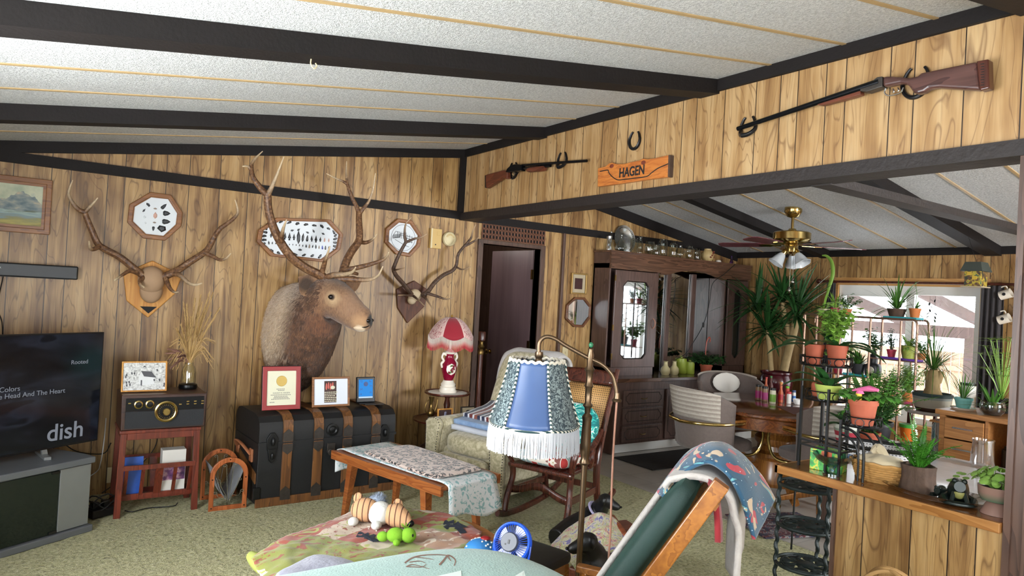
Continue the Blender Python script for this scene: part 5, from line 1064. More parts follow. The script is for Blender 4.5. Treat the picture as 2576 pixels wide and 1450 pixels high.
M['braidw'] = plain('cream_braid', 'd8d0bf', .9); g = G('twist_cord'); M['braid'] = g.fin(g.mix(g.math('GREATER_THAN', g.math('FRACT', g.math('MULTIPLY', g.math('ADD', g.xyz()[2], g.math('MULTIPLY', g.math('ADD', g.xyz()[0], g.xyz()[1]), 1.0)), 42.0)), .5), '1d3a3c', 'd8d2c2'), .8)
for k in range(nP): a = 2*pi*k/nP+1e-4; b = B(); b.tube([sp(a, i/12)+(V((cos(a), sin(a), 0))*.003) for i in range(13)], .005, 6); b.build('rib_braid', M['braid'], t, world=True)
b = B(); b.tube([sp(2*pi*i/96, 1.0)+V((0, 0, .0)) for i in range(96)], .0055, 6, closed=True); b.build('lower_braid', M['braid'], t, world=True)
b = B(); P = [sp(2*pi*i/120, 0)*1 for i in range(120)]; b.tube([p_+V((0, 0, .004*sin(i*1.3)-.004)) for i, p_ in enumerate(P)], .007, 6, closed=True); b.build('upper_braid', M['braidw'], t, world=True)
b = B()
for k in range(6): a = 2*pi*k/6+.3; b.tube([sp(a, .02), S+V((0, 0, z0-.03))], .0018, 5)
b.build('shade_spider', M['bronze'], t, world=True)
b = B(); M['wfringe'] = fabric('white_fringe', 'c9c9c9', 'b3b4b8', s=50, bump=.1)
for i in range(560):
    a = 2*pi*i/560; p_ = sp(a, 1.0); o_ = V((cos(a), sin(a), 0)); l = .112+random.uniform(-.004, .004); d_ = V((random.uniform(-.004, .004), random.uniform(-.004, .004), 0)); b.tube([p_, p_+o_*.004+V((0, 0, -l/2))+d_, p_+o_*.003+V((0, 0, -l))+d_*1.5], .0022, 3)
b.build('fringe', M['wfringe'], t, world=True)
b = B(); b.tube(bez([dep(1552, 1006), dep(1545, 1100), dep(1540, 1200), dep(1536, 1330), dep(1533, 1450), V((2.32, 2.3, .012)), V((2.14, 2.38, .03))], 60), .005, 7); b.build('power_cord', M['copper'], t, world=True)
# ================================================================ FOREGROUND: round table, sofa, fan, dogs, reclining chair
from mathutils.bvhtree import BVHTree
M['pine'] = wood('honey_pine', '8a4f20', 'b3753a', 'X', .35, coat=.25)
t = thing('round_table', 'low round honey-coloured wood table mostly covered by the wildlife print blanket', 'coffee table', (1.42, 2.77, 0))
B().lathe([(0, .385), (.40, .385), (.423, .395), (.43, .41), (.423, .425), (0, .425)], n=64).build('table_top', M['pine'], t); B().lathe([(.25, 0), (.25, .03), (.08, .08), (.07, .3), (.12, .385)], n=24).build('pedestal', M['pine'], t)
g = G('wildlife_patchwork'); R = g.map(rot=(0, 0, radians(-26))); xy = g.xyz(R); wob = g.noise(scale=9, detail=2)
u = g.math('FLOOR', g.math('ADD', g.math('MULTIPLY', xy[0], 5.6), g.math('MULTIPLY', wob, .5))); fl_ = g.math('FLOOR', g.math('ADD', g.math('MULTIPLY', xy[1], 8.5), g.math('MULTIPLY', wob, .45)))
wn = g.n('TexWhiteNoise', {'Vector': g.comb(u, fl_, 0.0)}).outputs[0]; col = g.ramp(wn, [(0, '74772f'), (.24, 'b3a08c'), (.38, '8c371d'), (.66, '9a765d'), (.78, '7e8034')], 'CONSTANT')
sp_ = g.ramp(g.noise(scale=55, detail=2), [(.60, 0.0), (.63, 1.0)]); big = g.ramp(g.noise(scale=5, detail=1), [(.5, 0.0), (.55, 1.0)]); col = g.mix(g.math('MULTIPLY', sp_, big), col, '7c3a28')
lf = g.ramp(g.noise(g.map(scale=(10, 22, 10), rot=(0, 0, .5)), 1, 2, .5, 1.2), [(.60, 0.0), (.63, 1.0)]); col = g.mix(lf, col, g.ramp(wn, [(0, '7d3e2c'), (.3, '8d9245'), (.6, 'c7b7a4'), (.8, '8a4230')], 'CONSTANT'))
M['patch'] = g.fin(col, .95, 0, g.bump(g.noise(scale=260), .3, .003), **{'Sheen Weight': .2})
ZB = .436; rows = []
far = [(632, 1400), (700, 1366), (780, 1335), (860, 1303), (935, 1272), (1040, 1290), (1130, 1305), (1212, 1342)]; near = [(690, 1490), (740, 1500), (800, 1500), (870, 1495), (930, 1480), (1050, 1445), (1150, 1405), (1205, 1375)]
for j in range(9):
    v_ = j/8; row = []
    for i in range(8):
        a = F(*far[i], ZB).lerp(F(*near[i], ZB), v_); a.z += .015*mnoise.noise(V((a.x*6, a.y*9, 1)))+.011*mnoise.noise(V((a.x*16+a.y*9, a.y*17-a.x*6, 4)))+.014
        if i == 0: a.z -= .03
        if j == 8: a.z -= .0
        row.append(a)
    rows.append(row)
b = B(); b.surf(rows, 90, 50)
b.v = [(p[0], p[1], p[2]+.009*mnoise.noise(V((p[0]*20+p[1]*8, p[1]*26, 2)))) for p in b.v]
BV = BVHTree.FromPolygons([V(p) for p in b.v], b.f)
o = b.build('wildlife_blanket', M['patch'], solid=.008); tag(o, 'green, rust and cream wildlife patchwork blanket spread over the round table', 'blanket')
b = B(); q = [F(632+i*11, 1400+i*9, .40+.0*i) for i in range(6)]; b.tube(q, [.022, .03, .034, .034, .03, .02], 10); b.build('rolled_hem', plain('olive_fleece', '8a9046', .95, var=.15), o)
Zp = lambda x, y: (880+x*.20186, 1230+y*.20186)
def decal(name, pts, mat, parent, lift=.022):
    P = []
    n = len(pts)
    for px, py in pts:
        r = ray(px, py).normalized(); h = BV.ray_cast(CP, r)
        if h[0] is None: return
        P.append(h[0]-r*lift)
    c = sum(P, V())/n; rc = (c-CP).normalized(); h = BV.ray_cast(CP, rc); c = h[0]-rc*lift if h[0] else c
    m_ = [p_.lerp(c, .5) for p_ in P]; m2 = []
    for p_ in m_:
        rc = (p_-CP).normalized(); h = BV.ray_cast(CP, rc); m2.append(h[0]-rc*lift if h[0] else p_)
    bb = B(); bb.add(P+m2+[c], [(i, (i+1) % n, n+(i+1) % n, n+i) for i in range(n)]+[(n+i, n+(i+1) % n, 2*n) for i in range(n)]); return bb.build(name, mat, parent, smooth=False)
M['bearnavy'] = plain('bear_print_navy', '1c2230', .95)
for P in ([(75, 600), (110, 540), (140, 530), (160, 575), (230, 545), (245, 585), (300, 565), (330, 580), (300, 610), (395, 655), (290, 665), (200, 625), (110, 610)], [(1160, 450), (1180, 400), (1200, 390), (1230, 410), (1300, 385), (1300, 440), (1350, 405), (1370, 430), (1480, 480), (1400, 480), (1460, 545), (1380, 560), (1330, 510), (1270, 485), (1210, 510), (1170, 480)], [(145, 1000), (190, 920), (210, 895), (260, 900), (270, 940), (350, 930), (420, 965), (340, 985), (320, 1030), (220, 1035)]):
    decal('bear_print', [Zp(*p_) for p_ in P], M['bearnavy'], o)
M['pawpale'] = plain('paw_print_pale', 'd8cfc2', .95)
for cx, cy in ((235, 490), (330, 515), (440, 525), (460, 900), (540, 560)):
    for dx, dy in ((-8, -14), (8, -12), (0, 10)): decal('paw_print', [Zp(cx+dx+11*cos(a), cy+dy+9*sin(a)) for a in [k*1.05 for k in range(6)]], M['pawpale'], o)
# toys
M['peach'] = plain('peach_plush', 'c99a72', .95, var=.1); g = G('striped_plush_toy'); st = g.math('FRACT', g.math('MULTIPLY', g.xyz()[0], 38.0)); M['peachs'] = g.fin(g.mix(g.math('LESS_THAN', st, .2), 'b58a64', '59392a'), .95, 0, g.bump(g.noise(scale=200), .5, .004)); M['furgrey'] = plain('grey_plush_fur', '8c96a6', .95, var=.3, vs=60, bump=.8, bs=120); M['furwhite'] = plain('white_plush_fur', 'c8c6bf', .95, var=.1, bump=.6, bs=100)
c = F(955, 1318, .46); t = thing('plush_animal', 'striped peach and white plush animal with a grey fur tuft on the blanket', 'soft toy', (c.x, c.y, .452), radians(-38))
b = B(); b.ell((-.075, .02, .06), (.07, .055, .055), 16, 10); b.build('rear_body', M['peachs'], t); b = B(); b.ell((.0, .0, .055), (.055, .06, .055), 16, 10); b.build('belly', M['furwhite'], t)
b = B(); b.tube([(.04, 0, .055), (.075, -.005, .055), (.12, -.03, .045), (.155, -.05, .035)], [.045, .058, .05, .034, .012], 14); b.build('head', M['peachs'], t)
for x, y, z in ((.07, .05, .085), (-.12, .05, .1)): b = B(); b.ell((x, y, z), (.024, .013, .03)); b.build('ear' if x > 0 else 'foot', M['peachs'], t); b = B(); b.ell((.15, -.045, .035), (.02, .018, .016)); b.build('nose', M['black'], t)
b = B(); rr = random.Random(4)
for k in range(520): d = V((rr.gauss(0, 1), rr.gauss(0, 1), rr.gauss(0, 1))).normalized(); p0_ = V((-.035, .06, .085))+V((d.x*.045, d.y*.035, d.z*.035)); s_ = d.cross(V((.3, .2, .9))).normalized()*.002; b.add([p0_-s_, p0_+s_, p0_+d*.02], [(0, 1, 2)])
b.ell((-.035, .06, .085), (.046, .036, .036)); b.build('fur_tuft', M['furgrey'], t)
for x, y in ((.0, -.062), (-.115, -.035)): b = B(); b.ell((x, y, .02), (.024, .03, .02)); b.build('paw', M['furwhite'], t)
M['lime'] = plain('lime_plush', '6f9f22', .95, var=.12, bump=.4, bs=150)
c = F(995, 1358, .47); t = thing('plush_turtle', 'small lime green plush toy lying in the middle of the blanket', 'soft toy', (c.x, c.y, .455), radians(-34))
b = B(); b.ell((-.055, 0, .025), (.026, .022, .022)); b.ell((.0, 0, .034), (.04, .034, .032)); b.ell((.055, .0, .036), (.034, .032, .032)); b.tube([(-.05, 0, .026), (-.01, 0, .03), (.05, 0, .034)], [.012, .02, .02], 8); b.ell((.01, -.036, .015), (.016, .018, .014)); b.ell((.0, .036, .015), (.016, .018, .014)); b.build('body', M['lime'], t)
b = B(); b.ell((.074, -.02, .042), (.006, .006, .008)); b.build('eye', M['gloss'], t); b = B()
for k in range(9): b.tube([(.045, 0, .062), (.04+random.uniform(-.02, .02), random.uniform(-.015, .015), .085)], .0012, 4)
b.build('hair_tuft', M['lime'], t)
M['starblue'] = plain('bright_blue_cloth', '2f78b8', .6, var=.08)
c = F(1208, 1380, .46); t = thing('stuffed_cap', 'blue stuffed cap with white dots and a red top button at the table edge', 'soft toy', (c.x-.0, c.y, .428))
t.scale = (.72, .72, .62); b = B(); b.ell((0, 0, .04), (.10, .085, .075), 24, 14); b.build('crown', M['starblue'], t); b = B(); b.ell((.035, .0, .115), (.032, .03, .014)); b.build('top_button', M['redframe'], t)
b = B()
for k in range(26): a = random.uniform(0, 6.28); e = random.uniform(.2, 1.2); d = V((cos(a)*cos(e), sin(a)*cos(e), sin(e))); p_ = V((d.x*.1, d.y*.085, .04+d.z*.075)); b.ell(p_, (.007, .007, .007), 6, 4)
b.build('dots', M['white'], t)
b = B(); b.sup((0, 0, 0), (.15, .11, .03), .8, .5, 26, 12); b.v = [(x, y, z+.012*mnoise.noise(V((x*9, y*9, 0)))) for x, y, z in b.v]; o = b.build('grey_throw', fabric('grey_faux_fur', '55566a', 'a2a2ac', s=70, bump=1.0, vs=20)); c = F(800, 1440, .48); o.location = (c.x, c.y, .478); o.rotation_euler = (0, .0, .5); tag(o, 'grey faux fur throw bunched at the near corner of the blanket', 'throw')
# sofa with mint throw
M['mint'] = fabric('mint_fleece', '78978f', '93b0a7', s=160, bump=.7, vs=40); M['sofafab'] = fabric('sofa_fabric', '8a8478'); SX, SY, RX_, RY_ = .60, 1.22, .74, .70
t = thing('sofa', 'sofa back rising at the lower edge, covered by the mint throw', 'sofa', (SX, SY, 0)); b = B(); b.sup((0, 0, .385), (RX_-.03, RY_-.03, .385), .3, .35, 40, 16); b.build('back', M['sofafab'], t)
def sofz(x, y):
    q = (abs((x-SX)/RX_)**(2/.42)+abs((y-SY)/RY_)**(2/.42)); q = max(0, 1-q**(.42/.4)) if q < 1 else 0; return .55+.195*q**(.4/2)
o = B(); o.sup((SX, SY, .60), (RX_, RY_, .205), .4, .42, 64, 20); BV = BVHTree.FromPolygons([V(p) for p in o.v], o.f); o = o.build('mint_throw', M['mint']); tag(o, 'mint green fleece throw with brown antler print in the near foreground', 'throw')
M['antlerprint'] = plain('brown_print', '7c5f52', .95); M['sailwhite'] = plain('white_print', 'cfdcd6', .95)
for L, wd in (([(1018, 1417), (1035, 1405), (1060, 1398), (1100, 1396), (1125, 1398)], 3), ([(1022, 1426), (1040, 1421), (1080, 1432)], 2), ([(1022, 1426), (1060, 1427), (1072, 1420)], 2), ([(1030, 1415), (1055, 1412), (1070, 1417)], 2), ([(1045, 1402), (1070, 1405), (1090, 1408)], 2), ([(1105, 1422), (1118, 1408), (1126, 1398), (1138, 1402), (1146, 1412), (1142, 1424)], 4), ([(1126, 1400), (1134, 1412)], 3)):
    L = bez([V((a, c_, 0)) for a, c_ in L], 12); up_ = []; dn = []
    for i, p_ in enumerate(L):
        d = (L[min(i+1, 12)]-L[max(0, i-1)]).normalized(); n_ = V((-d.y, d.x, 0))*wd*(1-.5*i/12)*.6; up_.append((p_.x+n_.x, p_.y+n_.y)); dn.append((p_.x-n_.x, p_.y-n_.y))
    P = []
    for px, py in up_+dn:
        r = ray(px, py).normalized(); h = BV.ray_cast(CP, r); P.append((h[0] if h[0] else F(px, py, .79))-r*.003)
    bb = B(); bb.add(P, [(i, i+1, 13+i+1, 13+i) for i in range(12)]); bb.build('antler_print', M['antlerprint'], o, smooth=False)
decal('white_print', [(1100, 1450), (1160, 1436), (1162, 1460), (1110, 1470)], M['sailwhite'], o, .003); decal('white_print', [(1295, 1450), (1318, 1436), (1325, 1460), (1300, 1470)], M['sailwhite'], o, .003)
# stool with black pad, desk fan
t = thing('padded_stool', 'square stool with black pad and orange wood frame under the blue fan', 'stool', (1.79, 2.385, 0), radians(17.5)); t.scale = (.76, .76, 1)
b = B(); b.sup((0, 0, .435), (.20, .20, .025), .35, .18, 36, 10); b.build('pad', plain('black_vinyl', '100f10', .5), t)
b = B()
for s_ in (-1, 1): b.box(-.17, .17, s_*.165-.012, s_*.165+.012, .34, .41); b.box(s_*.165-.012, s_*.165+.012, -.17, .17, .34, .41)
b.build('apron', M['pine'], t, smooth=False)
for sx in (-1, 1):
    for sy in (-1, 1): B().bar((sx*.175, sy*.175, 0), (sx*.165, sy*.165, .41), .04).build('leg', M['pine'], t, smooth=False, bevel=.003)
M['bluepl'] = plain('blue_plastic', '1f4fc0', .3, var=.05); c = F(1287, 1366, .56); t = thing('desk_fan', 'small bright blue desk fan with wire guard standing on the black stool', 'fan', (c.x, c.y, .4605))
nrm = (CP-c).normalized()*.8+V((-.55, .05, .2)); nrm.normalize(); u_ = nrm.cross(V((0, 0, 1))).normalized(); w_ = u_.cross(nrm); FM = Matrix(((u_.x, w_.x, nrm.x, 0), (u_.y, w_.y, nrm.y, 0), (u_.z, w_.z, nrm.z, .1), (0, 0, 0, 1))); R0 = .075
b = B(); b.tube([FM @ V((R0*cos(a), R0*sin(a), 0)) for a in [2*pi*k/48 for k in range(48)]], .006, 8, closed=True, flat=1.0); b.tube([FM @ V((R0*cos(a), R0*sin(a), -.02)) for a in [2*pi*k/48 for k in range(48)]], .006, 8, closed=True); b.build('guard_ring', M['bluepl'], t)
b = B()
for k in range(44):
    a = 2*pi*k/44; b.tube([FM @ V((r*cos(a+.25*(1-r/R0)), r*sin(a+.25*(1-r/R0)), z)) for r, z in ((R0, .0), (.064, .012), (.048, .018), (.036, .02))], .0011, 4)
b.build('wire_guard', M['bluepl'], t)
b = B(); b.lathe([(0, .03), (.034, .03), (.038, .024), (.038, .0), (.0, 0)], n=28, M=FM); b.build('motor', plain('grey_plastic', '4b4e57', .45), t); b = B(); b.box(-.004, .004, -.008, .008, .03, .032, FM); b.box(.010, .016, -.014, -.008, .03, .032, FM); b.build('switch', M['black'], t, smooth=False)
for k in range(4): b = B(); a = 2*pi*k/4; b.grid(lambda u, v_, a=a: FM @ V(((.015+.052*u)*cos(a+v_*.9), (.015+.052*u)*sin(a+v_*.9), -.018+.014*v_)), 6, 5); b.build('blade', M['white'], t)
b = B(); b.tube(bez([FM @ V((R0+.004, 0, -.01)), V((u_.x*.079, u_.y*.079, .06)), V((u_.x*.07, u_.y*.07, .006))], 14), .005, 7); b.tube(bez([FM @ V((-R0-.004, 0, -.01)), V((-u_.x*.079, -u_.y*.079, .06)), V((-u_.x*.07, -u_.y*.07, .006))], 14), .005, 7); b.tube([(u_.x*.07, u_.y*.07, .006), (nrm.x*-.05, nrm.y*-.05, .006), (-u_.x*.07, -u_.y*.07, .006)], .005, 7); b.build('stand', M['bluepl'], t)
# bentwood footrest under a painterly throw
M['bentwood'] = wood('reddish_bentwood', '5e2e1c', '8a4c30', 'X', .35)
g = G('painterly_throw'); v = g.noise(scale=7, detail=2, out=1); v2 = g.n('VectorMath', {0: g.obj(), 1: g.n('VectorMath', {0: v, 1: (.22, .22, .22)}, operation='MULTIPLY').outputs[0]}, operation='ADD').outputs[0]
nz = g.noise(v2, 15, 5, .72, .5); n2 = g.noise(v2, 30, 3); nz = g.math('ADD', g.math('MULTIPLY', g.math('SUBTRACT', nz, .5), 1.7), .5); col = g.ramp(nz, [(.24, '3f3f78'), (.38, '77709a'), (.43, 'b5ada0'), (.49, 'bdb58a'), (.54, '7f8f5c'), (.59, 'c0a898'), (.64, 'a84f36'), (.70, '5d6390'), (.76, 'b9b09a')]); col = g.mix(g.ramp(n2, [(.58, 0.0), (.68, .6)]), col, 'bdb6a4')
M['painted'] = g.fin(col, .95, 0, g.bump(g.noise(scale=120), .5, .004), **{'Sheen Weight': .2})
t = thing('bentwood_footrest', 'reddish bentwood footrest with a curled arm under the floral throw', 'footrest', (2.42, 2.55, 0))
b = B(); b.tube(bez([F(1540, 1300, .40), F(1565, 1335, .37), F(1585, 1358, .345), F(1612, 1368, .33), F(1632, 1362, .335), F(1640, 1348, .35), F(1632, 1344, .355), F(1622, 1352, .35)], 40), .018, 8, flat=.55); b.build('curled_arm', M['bentwood'], t, world=True)
b = B(); b.hexa(*[[F(px, py, .36-dz) for px, py in ((1545, 1312), (1575, 1308), (1632, 1345), (1600, 1362))] for dz in (.03, 0)]); b.build('side_board', M['bentwood'], t, world=True, smooth=False)
b = B(); b.cbox((2.45, 2.56, .12), .3, .3, .2, .4); b.build('base', M['bentwood'], t, world=True, smooth=False, bevel=.01)
rows = [[(1387, 1372, .27), (1440, 1322, .33), (1490, 1297, .40), (1515, 1293, .42), (1545, 1305, .40), (1580, 1348, .36), (1606, 1372, .33), (1648, 1374, .32)],
        [(1388, 1382, .265), (1440, 1350, .32), (1490, 1330, .37), (1515, 1328, .38), (1550, 1342, .365), (1585, 1368, .33), (1610, 1388, .31), (1645, 1400, .29)],
        [(1405, 1396, .26), (1450, 1384, .29), (1490, 1370, .32), (1520, 1366, .335), (1558, 1380, .33), (1592, 1400, .30), (1615, 1415, .28), (1642, 1428, .27)],
        [(1440, 1422, .25), (1470, 1415, .265), (1500, 1408, .28), (1530, 1408, .29), (1568, 1420, .29), (1598, 1438, .27), (1615, 1450, .26), (1640, 1462, .25)],
        [(1465, 1470, .18), (1490, 1475, .19), (1515, 1478, .2), (1545, 1485, .2), (1580, 1490, .2), (1605, 1500, .19), (1625, 1510, .18), (1645, 1520, .17)]]
b = B(); b.surf([[F(*p_) for p_ in r] for r in rows], 60, 40); b.v = [(x, y, z+.007*mnoise.noise(V((x*14, y*14, 0)))) for x, y, z in b.v]; o = b.build('floral_throw', M['painted'], solid=.01); tag(o, 'multicoloured painterly floral throw draped over the bentwood footrest behind the near dog', 'throw')
# dogs
M['blackfur'] = plain('black_dog_coat', '0d0c0d', .42, var=.3, vs=18, bump=.25, bs=220)
def dog(label, body, head, fwd, up, size, tail=None, legs=(), collar=None):
    hd, f, u = V(head), V(fwd).normalized(), V(up); s_ = f.cross(u).normalized(); u = s_.cross(f); t = thing('dog', label, 'dog', (hd.x, hd.y, 0)); L = lambda a, c_, d: hd+f*(a*size)+s_*(c_*size)+u*(d*size)
    b = B(); P = [V(p_[0]) for p_ in body]; b.tube(bez(P, 30), [lerpl([p_[1] for p_ in body], i/30) for i in range(31)], 16)
    for lg in legs: b.tube(bez([V(p_[0]) for p_ in lg], 12), [p_[1] for p_ in lg], 10); b.ell(lg[-1][0], (lg[-1][1]*1.25, lg[-1][1]*1.25, lg[-1][1]))
    RT = Matrix((( f.x, s_.x, u.x), (f.y, s_.y, u.y), (f.z, s_.z, u.z)))
    b.ell(L(-.05, 0, .03), (.36*size, .29*size, .29*size), 18, 12, RT); b.tube([L(.0, 0, -.02), L(.25, 0, -.06), L(.45, 0, -.09), L(.58, 0, -.10)], [.27*size, .22*size, .18*size, .14*size], 14); b.ell(L(.54, 0, -.09), (.12*size, .14*size, .11*size), 12, 8, RT); b.tube([L(.05, 0, -.14), L(.5, 0, -.2)], [.16*size, .09*size], 10)
    b.tube([L(-.1, 0, -.05), P[-1]], [.26*size, body[-1][1]], 14)
    for k in (1, -1): b.tube(bez([L(-.12, k*.2, .20), L(-.16, k*.34, .18), L(-.14, k*.38, .02), L(-.08, k*.36, -.14)], 12), [.08*size, .11*size, .11*size, .04*size], 10, flat=.45)
    o = b.build('body', M['blackfur'], t, world=True, smooth=True); r = o.modifiers.new('remesh', 'REMESH'); r.mode = 'VOXEL'; r.voxel_size = .007; r.use_smooth_shade = True; m_ = o.modifiers.new('smooth', 'SMOOTH'); m_.iterations = 4; m_.factor = .5
    for k in (1, -1): e = B(); e.ell(L(.17, k*.155, .09), (.032*size,)*3, 10, 8); e.build('eye', M['eye'], t, world=True)
    n_ = B(); n_.ell(L(.66, 0, -.045), (.05*size, .062*size, .048*size), 10, 8, RT); n_.build('nose', plain('wet_nose', '08080a', .2), t, world=True)
    if collar: c_ = B(); a0, r0_ = V(collar[0]), collar[1]; d = (hd-P[-2]).normalized(); uu, ww = ortho(d); c_.tube([a0+uu*(r0_*cos(x))+ww*(r0_*sin(x)) for x in [2*pi*k/24 for k in range(24)]], .011, 6, closed=True, flat=.6); c_.build('collar', plain('lilac_collar', 'a79fbe', .7), t, world=True)
    return t
h2 = F(1474, 1366, .42)
dog('black dog in front of the floral throw, head turned left, behind the lamp pole', [(F(1590, 1462, .22), .08), (F(1545, 1445, .25), .09), (F(1500, 1425, .29), .085), (F(1492, 1398, .34), .068)], h2, F(1428, 1376, .405)-h2+V((0, 0, .0)), (0.08, .0, 1), .145, legs=([(F(1510, 1430, .25), .035), (F(1480, 1436, .235), .028), (F(1462, 1438, .228), .024)],))
h1 = F(1527, 1262, .30)
dog('black dog with a lilac collar lying on the carpet beyond the throw, looking right', [(F(1400, 1360, .09), .07), (F(1440, 1335, .12), .085), (F(1480, 1310, .15), .08), (F(1507, 1282, .22), .06)], h1, F(1570, 1277, .275)-h1, (-.05, .0, 1), .14, legs=([(F(1500, 1310, .12), .035), (F(1525, 1325, .04), .025), (F(1545, 1328, .02), .022)],), collar=(F(1503, 1285, .22), .062))
# reclining armchair with stacked blankets
M['oakarm'] = wood('light_orange_oak', '74431a', '9c6328', 'X', .38, coat=.2); g = G('green_velvet'); M['velvet'] = g.fin(g.mix(g.noise(scale=5, detail=3), '0c1f1c', '17372f'), .7, 0, g.bump(g.noise(scale=200), .3, .003), **{'Sheen Weight': .3, 'Sheen Tint': '3f7a6c'})
hh_ = V((-.56, .829, 0)); ss = V((.829, .56, 0)); dd = -hh_*cos(radians(59))+UP*sin(radians(59)); nn = hh_*sin(radians(59))+UP*cos(radians(59)); PT = dep(1808, 1228, 2.3)
t = thing('reclining_chair', 'wooden reclining armchair with dark green velvet back, blankets hung over its top', 'armchair', (PT.x-.2, PT.y+.3, 0))
pt = lambda s, y, n: PT+dd*s+ss*y+nn*n; WC = .44
for y in (0, WC): b = B(); b.bar(pt(-.72, y, 0), pt(.02, y, 0), .045, .055, up=nn); b.build('side_rail', M['oakarm'], t, world=True, smooth=False, bevel=.004)
for s in (-.6, -.06): b = B(); b.bar(pt(s, 0, -.01), pt(s, WC, -.01), .025, .05, up=nn); b.build('cross_rail', M['oakarm'], t, world=True, smooth=False)
b = B(); RM = Matrix(((dd.x, ss.x, nn.x), (dd.y, ss.y, nn.y), (dd.z, ss.z, nn.z))); b.sup(pt(-.43, WC/2, .075), (.37, WC/2-.02, .05), .5, .3, 36, 14, RM); b.build('back_cushion', M['velvet'], t, world=True)
sc_ = pt(-.70, WC/2, .0); b = B(); b.sup(V((sc_.x, sc_.y, .33))+hh_*.18, (.16, .19, .05), .5, .3, 30, 12, Matrix.Rotation(atan2(hh_.y, hh_.x), 3, 'Z')); b.build('seat_cushion', M['velvet'], t, world=True)
for y in (-.03, WC+.03):
    p0_ = pt(-.45, y, 0); b = B(); b.bar((p0_.x, p0_.y, .40), V((p0_.x, p0_.y, .41))+hh_*.36, .045, .03); b.bar(V((p0_.x, p0_.y, 0))+hh_*.32, V((p0_.x, p0_.y, .40))+hh_*.32, .04); b.bar(V((p0_.x, p0_.y, 0))-hh_*.08, V((p0_.x, p0_.y, .40))-hh_*.0, .04); b.build('arm_frame', M['oakarm'], t, world=True, smooth=False, bevel=.005)
M['sherpa'] = fabric('off_white_sherpa', '9f9892', 'b9b2ab', s=90, bump=.9, vs=30); M['redplush'] = fabric('dark_red_plush', '6d1018', '8a1b22', s=200)
W3d = lambda L: [onplane(a, c_, PT+ss*((y-1.77)*.82), ss) for a, c_, y in L]
rows = []
for w_, s0, hz_ in ((WC+.035, -.74, .32), (WC*.84, -.71, .32), (WC*.68, -.40, .32), (WC*.52, -.2, .32), (WC*.38, -.15, .32), (.10, -.13, .32)):
    top_ = pt(.01, w_, -.05); k_ = .02*sin(w_*18); rows.append([pt(s0, w_, .135), pt(s0*.66-.05, w_, .138), pt(s0*.33-.07, w_, .138), pt(-.10, w_, .13), pt(-.05, w_, .085), pt(-.02, w_, .02), pt(-.03, w_, -.05), top_-UP*.10, top_-UP*hz_*.5-hh_*k_, top_-UP*hz_-hh_*k_])
b = B(); b.surf(rows, 54, 30)
o = b.build('sherpa_blanket', M['sherpa'], solid=.022); tag(o, 'off-white sherpa blanket hung over the green velvet chair back under the blue blanket', 'blanket')
b = B(); b.surf([W3d([(1716, 1236, 2.12), (1750, 1205, 2.05), (1780, 1200, 1.97), (1800, 1235, 1.9), (1810, 1300, 1.86), (1812, 1362, 1.84)]), W3d([(1722, 1245, 2.08), (1752, 1215, 2.0), (1779, 1210, 1.9), (1795, 1240, 1.82), (1803, 1300, 1.78), (1805, 1366, 1.76)])], 30, 4); o = b.build('red_blanket', M['redplush'], solid=.018); tag(o, 'dark red plush blanket edge showing inside the sherpa blanket', 'blanket')
g = G('blue_dog_print'); v = g.map(scale=(5, 5, 7), rot=(0, .5, .3)); nz = g.noise(v, 1.7, 2, .5, 1.0); dots = g.voro(scale=52); col = g.ramp(nz, [(.36, 'a3333f'), (.40, '214a63'), (.56, '1b3f57'), (.60, '5a959a'), (.63, 'a08a70'), (.68, '1f4860')], 'CONSTANT'); col = g.mix(g.math('MULTIPLY', g.ramp(g.noise(scale=11, detail=1, dist=1.5), [(.63, 0.0), (.65, 1.0)]), 1.0), col, 'b7a288'); col = g.mix(g.ramp(dots, [(.10, 1.0), (.14, 0.0)]), col, 'c9dbe2'); eyes = g.voro(scale=9, rnd=1); col = g.mix(g.ramp(eyes, [(.11, 1.0), (.13, 0.0)]), col, '2a1a1c')
M['bluedog'] = g.fin(col, .9, 0, g.bump(g.noise(scale=200), .25, .003), **{'Sheen Weight': .3})
b = B(); b.surf([W3d([(1668, 1252, 1.95), (1702, 1210, 1.95), (1745, 1175, 1.95), (1790, 1168, 1.94), (1832, 1195, 1.92), (1862, 1250, 1.92), (1882, 1310, 1.92), (1896, 1360, 1.92)]), W3d([(1655, 1240, 2.08), (1718, 1165, 2.08), (1765, 1132, 2.08), (1810, 1128, 2.06), (1858, 1165, 2.05), (1892, 1225, 2.05), (1907, 1280, 2.05), (1914, 1325, 2.05)]), W3d([(1668, 1225, 2.3), (1725, 1150, 2.3), (1775, 1119, 2.3), (1825, 1120, 2.3), (1872, 1150, 2.28), (1908, 1195, 2.26), (1931, 1232, 2.24), (1946, 1260, 2.23)]), W3d([(1690, 1240, 2.42), (1735, 1180, 2.44), (1780, 1140, 2.44), (1830, 1140, 2.42), (1875, 1165, 2.4), (1910, 1205, 2.38), (1932, 1240, 2.36), (1944, 1265, 2.34)])], 50, 24)
b.v = [(x, y, z+.006*mnoise.noise(V((x*16, y*22, z*6)))) for x, y, z in b.v]
o = b.build('dog_print_blanket', M['bluedog'], solid=.012); tag(o, 'blue blanket printed with dogs in sweaters, topmost on the reclining chair back', 'blanket')
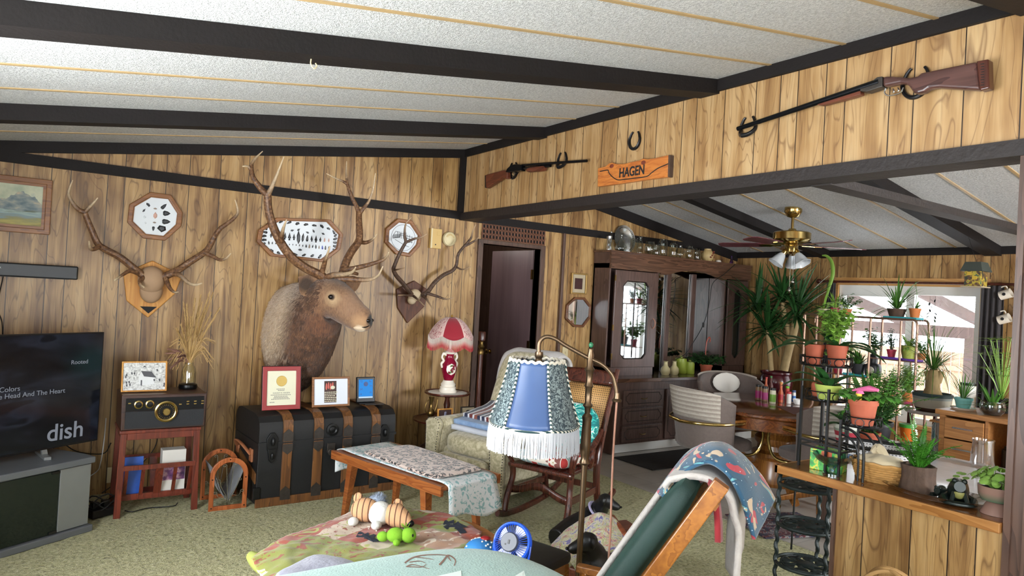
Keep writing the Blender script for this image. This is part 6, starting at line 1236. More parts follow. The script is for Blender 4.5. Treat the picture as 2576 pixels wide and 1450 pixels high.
# iron three-tier stand
t = thing('iron_plant_stand', 'dark green cast iron three-tier round stand under the end of the bar', 'plant stand', (3.5, 2.14, 0)); M['castiron'] = plain('dark_green_cast_iron', '1b2524', .45, .3, var=.3, bump=.3, bs=100)
angs = [radians(a) for a in (130, 250, 10)]; RS = .152
for a in angs:
    b = B(); P = [(cos(a)*RS+.004*sin(z*90), sin(a)*RS+.004*cos(z*90), z) for z in [.0+.66*i/60 for i in range(61)]]; b.tube(P, .0105, 8); b.ell((cos(a)*RS, sin(a)*RS, .672), (.016, .016, .016)); b.build('twisted_leg', M['castiron'], t)
for z in (.615, .40, .19):
    b = B(); b.tube([(cos(2*pi*k/40)*RS, sin(2*pi*k/40)*RS, z) for k in range(40)], .009, 6, closed=True); b.tube([(cos(2*pi*k/32)*RS*.82, sin(2*pi*k/32)*RS*.82, z) for k in range(32)], .006, 6, closed=True); b.lathe([(0, -.004), (.055, -.004), (.06, 0), (.055, .004), (0, .004)], (0, 0, z), 20)
    for k in range(8): a = 2*pi*k/8; b.tube(bez([(cos(a)*.05, sin(a)*.05, z), (cos(a+.3)*.085, sin(a+.3)*.085, z), (cos(a+.05)*.125, sin(a+.05)*.125, z), (cos(a+.25)*RS, sin(a+.25)*RS, z)], 10), [.014, .018, .012, .006], 6, flat=.35)
    for k in range(8): a = 2*pi*k/8+.45; b.lathe([(0, -.003), (.026, -.003), (.026, .003), (0, .003)], (cos(a)*.1, sin(a)*.1, z), 8)
    b.build('tier', M['castiron'], t)
# wicker basket in front of the bar
M['wicker'] = plain('pale_wicker', 'b08a58', .7, var=.25, vs=40); t = thing('handled_basket', 'wicker basket with a tall arched handle on the floor before the bar panel', 'basket', (2.98, 1.44, 0))
b = B()
for k in range(16): z = .01+k*.0135; r = .13+.05*(z/.22); b.tube([((r+.004*(-1)**(j+k))*cos(2*pi*j/36), (r+.004*(-1)**(j+k))*sin(2*pi*j/36), z) for j in range(36)], .006, 5, closed=True)
b.lathe([(0, .004), (.13, .004), (.13, .01), (0, .01)], n=24); b.build('bowl', M['wicker'], t)
for k in range(3): b = B(); b.tube([(.012*(k-1)+.012*sin(i*.5+k*2), cos(pi*i/30)*.165, .2+sin(pi*i/30)*(.295+.006*k)) for i in range(31)], .009, 7); b.build('handle', M['wicker'], t)
# ================================================================ DINING SIDE: hutch, table and chairs, bar and what stands on it
M['hutch'] = wood('hutch_walnut', '43302a', '634b42', 'Z', .38, coat=.1); M['hutchx'] = wood('hutch_top_walnut', '3f2a20', '6a4a38', 'X', .22, coat=.4); M['groove'] = plain('dark_groove', '241713', .5)
HY, UY = 5.13, 5.34
t = thing('china_hutch', 'brown built-in hutch with mirrored niche, glass doors and drawers along the far wall', 'hutch', (5.95, 5.36, 0))
B().box(4.90, 7.2, HY+.006, 5.59, .1, .73).build('base_cabinet', M['hutch'], t, world=True, smooth=False); B().box(4.88, 4.905, HY+.02, 5.58, 0, .73).build('end_panel', M['hutch'], t, world=True, smooth=False)
B().box(4.91, 7.2, HY+.06, 5.58, 0, .1).build('toe_kick', M['white'], t, world=True, smooth=False); B().box(4.86, 7.24, HY-.035, 5.59, .735, .775).build('countertop', M['hutchx'], t, world=True, smooth=False, bevel=.006)
def front(x0, x1, z0, z1, nm, y=HY, par=None, pull=None):
    d = B().box(x0, x1, y-.018, y+.002, z0, z1).build(nm, M['hutch'], par or t, world=True, smooth=False, bevel=.004)
    m = .035; a, c, e, f = x0+m, x1-m, z0+m*.8, z1-m*.8; r = min(.05, (f-e)*.3); P = []
    for cx, cz_, s0 in ((a, e, 0), (c, e, 1), (c, f, 2), (a, f, 3)):
        sx, sz = (1, -1, -1, 1)[s0], (1, 1, -1, -1)[s0]; seq = [(cx, cz_+sz*r), (cx+sx*r*.55, cz_+sz*r*.8), (cx+sx*r*.8, cz_+sz*r*.5), (cx+sx*r, cz_)]; P += seq if s0 in (0, 2) else seq[::-1]
    b = B(); b.tube([(p_[0], y-.0185, p_[1]) for p_ in P], .0035, 5, closed=True); b.build('panel_line', M['groove'], d, world=True)
    hx, hz = ((x0+x1)/2, (z0+z1)/2) if pull is None else pull; b = B(); b.tube(bez([(hx-.045, y-.02, hz), (hx-.03, y-.032, hz-.006), (hx, y-.034, hz-.009), (hx+.03, y-.032, hz-.006), (hx+.045, y-.02, hz)], 10), .0045, 6) if pull is None else b.tube([(hx, y-.02, hz-.04), (hx, y-.034, hz-.02), (hx, y-.034, hz+.02), (hx, y-.02, hz+.04)], .0045, 6); b.build('handle', M['oldbrass'], d, world=True)
for z0, z1 in ((.12, .285), (.305, .465), (.485, .65)): front(4.98, 5.56, z0, z1, 'drawer')
for i, x0 in enumerate((5.61, 6.13)): front(x0, x0+.49, .12, .65, 'door', pull=(x0+(.45 if i == 0 else .04), .42))
for z0, z1 in ((.12, .285), (.305, .465), (.485, .65)): front(6.66, 7.15, z0, z1, 'drawer')
def tower(x0, x1, nm):
    b = B(); b.box(x0, x0+.02, UY, 5.59, .775, 1.95); b.box(x1-.02, x1, UY, 5.59, .775, 1.95); b.box(x0, x1, 5.57, 5.59, .775, 1.95); b.box(x0, x1, UY, 5.59, .775, .86); b.box(x0, x1, UY, 5.59, 1.90, 1.95); tw = b.build(nm, M['hutch'], t, world=True, smooth=False); return tw
tower(4.90, 5.63, 'left_tower'); tower(6.76, 7.2, 'right_tower')
for x0, x1, mt, nm in ((4.97, 5.59, 'mirror', 'door'), (6.80, 7.16, 'smoked', 'door')):
    z0, z1 = .865, 1.885; o = [(x0, z0), (x1, z0), (x1, z1), (x0, z1)]; q = .09; i8 = [(x0+.12, z0+.09+.05), (x0+.17, z0+.09), (x1-.17, z0+.09), (x1-.12, z0+.14), (x1-.12, z1-.16), (x1-.17, z1-.11), (x0+.17, z1-.11), (x0+.12, z1-.16)]
    o8 = [(x0, z0+.14), (x0, z0), (x1, z0), (x1, z0+.14), (x1, z1-.16), (x1, z1), (x0, z1), (x0, z1-.16)]
    T = Matrix(((1, 0, 0, 0), (0, 0, -1, UY), (0, 1, 0, 0), (0, 0, 0, 1))); d = B().ringprism(o8, i8, 0, .022, T).build(nm, M['hutch'], t, world=True, smooth=False, bevel=.003)
    B().prism(i8, .006, .01, T).build('glass_pane', M[mt], d, world=True, smooth=False); b = B(); b.tube([T @ V((p_[0], p_[1], .02)) for p_ in i8], .006, 5, closed=True); b.build('pane_moulding', M['groove'], d, world=True)
    if mt == 'mirror':
        b = B(); b.box(x0+.295, x0+.301, UY-.018, UY-.008, z0+.1, z1-.12); b.build('mullion', M['groove'], d, world=True, smooth=False)
        b = B(); b.tube(bez([(x1-.035, UY-.022, 1.28), (x1-.035, UY-.05, 1.31), (x1-.035, UY-.05, 1.36), (x1-.035, UY-.022, 1.39)], 10), .006, 6); b.build('handle', M['copper'], d, world=True)
        for z in (.98, 1.28, 1.8): B().box(x0-.012, x0+.006, UY-.028, UY-.01, z-.03, z+.03).build('hinge', M['oldbrass'], d, world=True, smooth=False)
# niche: mirrored back with wooden uprights, valance and top
B().box(5.63, 6.76, 5.575, 5.59, .775, 1.95).build('niche_mirror', M['mirror'], t, world=True, smooth=False)
for x in (5.99, 6.42): B().box(x, x+.075, 5.548, 5.575, .775, 1.93).build('upright', M['hutch'], t, world=True, smooth=False, bevel=.006)
b = B(); P = [(4.895, 1.895), (5.64, 1.895)]+[(5.64+1.11*k/16, 1.875+.075*sin(pi*min(1, max(0, (k/16-.1)/.8)))**.8) for k in range(17)]+[(6.76, 1.895), (7.21, 1.895), (7.21, 2.065), (4.895, 2.065)]
b.prism(P, 0, .022, T); b.build('valance', M['hutchx'], t, world=True, smooth=False); b = B(); b.box(4.885, 7.22, UY-.03, 5.59, 2.065, 2.085); b.build('top_board', M['hutchx'], t, world=True, smooth=False, bevel=.003); B().box(4.90, 4.92, UY, 5.59, 1.9, 2.065).build('end_return', M['hutch'], t, world=True, smooth=False)
HT = 2.0865
# glassware along the top
def put(name, label, cat, px, y, z, prof, mat, n=20, group=None, extra=None):
    p = W(px, 640, y); t = thing(name, label, cat, (p.x, y, z), 0, group); B().lathe(prof, n=n, cap=False).build('body', M[mat], t); return t
M['cutglass'] = glass('cut_glass', 'eef2f4', .3, .08, .8); M['silver'] = plain('silver_plate', 'b9b9b4', .25, 1.0, var=.2)
p = W(1573, 600, 5.55); t = thing('silver_tray', 'round silver tray with embossed rim leaning on the wall above the hutch', 'tray', (p.x, 5.52, HT)); LT = Matrix.Translation((0, .045, .155)) @ Matrix.Rotation(radians(-8), 4, 'X') @ FT0
B().lathe([(0, 0), (.1, 0), (.108, .006), (.15, .01), (.155, .012), (.15, .004), (.1, -.004), (0, -.004)], n=56, M=LT, fn=lambda a, z: 1+.008*sin(a*28)).build('tray', M['silver'], t)
b = B()
for k in range(40): a = 2*pi*k/40; b.ell(LT @ V((cos(a)*.13, sin(a)*.13, .01)), (.006, .004, .006), 6, 4)
b.build('embossed_rim', M['tin'], t)
GRP = 'clear glass jars and vases along the hutch top'
put('bud_vase', 'tall slim cut crystal vase at the left end of the hutch top', 'vase', 1531, 5.43, HT, [(0, 0), (.03, 0), (.026, .012), (.03, .03), (.022, .06), (.032, .15), (.03, .15), (.02, .06), (0, .02)], 'cutglass')
put('slim_bottle', 'slim bottle neck rising behind the crystal vase', 'bottle', 1535, 5.52, HT, [(0, 0), (.03, 0), (.03, .1), (.01, .14), (.01, .22), (.012, .225)], 'bottleglass')
put('decanter', 'round bellied glass decanter with narrow neck in front of the silver tray', 'decanter', 1561, 5.41, HT, [(0, 0), (.05, 0), (.065, .03), (.06, .06), (.035, .1), (.014, .14), (.014, .18), (.024, .2), (.022, .2), (.012, .18), (.012, .14), (.033, .1), (.057, .06), (.06, .03), (0, .006)], 'bottleglass')
put('square_pitcher', 'straight sided glass pitcher before the silver tray, right of the decanter', 'pitcher', 1577, 5.47, HT, [(0, 0), (.042, 0), (.05, .17), (.048, .17), (.04, .006), (0, .006)], 'cutglass', 4)
put('square_vase', 'tall straight glass vase at the right part of the silver tray', 'vase', 1593, 5.46, HT, [(0, 0), (.044, 0), (.05, .165), (.048, .165), (.042, .006), (0, .006)], 'bottleglass', 6)
put('wine_carafe', 'narrow necked glass carafe just right of the silver tray', 'carafe', 1610, 5.40, HT, [(0, 0), (.035, 0), (.038, .05), (.034, .1), (.016, .14), (.014, .17), (.022, .19), (.02, .19), (.012, .17), (.014, .14), (.032, .1), (0, .006)], 'bottleglass')
def jar(r, h, neck=.8): return [(0, 0), (r*.92, 0), (r, .012), (r, h*.72), (r*.93, h*.82), (r*neck, h*.88), (r*neck, h), (r*neck-.003, h), (r*neck-.003, h*.88), (r*.9, h*.8), (r-.004, h*.7), (r-.004, .016), (0, .008)]
put('fish_bowl_jar', 'wide rounded glass bowl jar, first right of the silver tray', 'jar', 1634, 5.42, HT, [(0, 0), (.045, 0), (.062, .05), (.06, .1), (.045, .145), (.05, .15), (.042, .145), (.056, .1), (.058, .05), (0, .006)], 'bottleglass')
put('glass_jar', 'low straight glass jar between the bowl jar and the tall canning jar', 'jar', 1650, 5.46, HT, jar(.045, .13, .95), 'bottleglass')
put('canning_jar', 'tall clear canning jar, the tallest of the row on the hutch top', 'jar', 1667, 5.43, HT, jar(.053, .2, .78), 'bottleglass')
put('glass_bottle', 'tall shouldered glass bottle right of the tallest canning jar', 'bottle', 1693, 5.45, HT, jar(.05, .19, .5), 'bottleglass')
put('glass_jug', 'squat round glass jug in the middle of the jar row', 'jug', 1711, 5.41, HT, [(0, 0), (.05, 0), (.06, .03), (.06, .075), (.04, .11), (.02, .125), (.022, .145), (.018, .145), (.017, .125), (.037, .108), (.056, .073), (0, .006)], 'bottleglass')
put('canning_jar', 'medium clear canning jar, second left of the tan painted vase', 'jar', 1734, 5.43, HT, jar(.05, .155, .75), 'bottleglass')
put('canning_jar', 'small clear canning jar beside the tan painted vase', 'jar', 1753, 5.44, HT, jar(.044, .135, .75), 'bottleglass')
M['tanpot'] = plain('tan_pottery', 'b49a68', .5, var=.15); M['rust'] = plain('rust_paint', '6e2f1d', .6)
t = put('painted_vase', 'round tan pottery vase with rust painted leaves on the hutch top', 'vase', 1780, 5.43, HT, [(0, 0), (.045, 0), (.07, .04), (.074, .08), (.055, .125), (.04, .135), (.042, .15), (.035, .15), (0, .14)], 'tanpot')
b = B()
for k in range(7): a = -1.9+.25*k; b.ell((cos(a)*.071, sin(a)*.071, .05+.022*(k % 4)), (.014, .014, .010), 8, 6)
b.build('leaf_paint', M['rust'], t)
t = put('white_shell', 'small white shell near the right end of the hutch top', 'shell', 1808, 5.41, HT, [(0, 0), (.03, .0), (.036, .012), (.025, .028), (0, .034)], 'porc')
M['purpleg'] = glass('purple_glass', '9a63c4', .2); put('purple_bottle', 'small purple glass bottle at the right end of the hutch top', 'bottle', 1841, 5.42, HT, [(0, 0), (.022, 0), (.024, .03), (.012, .06), (.009, .1), (.013, .105)], 'purpleg')
# pictures beside the hutch
M['goldframe'] = plain('gilt_frame', 'a98a52', .35, .6); M['linen'] = plain('linen_mat', 'b3a58a', .9); M['darkpic'] = plain('dark_red_picture', '3a1a17', .5, var=.4, vs=30)
c, q = polyw([(1430, 685), (1485, 688), (1480, 742), (1427, 742)], 5.585); t = thing('small_picture', 'small gilt framed picture with wide linen mat above the octagon mirror', 'picture', (c.x, 5.599, c.z)); q = [(-.105, -.11), (.105, -.11), (.105, .11), (-.105, .11)]; T = WALLM((0, 0, 0))
B().ringprism(q, [(a*.85, c_*.86) for a, c_ in q], 0, .03, T).build('frame', M['goldframe'], t, smooth=False, bevel=.003); B().prism([(a*.85, c_*.86) for a, c_ in q], 0, .012, T).build('mat', M['linen'], t, smooth=False); B().prism([(a*.5, c_*.52) for a, c_ in q], .012, .0135, T).build('print', M['darkpic'], t, smooth=False)
octframe('octagon_mirror', 'octagonal walnut framed wall mirror left of the hutch', 'mirror', [(1445, 748), (1470, 749), (1486, 770), (1484, 800), (1466, 824), (1442, 823), (1421, 802), (1424, 768)], band=.022, back='mirror', fr='frame_walnut')
# things on the hutch counter
CZ = .776
def counter(px, py, y=5.3): p = W(px, py, y); return p.x, y, CZ
M['limecer'] = plain('lime_ceramic', '8f9f3a', .3); M['palecer'] = plain('cream_ceramic', 'c9bd8f', .35, var=.15)
for px, y, s_, lb in ((1712, 5.38, 1.0, 'taller lime green canister at the back of the hutch counter'), (1735, 5.33, .8, 'smaller lime green canister beside the trailing plant on the counter')):
    x, y, z = counter(px, 930, y); t = thing('canister', lb, 'canister', (x, y, z)); B().lathe([(0, 0), (.062*s_, 0), (.068*s_, .01), (.066*s_, .16*s_), (0, .16*s_)], n=24).build('body', M['limecer'], t); B().lathe([(.066*s_, .16*s_), (.064*s_, .172*s_), (.015, .18*s_), (.015, .2*s_), (0, .205*s_)], n=20).build('lid', M['limecer'], t)
for px, lb in ((1674, 'cream and yellow vase, left of the two in the hutch niche'), (1696, 'cream and yellow vase, nearer the lime canisters in the hutch niche')):
    x, y, z = counter(px, 930, 5.30); t = thing('small_vase', lb, 'vase', (x, y, z)); B().lathe([(0, 0), (.04, 0), (.055, .03), (.05, .07), (.025, .1), (.02, .14), (.028, .15), (0, .145)], n=20).build('body', M['palecer'], t)
x, y, z = counter(1765, 830, 5.3)
cord('lamp_cord', 'black cord with an inline switch hanging from the hutch valance to the counter', [W(1850, 665, 5.3), W(1822, 690, 5.29), W(1800, 705, 5.27), W(1790, 722, 5.30), W(1785, 760, 5.3), W(1775, 800, 5.3), W(1763, 830, 5.3), W(1745, 860, 5.3), W(1725, 890, 5.32), W(1700, 905, 5.33)], .004, 'cord', 60)
p = W(1767, 818, 5.3); tag(B().cbox((p.x, 5.29, p.z), .02, .02, .055).build('cord_switch', M['black'], smooth=False, bevel=.004), 'inline black switch on the cord across the hutch niche', 'switch')
# ---------------------------------------------------------------- dining table
M['oaktop'] = wood('dark_oak_top', '4d2611', '84491f', 'X', .16, coat=.6); M['oakped'] = wood('oak_pedestal', '6d3f18', 'a06a30', 'Z', .28, coat=.3)
TCX, TCY = 5.24, 3.52
t = thing('dining_table', 'round oak pedestal dining table with a glossy dark top', 'dining table', (TCX, TCY, 0))
B().lathe([(0, .71), (.66, .71), (.70, .715), (.725, .73), (.725, .745), (.71, .753), (0, .753)], n=72).build('table_top', M['oaktop'], t); B().lathe([(.61, .62), (.64, .62), (.64, .71), (.61, .71)], n=64, cap=False).build('apron', M['oaktop'], t, solid=.01)
B().lathe([(.18, .09), (.2, .12), (.18, .16), (.17, .3), (.2, .33), (.2, .36), (.16, .38), (.155, .42), (.18, .45), (.18, .48), (.145, .52), (.17, .64), (.2, .68), (.2, .71)], n=32).build('pedestal', M['oakped'], t)
for k in range(4): a = pi/4+k*pi/2+.2; b = B(); b.tube(bez([(cos(a)*.12, sin(a)*.12, .26), (cos(a)*.24, sin(a)*.24, .2), (cos(a)*.36, sin(a)*.36, .08), (cos(a)*.42, sin(a)*.42, .035)], 12), [.05, .05, .04, .032], 8, flat=.8); b.build('foot', M['oakped'], t)
tag(B().cbox((5.13, 3.22, .756), .42, .3, .003, .9).build('placemat', plain('brown_placemat', '6a4238', .8), smooth=False), 'brown placemat on the near side of the dining table', 'placemat')
TT0 = .7545
def bottle(name, label, cat, px, py, r, h, body, lid=None, band=None, neck=None, lidh=.018):
    p = F(px, py, TT0); t = thing(name, label, cat, (p.x, p.y, TT0), 0, 'condiments on the dining table')
    prof = [(0, 0), (r, 0), (r, h*.8), (r*.9, h)] if not neck else [(0, 0), (r, 0), (r, h*.5), (neck, h*.72), (neck, h)]
    B().lathe(prof+[(0, h)], n=18).build('body', body, t)
    if band: B().lathe([(r+.0008, h*.15), (r+.0008, h*(.7 if not neck else .45))], n=18, cap=False).build('wrapper', band, t)
    if lid: q = r*.95 if not neck else neck*1.15; B().lathe([(q, h), (q, h+lidh), (0, h+lidh)], n=16).build('cap', lid, t)
PL = lambda n, c, r=.4: plain(n, c, r, var=.05)
M['spice'] = PL('brown_spice', '7a5a38'); mag, grn, redl, whi, orl, ltb = PL('magenta_wrap', '9c2a6a'), PL('green_wrap', '6d9a33'), PL('red_wrap', 'a81f26'), M['white'], PL('orange_sauce', 'b9501f'), PL('blue_wrap', '3a6fae')
bottle('seasoning_jar', 'magenta banded seasoning jar with black lid, leftmost on the table', 'jar', 1907, 1006, .026, .115, M['spice'], M['black'], mag); bottle('seasoning_jar', 'second magenta banded seasoning jar, next to the leftmost', 'jar', 1923, 1010, .026, .112, M['spice'], M['black'], mag)
bottle('seasoning_jar', 'green banded seasoning jar with black lid in front', 'jar', 1943, 1016, .026, .115, PL('pale_powder', 'c9c3a8'), M['black'], grn); bottle('hot_sauce', 'tall hot sauce bottle with red cap behind the magenta jars', 'sauce bottle', 1926, 994, .02, .15, orl, redl, whi, .009)
bottle('hot_sauce', 'tall green capped sauce bottle behind the green banded jar', 'sauce bottle', 1938, 992, .02, .155, PL('dark_sauce', '5a2018'), PL('green_cap', '3c7a3a'), None, .009); bottle('hot_sauce', 'orange sauce bottle with red band in the middle of the group', 'sauce bottle', 1963, 1013, .023, .16, orl, PL('amber_cap', 'b5762c'), redl, .011)
bottle('salt_shaker', 'clear shaker with red cap right of the orange sauce bottle', 'shaker', 1984, 1016, .02, .085, PL('white_grain', 'cfcac4'), redl, None); bottle('spray_bottle', 'small bottle with bright green cap behind the shaker', 'bottle', 1980, 1005, .018, .1, PL('red_body', 'b5352a'), PL('lime_cap', '6fbf2f'), None); bottle('pepper_shaker', 'slim blue banded shaker at the right end of the group', 'shaker', 1996, 1015, .017, .095, PL('white_grain2', 'd5d2cc'), PL('navy_cap', '2a4470'), ltb)
p = F(2006, 1018, TT0); t = thing('small_cup', 'small white cup on the table beside the condiments', 'cup', (p.x, p.y, TT0)); B().lathe([(0, 0), (.022, 0), (.034, .02), (.04, .045), (.037, .045), (.03, .02), (0, .006)], n=24).build('bowl', M['white'], t)
# ---------------------------------------------------------------- dining chairs
M['taupe'] = fabric('taupe_upholstery', '5c504c', '71655f', s=220, bump=.5, vs=40); g = G('lace_throw'); x = g.xyz(); rowz = g.math('FRACT', g.math('MULTIPLY', x[2], 30.0)); M['laceband'] = g.fin(g.mix(g.ramp(g.math('ADD', rowz, g.math('MULTIPLY', g.noise(scale=40), .6)), [(.5, 0.0), (1.0, 1.0)]), 'b3aa9f', '90867c'), .95, 0, g.bump(g.math('ADD', rowz, g.noise(scale=120)), .6, .005))
def chair(label, loc, rz):
    t = thing('dining_chair', label, 'dining chair', loc, rz, 'swivel chairs around the dining table')
    b = B(); b.sup((0, -.01, .455), (.255, .25, .055), .5, .45, 34, 12); b.build('seat', M['taupe'], t)
    b = B(); rows = []
    for inner in (0, 1):
        pass
    def sh(u, v_): a = pi/2+(u-.5)*radians(165); w_ = 1-.18*abs(2*u-1)**3; r = .27+.05*v_; return (cos(a)*r, sin(a)*r*.92+.03*v_, .42+(.47*w_)*v_-.0)
    b.grid(sh, 30, 12); b.build('back_shell', M['taupe'], t, solid=.045)
    b = B(); b.grid(lambda u, v_: (lambda q: (q[0]*1.09, q[1]*1.09-.0, q[2]+.004))(sh(.14+.72*u, .52+.5*v_)), 24, 10); b.build('lace_cover', M['laceband'], t, solid=.006)
    for s_ in (-1, 1): b = B(); b.tube(bez([(0, .335, .63), (s_*.16, .31, .64), (s_*.29, .15, .645), (s_*.31, -.08, .655), (s_*.305, -.22, .62), (s_*.295, -.25, .52), (s_*.26, -.2, .40), (s_*.16, -.05, .385), (s_*.03, 0, .38)], 44), .0125, 9); b.build('brass_arm', M['brass'], t)
    for s_ in (-1, 1): b = B(); b.tube(bez([(s_*.295, .10, .668), (s_*.308, -.05, .675), (s_*.306, -.17, .665)], 12), .018, 8, flat=.7); b.build('arm_pad', M['oakped'], t)
    B().cyl((0, 0, .16), (0, 0, .40), .03).build('column', M['brass'], t)
    for k in range(4):
        a = pi/4+k*pi/2; lg = B().bar((cos(a)*.03, sin(a)*.03, .18), (cos(a)*.30, sin(a)*.30, .085), .055, .055, w2=.04, h2=.035).build('leg', M['oakped'], t, smooth=False, bevel=.006)
        b = B(); p_ = V((cos(a)*.30, sin(a)*.30, 0)); b.cyl(p_+V((-sin(a)*.014, cos(a)*.014, .028)), p_+V((sin(a)*.014, -cos(a)*.014, .028)), .028, n=16); b.build('caster', M['oldbrass'], lg); B().cyl(p_+V((0, 0, .05)), p_+V((0, 0, .09)), .014).build('caster_stem', M['chrome'], lg)
    return t
c1 = chair('taupe swivel chair with brass arms, left of the dining table by the hutch', (4.62, 3.70, 0), radians(80))
dup(c1, (5.02, 2.98, 0), radians(166), 'taupe swivel chair on the near side of the dining table, behind the black plant stand')
dup(c1, (5.66, 4.30, 0), radians(-32), 'taupe swivel chair on the far side, round lace doily on its back')
b = B(); b.sup((0, 0, 0), (.14, .012, .10), 1, 1, 24, 8); o = b.build('chair_doily', M['lace'], solid=0); o.location = V((5.66, 4.30, 0))+Matrix.Rotation(radians(-32), 3, 'Z') @ V((0, .215, .80)); o.rotation_euler = (radians(-8), 0, radians(-32)); tag(o, 'round white crochet doily on the far dining chair back', 'doily')
# floor mats
M['matgrey'] = plain('dark_ribbed_mat', '2b2928', .95, var=.3, vs=30, bump=.6, bs=60); tag(B().box(4.82, 6.2, 4.52, 5.05, -.004, .006).build('floor_mat', M['matgrey'], smooth=False, bevel=.003), 'dark ribbed mat on the vinyl before the hutch drawers', 'mat')
g = G('floral_rug'); nz = g.noise(scale=20, detail=4, dist=1); M['rug'] = g.fin(g.ramp(nz, [(.35, '2b2a3a'), (.46, '5c2a2e'), (.53, '7d7a78'), (.6, '3a3d55'), (.7, '8a4a40')], 'CONSTANT'), .95, 0, g.bump(nz, .4, .005))
tag(B().cbox((4.52, 2.96, .012), .62, .5, .012, -.35).build('small_rug', M['rug'], smooth=False, bevel=.003), 'small dark rug with red and blue flowers at the carpet edge', 'rug')
# ---------------------------------------------------------------- bar top and things on it
M['baroak'] = wood('bar_oak', '5e3618', '8a5528', 'Y', .16, coat=.6); M['baredge'] = wood('bar_edge_oak', '875626', 'a87640', 'Y', .35)
t = thing('bar_counter', 'long oak bar counter on the half wall between the rooms', 'bar counter', (3.4, 1.66, 0)); b = B(); b.prism([(3.225, 1.142), (3.64, 1.142), (3.64, 2.1), (3.60, 2.14), (3.225, 2.14)], .716, .7545); b.build('countertop', M['baroak'], t, world=True, smooth=False)
b = B(); b.box(3.205, 3.225, 1.142, 2.16, .712, .7545); b.box(3.205, 3.60, 2.14, 2.16, .712, .7545); b.build('edge_strip', M['baredge'], t, world=True, smooth=False, bevel=.003)
BT = .7552
def onbar(px, py): p = F(px, py, BT); return (p.x, p.y, BT)
g = G('tea_box_print'); nz = g.noise(scale=28, detail=3); M['teabox'] = g.fin(g.ramp(nz, [(.36, '1f7a2f'), (.5, '3fae3f'), (.58, 'd8c23a'), (.63, '2f9a3a'), (.72, 'd8e0c8')]), .4)
x, y, z = onbar(2052, 1178); t = thing('tea_box', 'bright green printed box lying under the black plant stand on the bar', 'box', (3.37, 1.965, z), 0); b = B(); b.box(-.05, .05, -.075, .075, 0, .105, Matrix.Rotation(.25, 4, 'Z')); b.build('box', M['teabox'], t, smooth=False, bevel=.002); b = B(); b.box(-.0512, -.05, -.03, .02, .07, .1, Matrix.Rotation(.25, 4, 'Z')); b.build('orange_patch', PL('orange_print', 'd0602a'), t, smooth=False)
x, y, z = onbar(2085, 1195); t = thing('glass_bowl', 'ruffled clear blue glass footed bowl on the bar', 'bowl', (x+.03, y, z)); M['blueglass'] = glass('pale_blue_glass', 'bcd0e6', .3, .05, .9); B().lathe([(.045, 0), (.045, .006), (.015, .012), (.015, .03), (.03, .04), (.075, .07), (.095, .1), (.092, .1), (.07, .073), (.02, .046), (0, .044)], n=48, cap=False, fn=lambda a, z_: 1+(.07*sin(a*8) if z_ > .06 else 0)).build('bowl', M['blueglass'], t)
def wicker(name, label, loc, rx, ry, h, rz=0):
    t = thing(name, label, 'basket', loc, rz); b = B(); n = int(h/.009)
    for k in range(n):
        u = k/(n-1); f = .78+.22*u**.8; b.tube([((rx*f+.003*(-1)**(j+k))*cos(2*pi*j/44), (ry*f+.003*(-1)**(j+k))*sin(2*pi*j/44), .005+u*h) for j in range(44)], .0052, 5, closed=True)
    b.lathe([(0, .002), (rx*.76, .002), (rx*.76, .008), (0, .008)], n=24, M=Matrix.Diagonal((1, ry/rx, 1, 1))); b.build('weave', M['wicker2'], t)
    b = B(); b.tube([(rx*1.03*cos(2*pi*j/44), ry*1.03*sin(2*pi*j/44), h+.004+.003*sin(j*1.5)) for j in range(44)], .009, 6, closed=True); b.build('rim', M['wicker2'], t); return t
M['wicker2'] = plain('honey_wicker', 'ab7f45', .6, var=.25, vs=50)
x, y, z = onbar(2205, 1215); t = wicker('bread_basket', 'oval wicker basket holding a bundled cream cloth on the bar', (x+.05, y+.01, z), .092, .13, .085, .15)
b = B(); b.sup((0, 0, .085), (.08, .11, .045), .9, .8, 30, 14); b.v = [(x_, y_, z_+.014*mnoise.noise(V((x_*22, y_*22, z_*9)))) for x_, y_, z_ in b.v]; b.tube(bez([(0, -.02, .12), (.01, .02, .15), (-.01, .04, .13)], 10), [.02, .028, .012], 8); o = b.build('cream_cloth', fabric('cream_linen', 'c9b99a', 'ab9a7a', s=120)); o.location = (x+.05, y+.01, z); tag(o, 'knotted cream cloth lying in the bread basket', 'cloth')
x, y, z = onbar(2330, 1262); M['clearcut'] = glass('pressed_glass', 'f0f2f4', .3, .06, .9)
t = thing('glass_platter', 'long fluted clear glass platter under the stump planter on the bar', 'platter', (3.375, 1.46, z)); b = B(); b.lathe([(0, .004), (.13, .004), (.15, .012), (.185, .03), (.19, .03), (.155, .008), (.13, 0), (0, 0)], n=64, M=Matrix.Diagonal((.72, 1.25, 1, 1)), cap=False, fn=lambda a, z_: 1+(.02*sin(a*24) if z_ > .01 else 0)); b.build('platter', M['clearcut'], t)
def frond(b, base, tip, up, w, n=14, curl=.0):
    P = bez([base, V(base).lerp(V(tip), .5)+V(up), tip], n); b.tube(P, [.003, .0012], 4)
    for i in range(1, n+1):
        u = i/n; d = (P[min(n, i+1)]-P[i-1]).normalized(); s_ = d.cross(V((0, 0, 1))); s_ = s_.normalized() if s_.length > .1 else ortho(d)[0]; l = w*(sin(pi*min(1, u*.85+.12)))
        for k in (1, -1): q = P[i]+s_*k*l+d*l*.25+V((0, 0, random.uniform(-.55, .35)*l)); m_ = (P[i]+q)/2; t_ = d*(l*.19+.002); b.add([P[i], m_+t_, q, m_-t_], [(0, 1, 2, 3)])
M['fern'] = leafmat('glossy_fern', '1d4d15', '4a8a28', .3); M['bark'] = plain('rough_bark', '4a382c', .9, var=.5, vs=22, bump=1.0, bs=40)
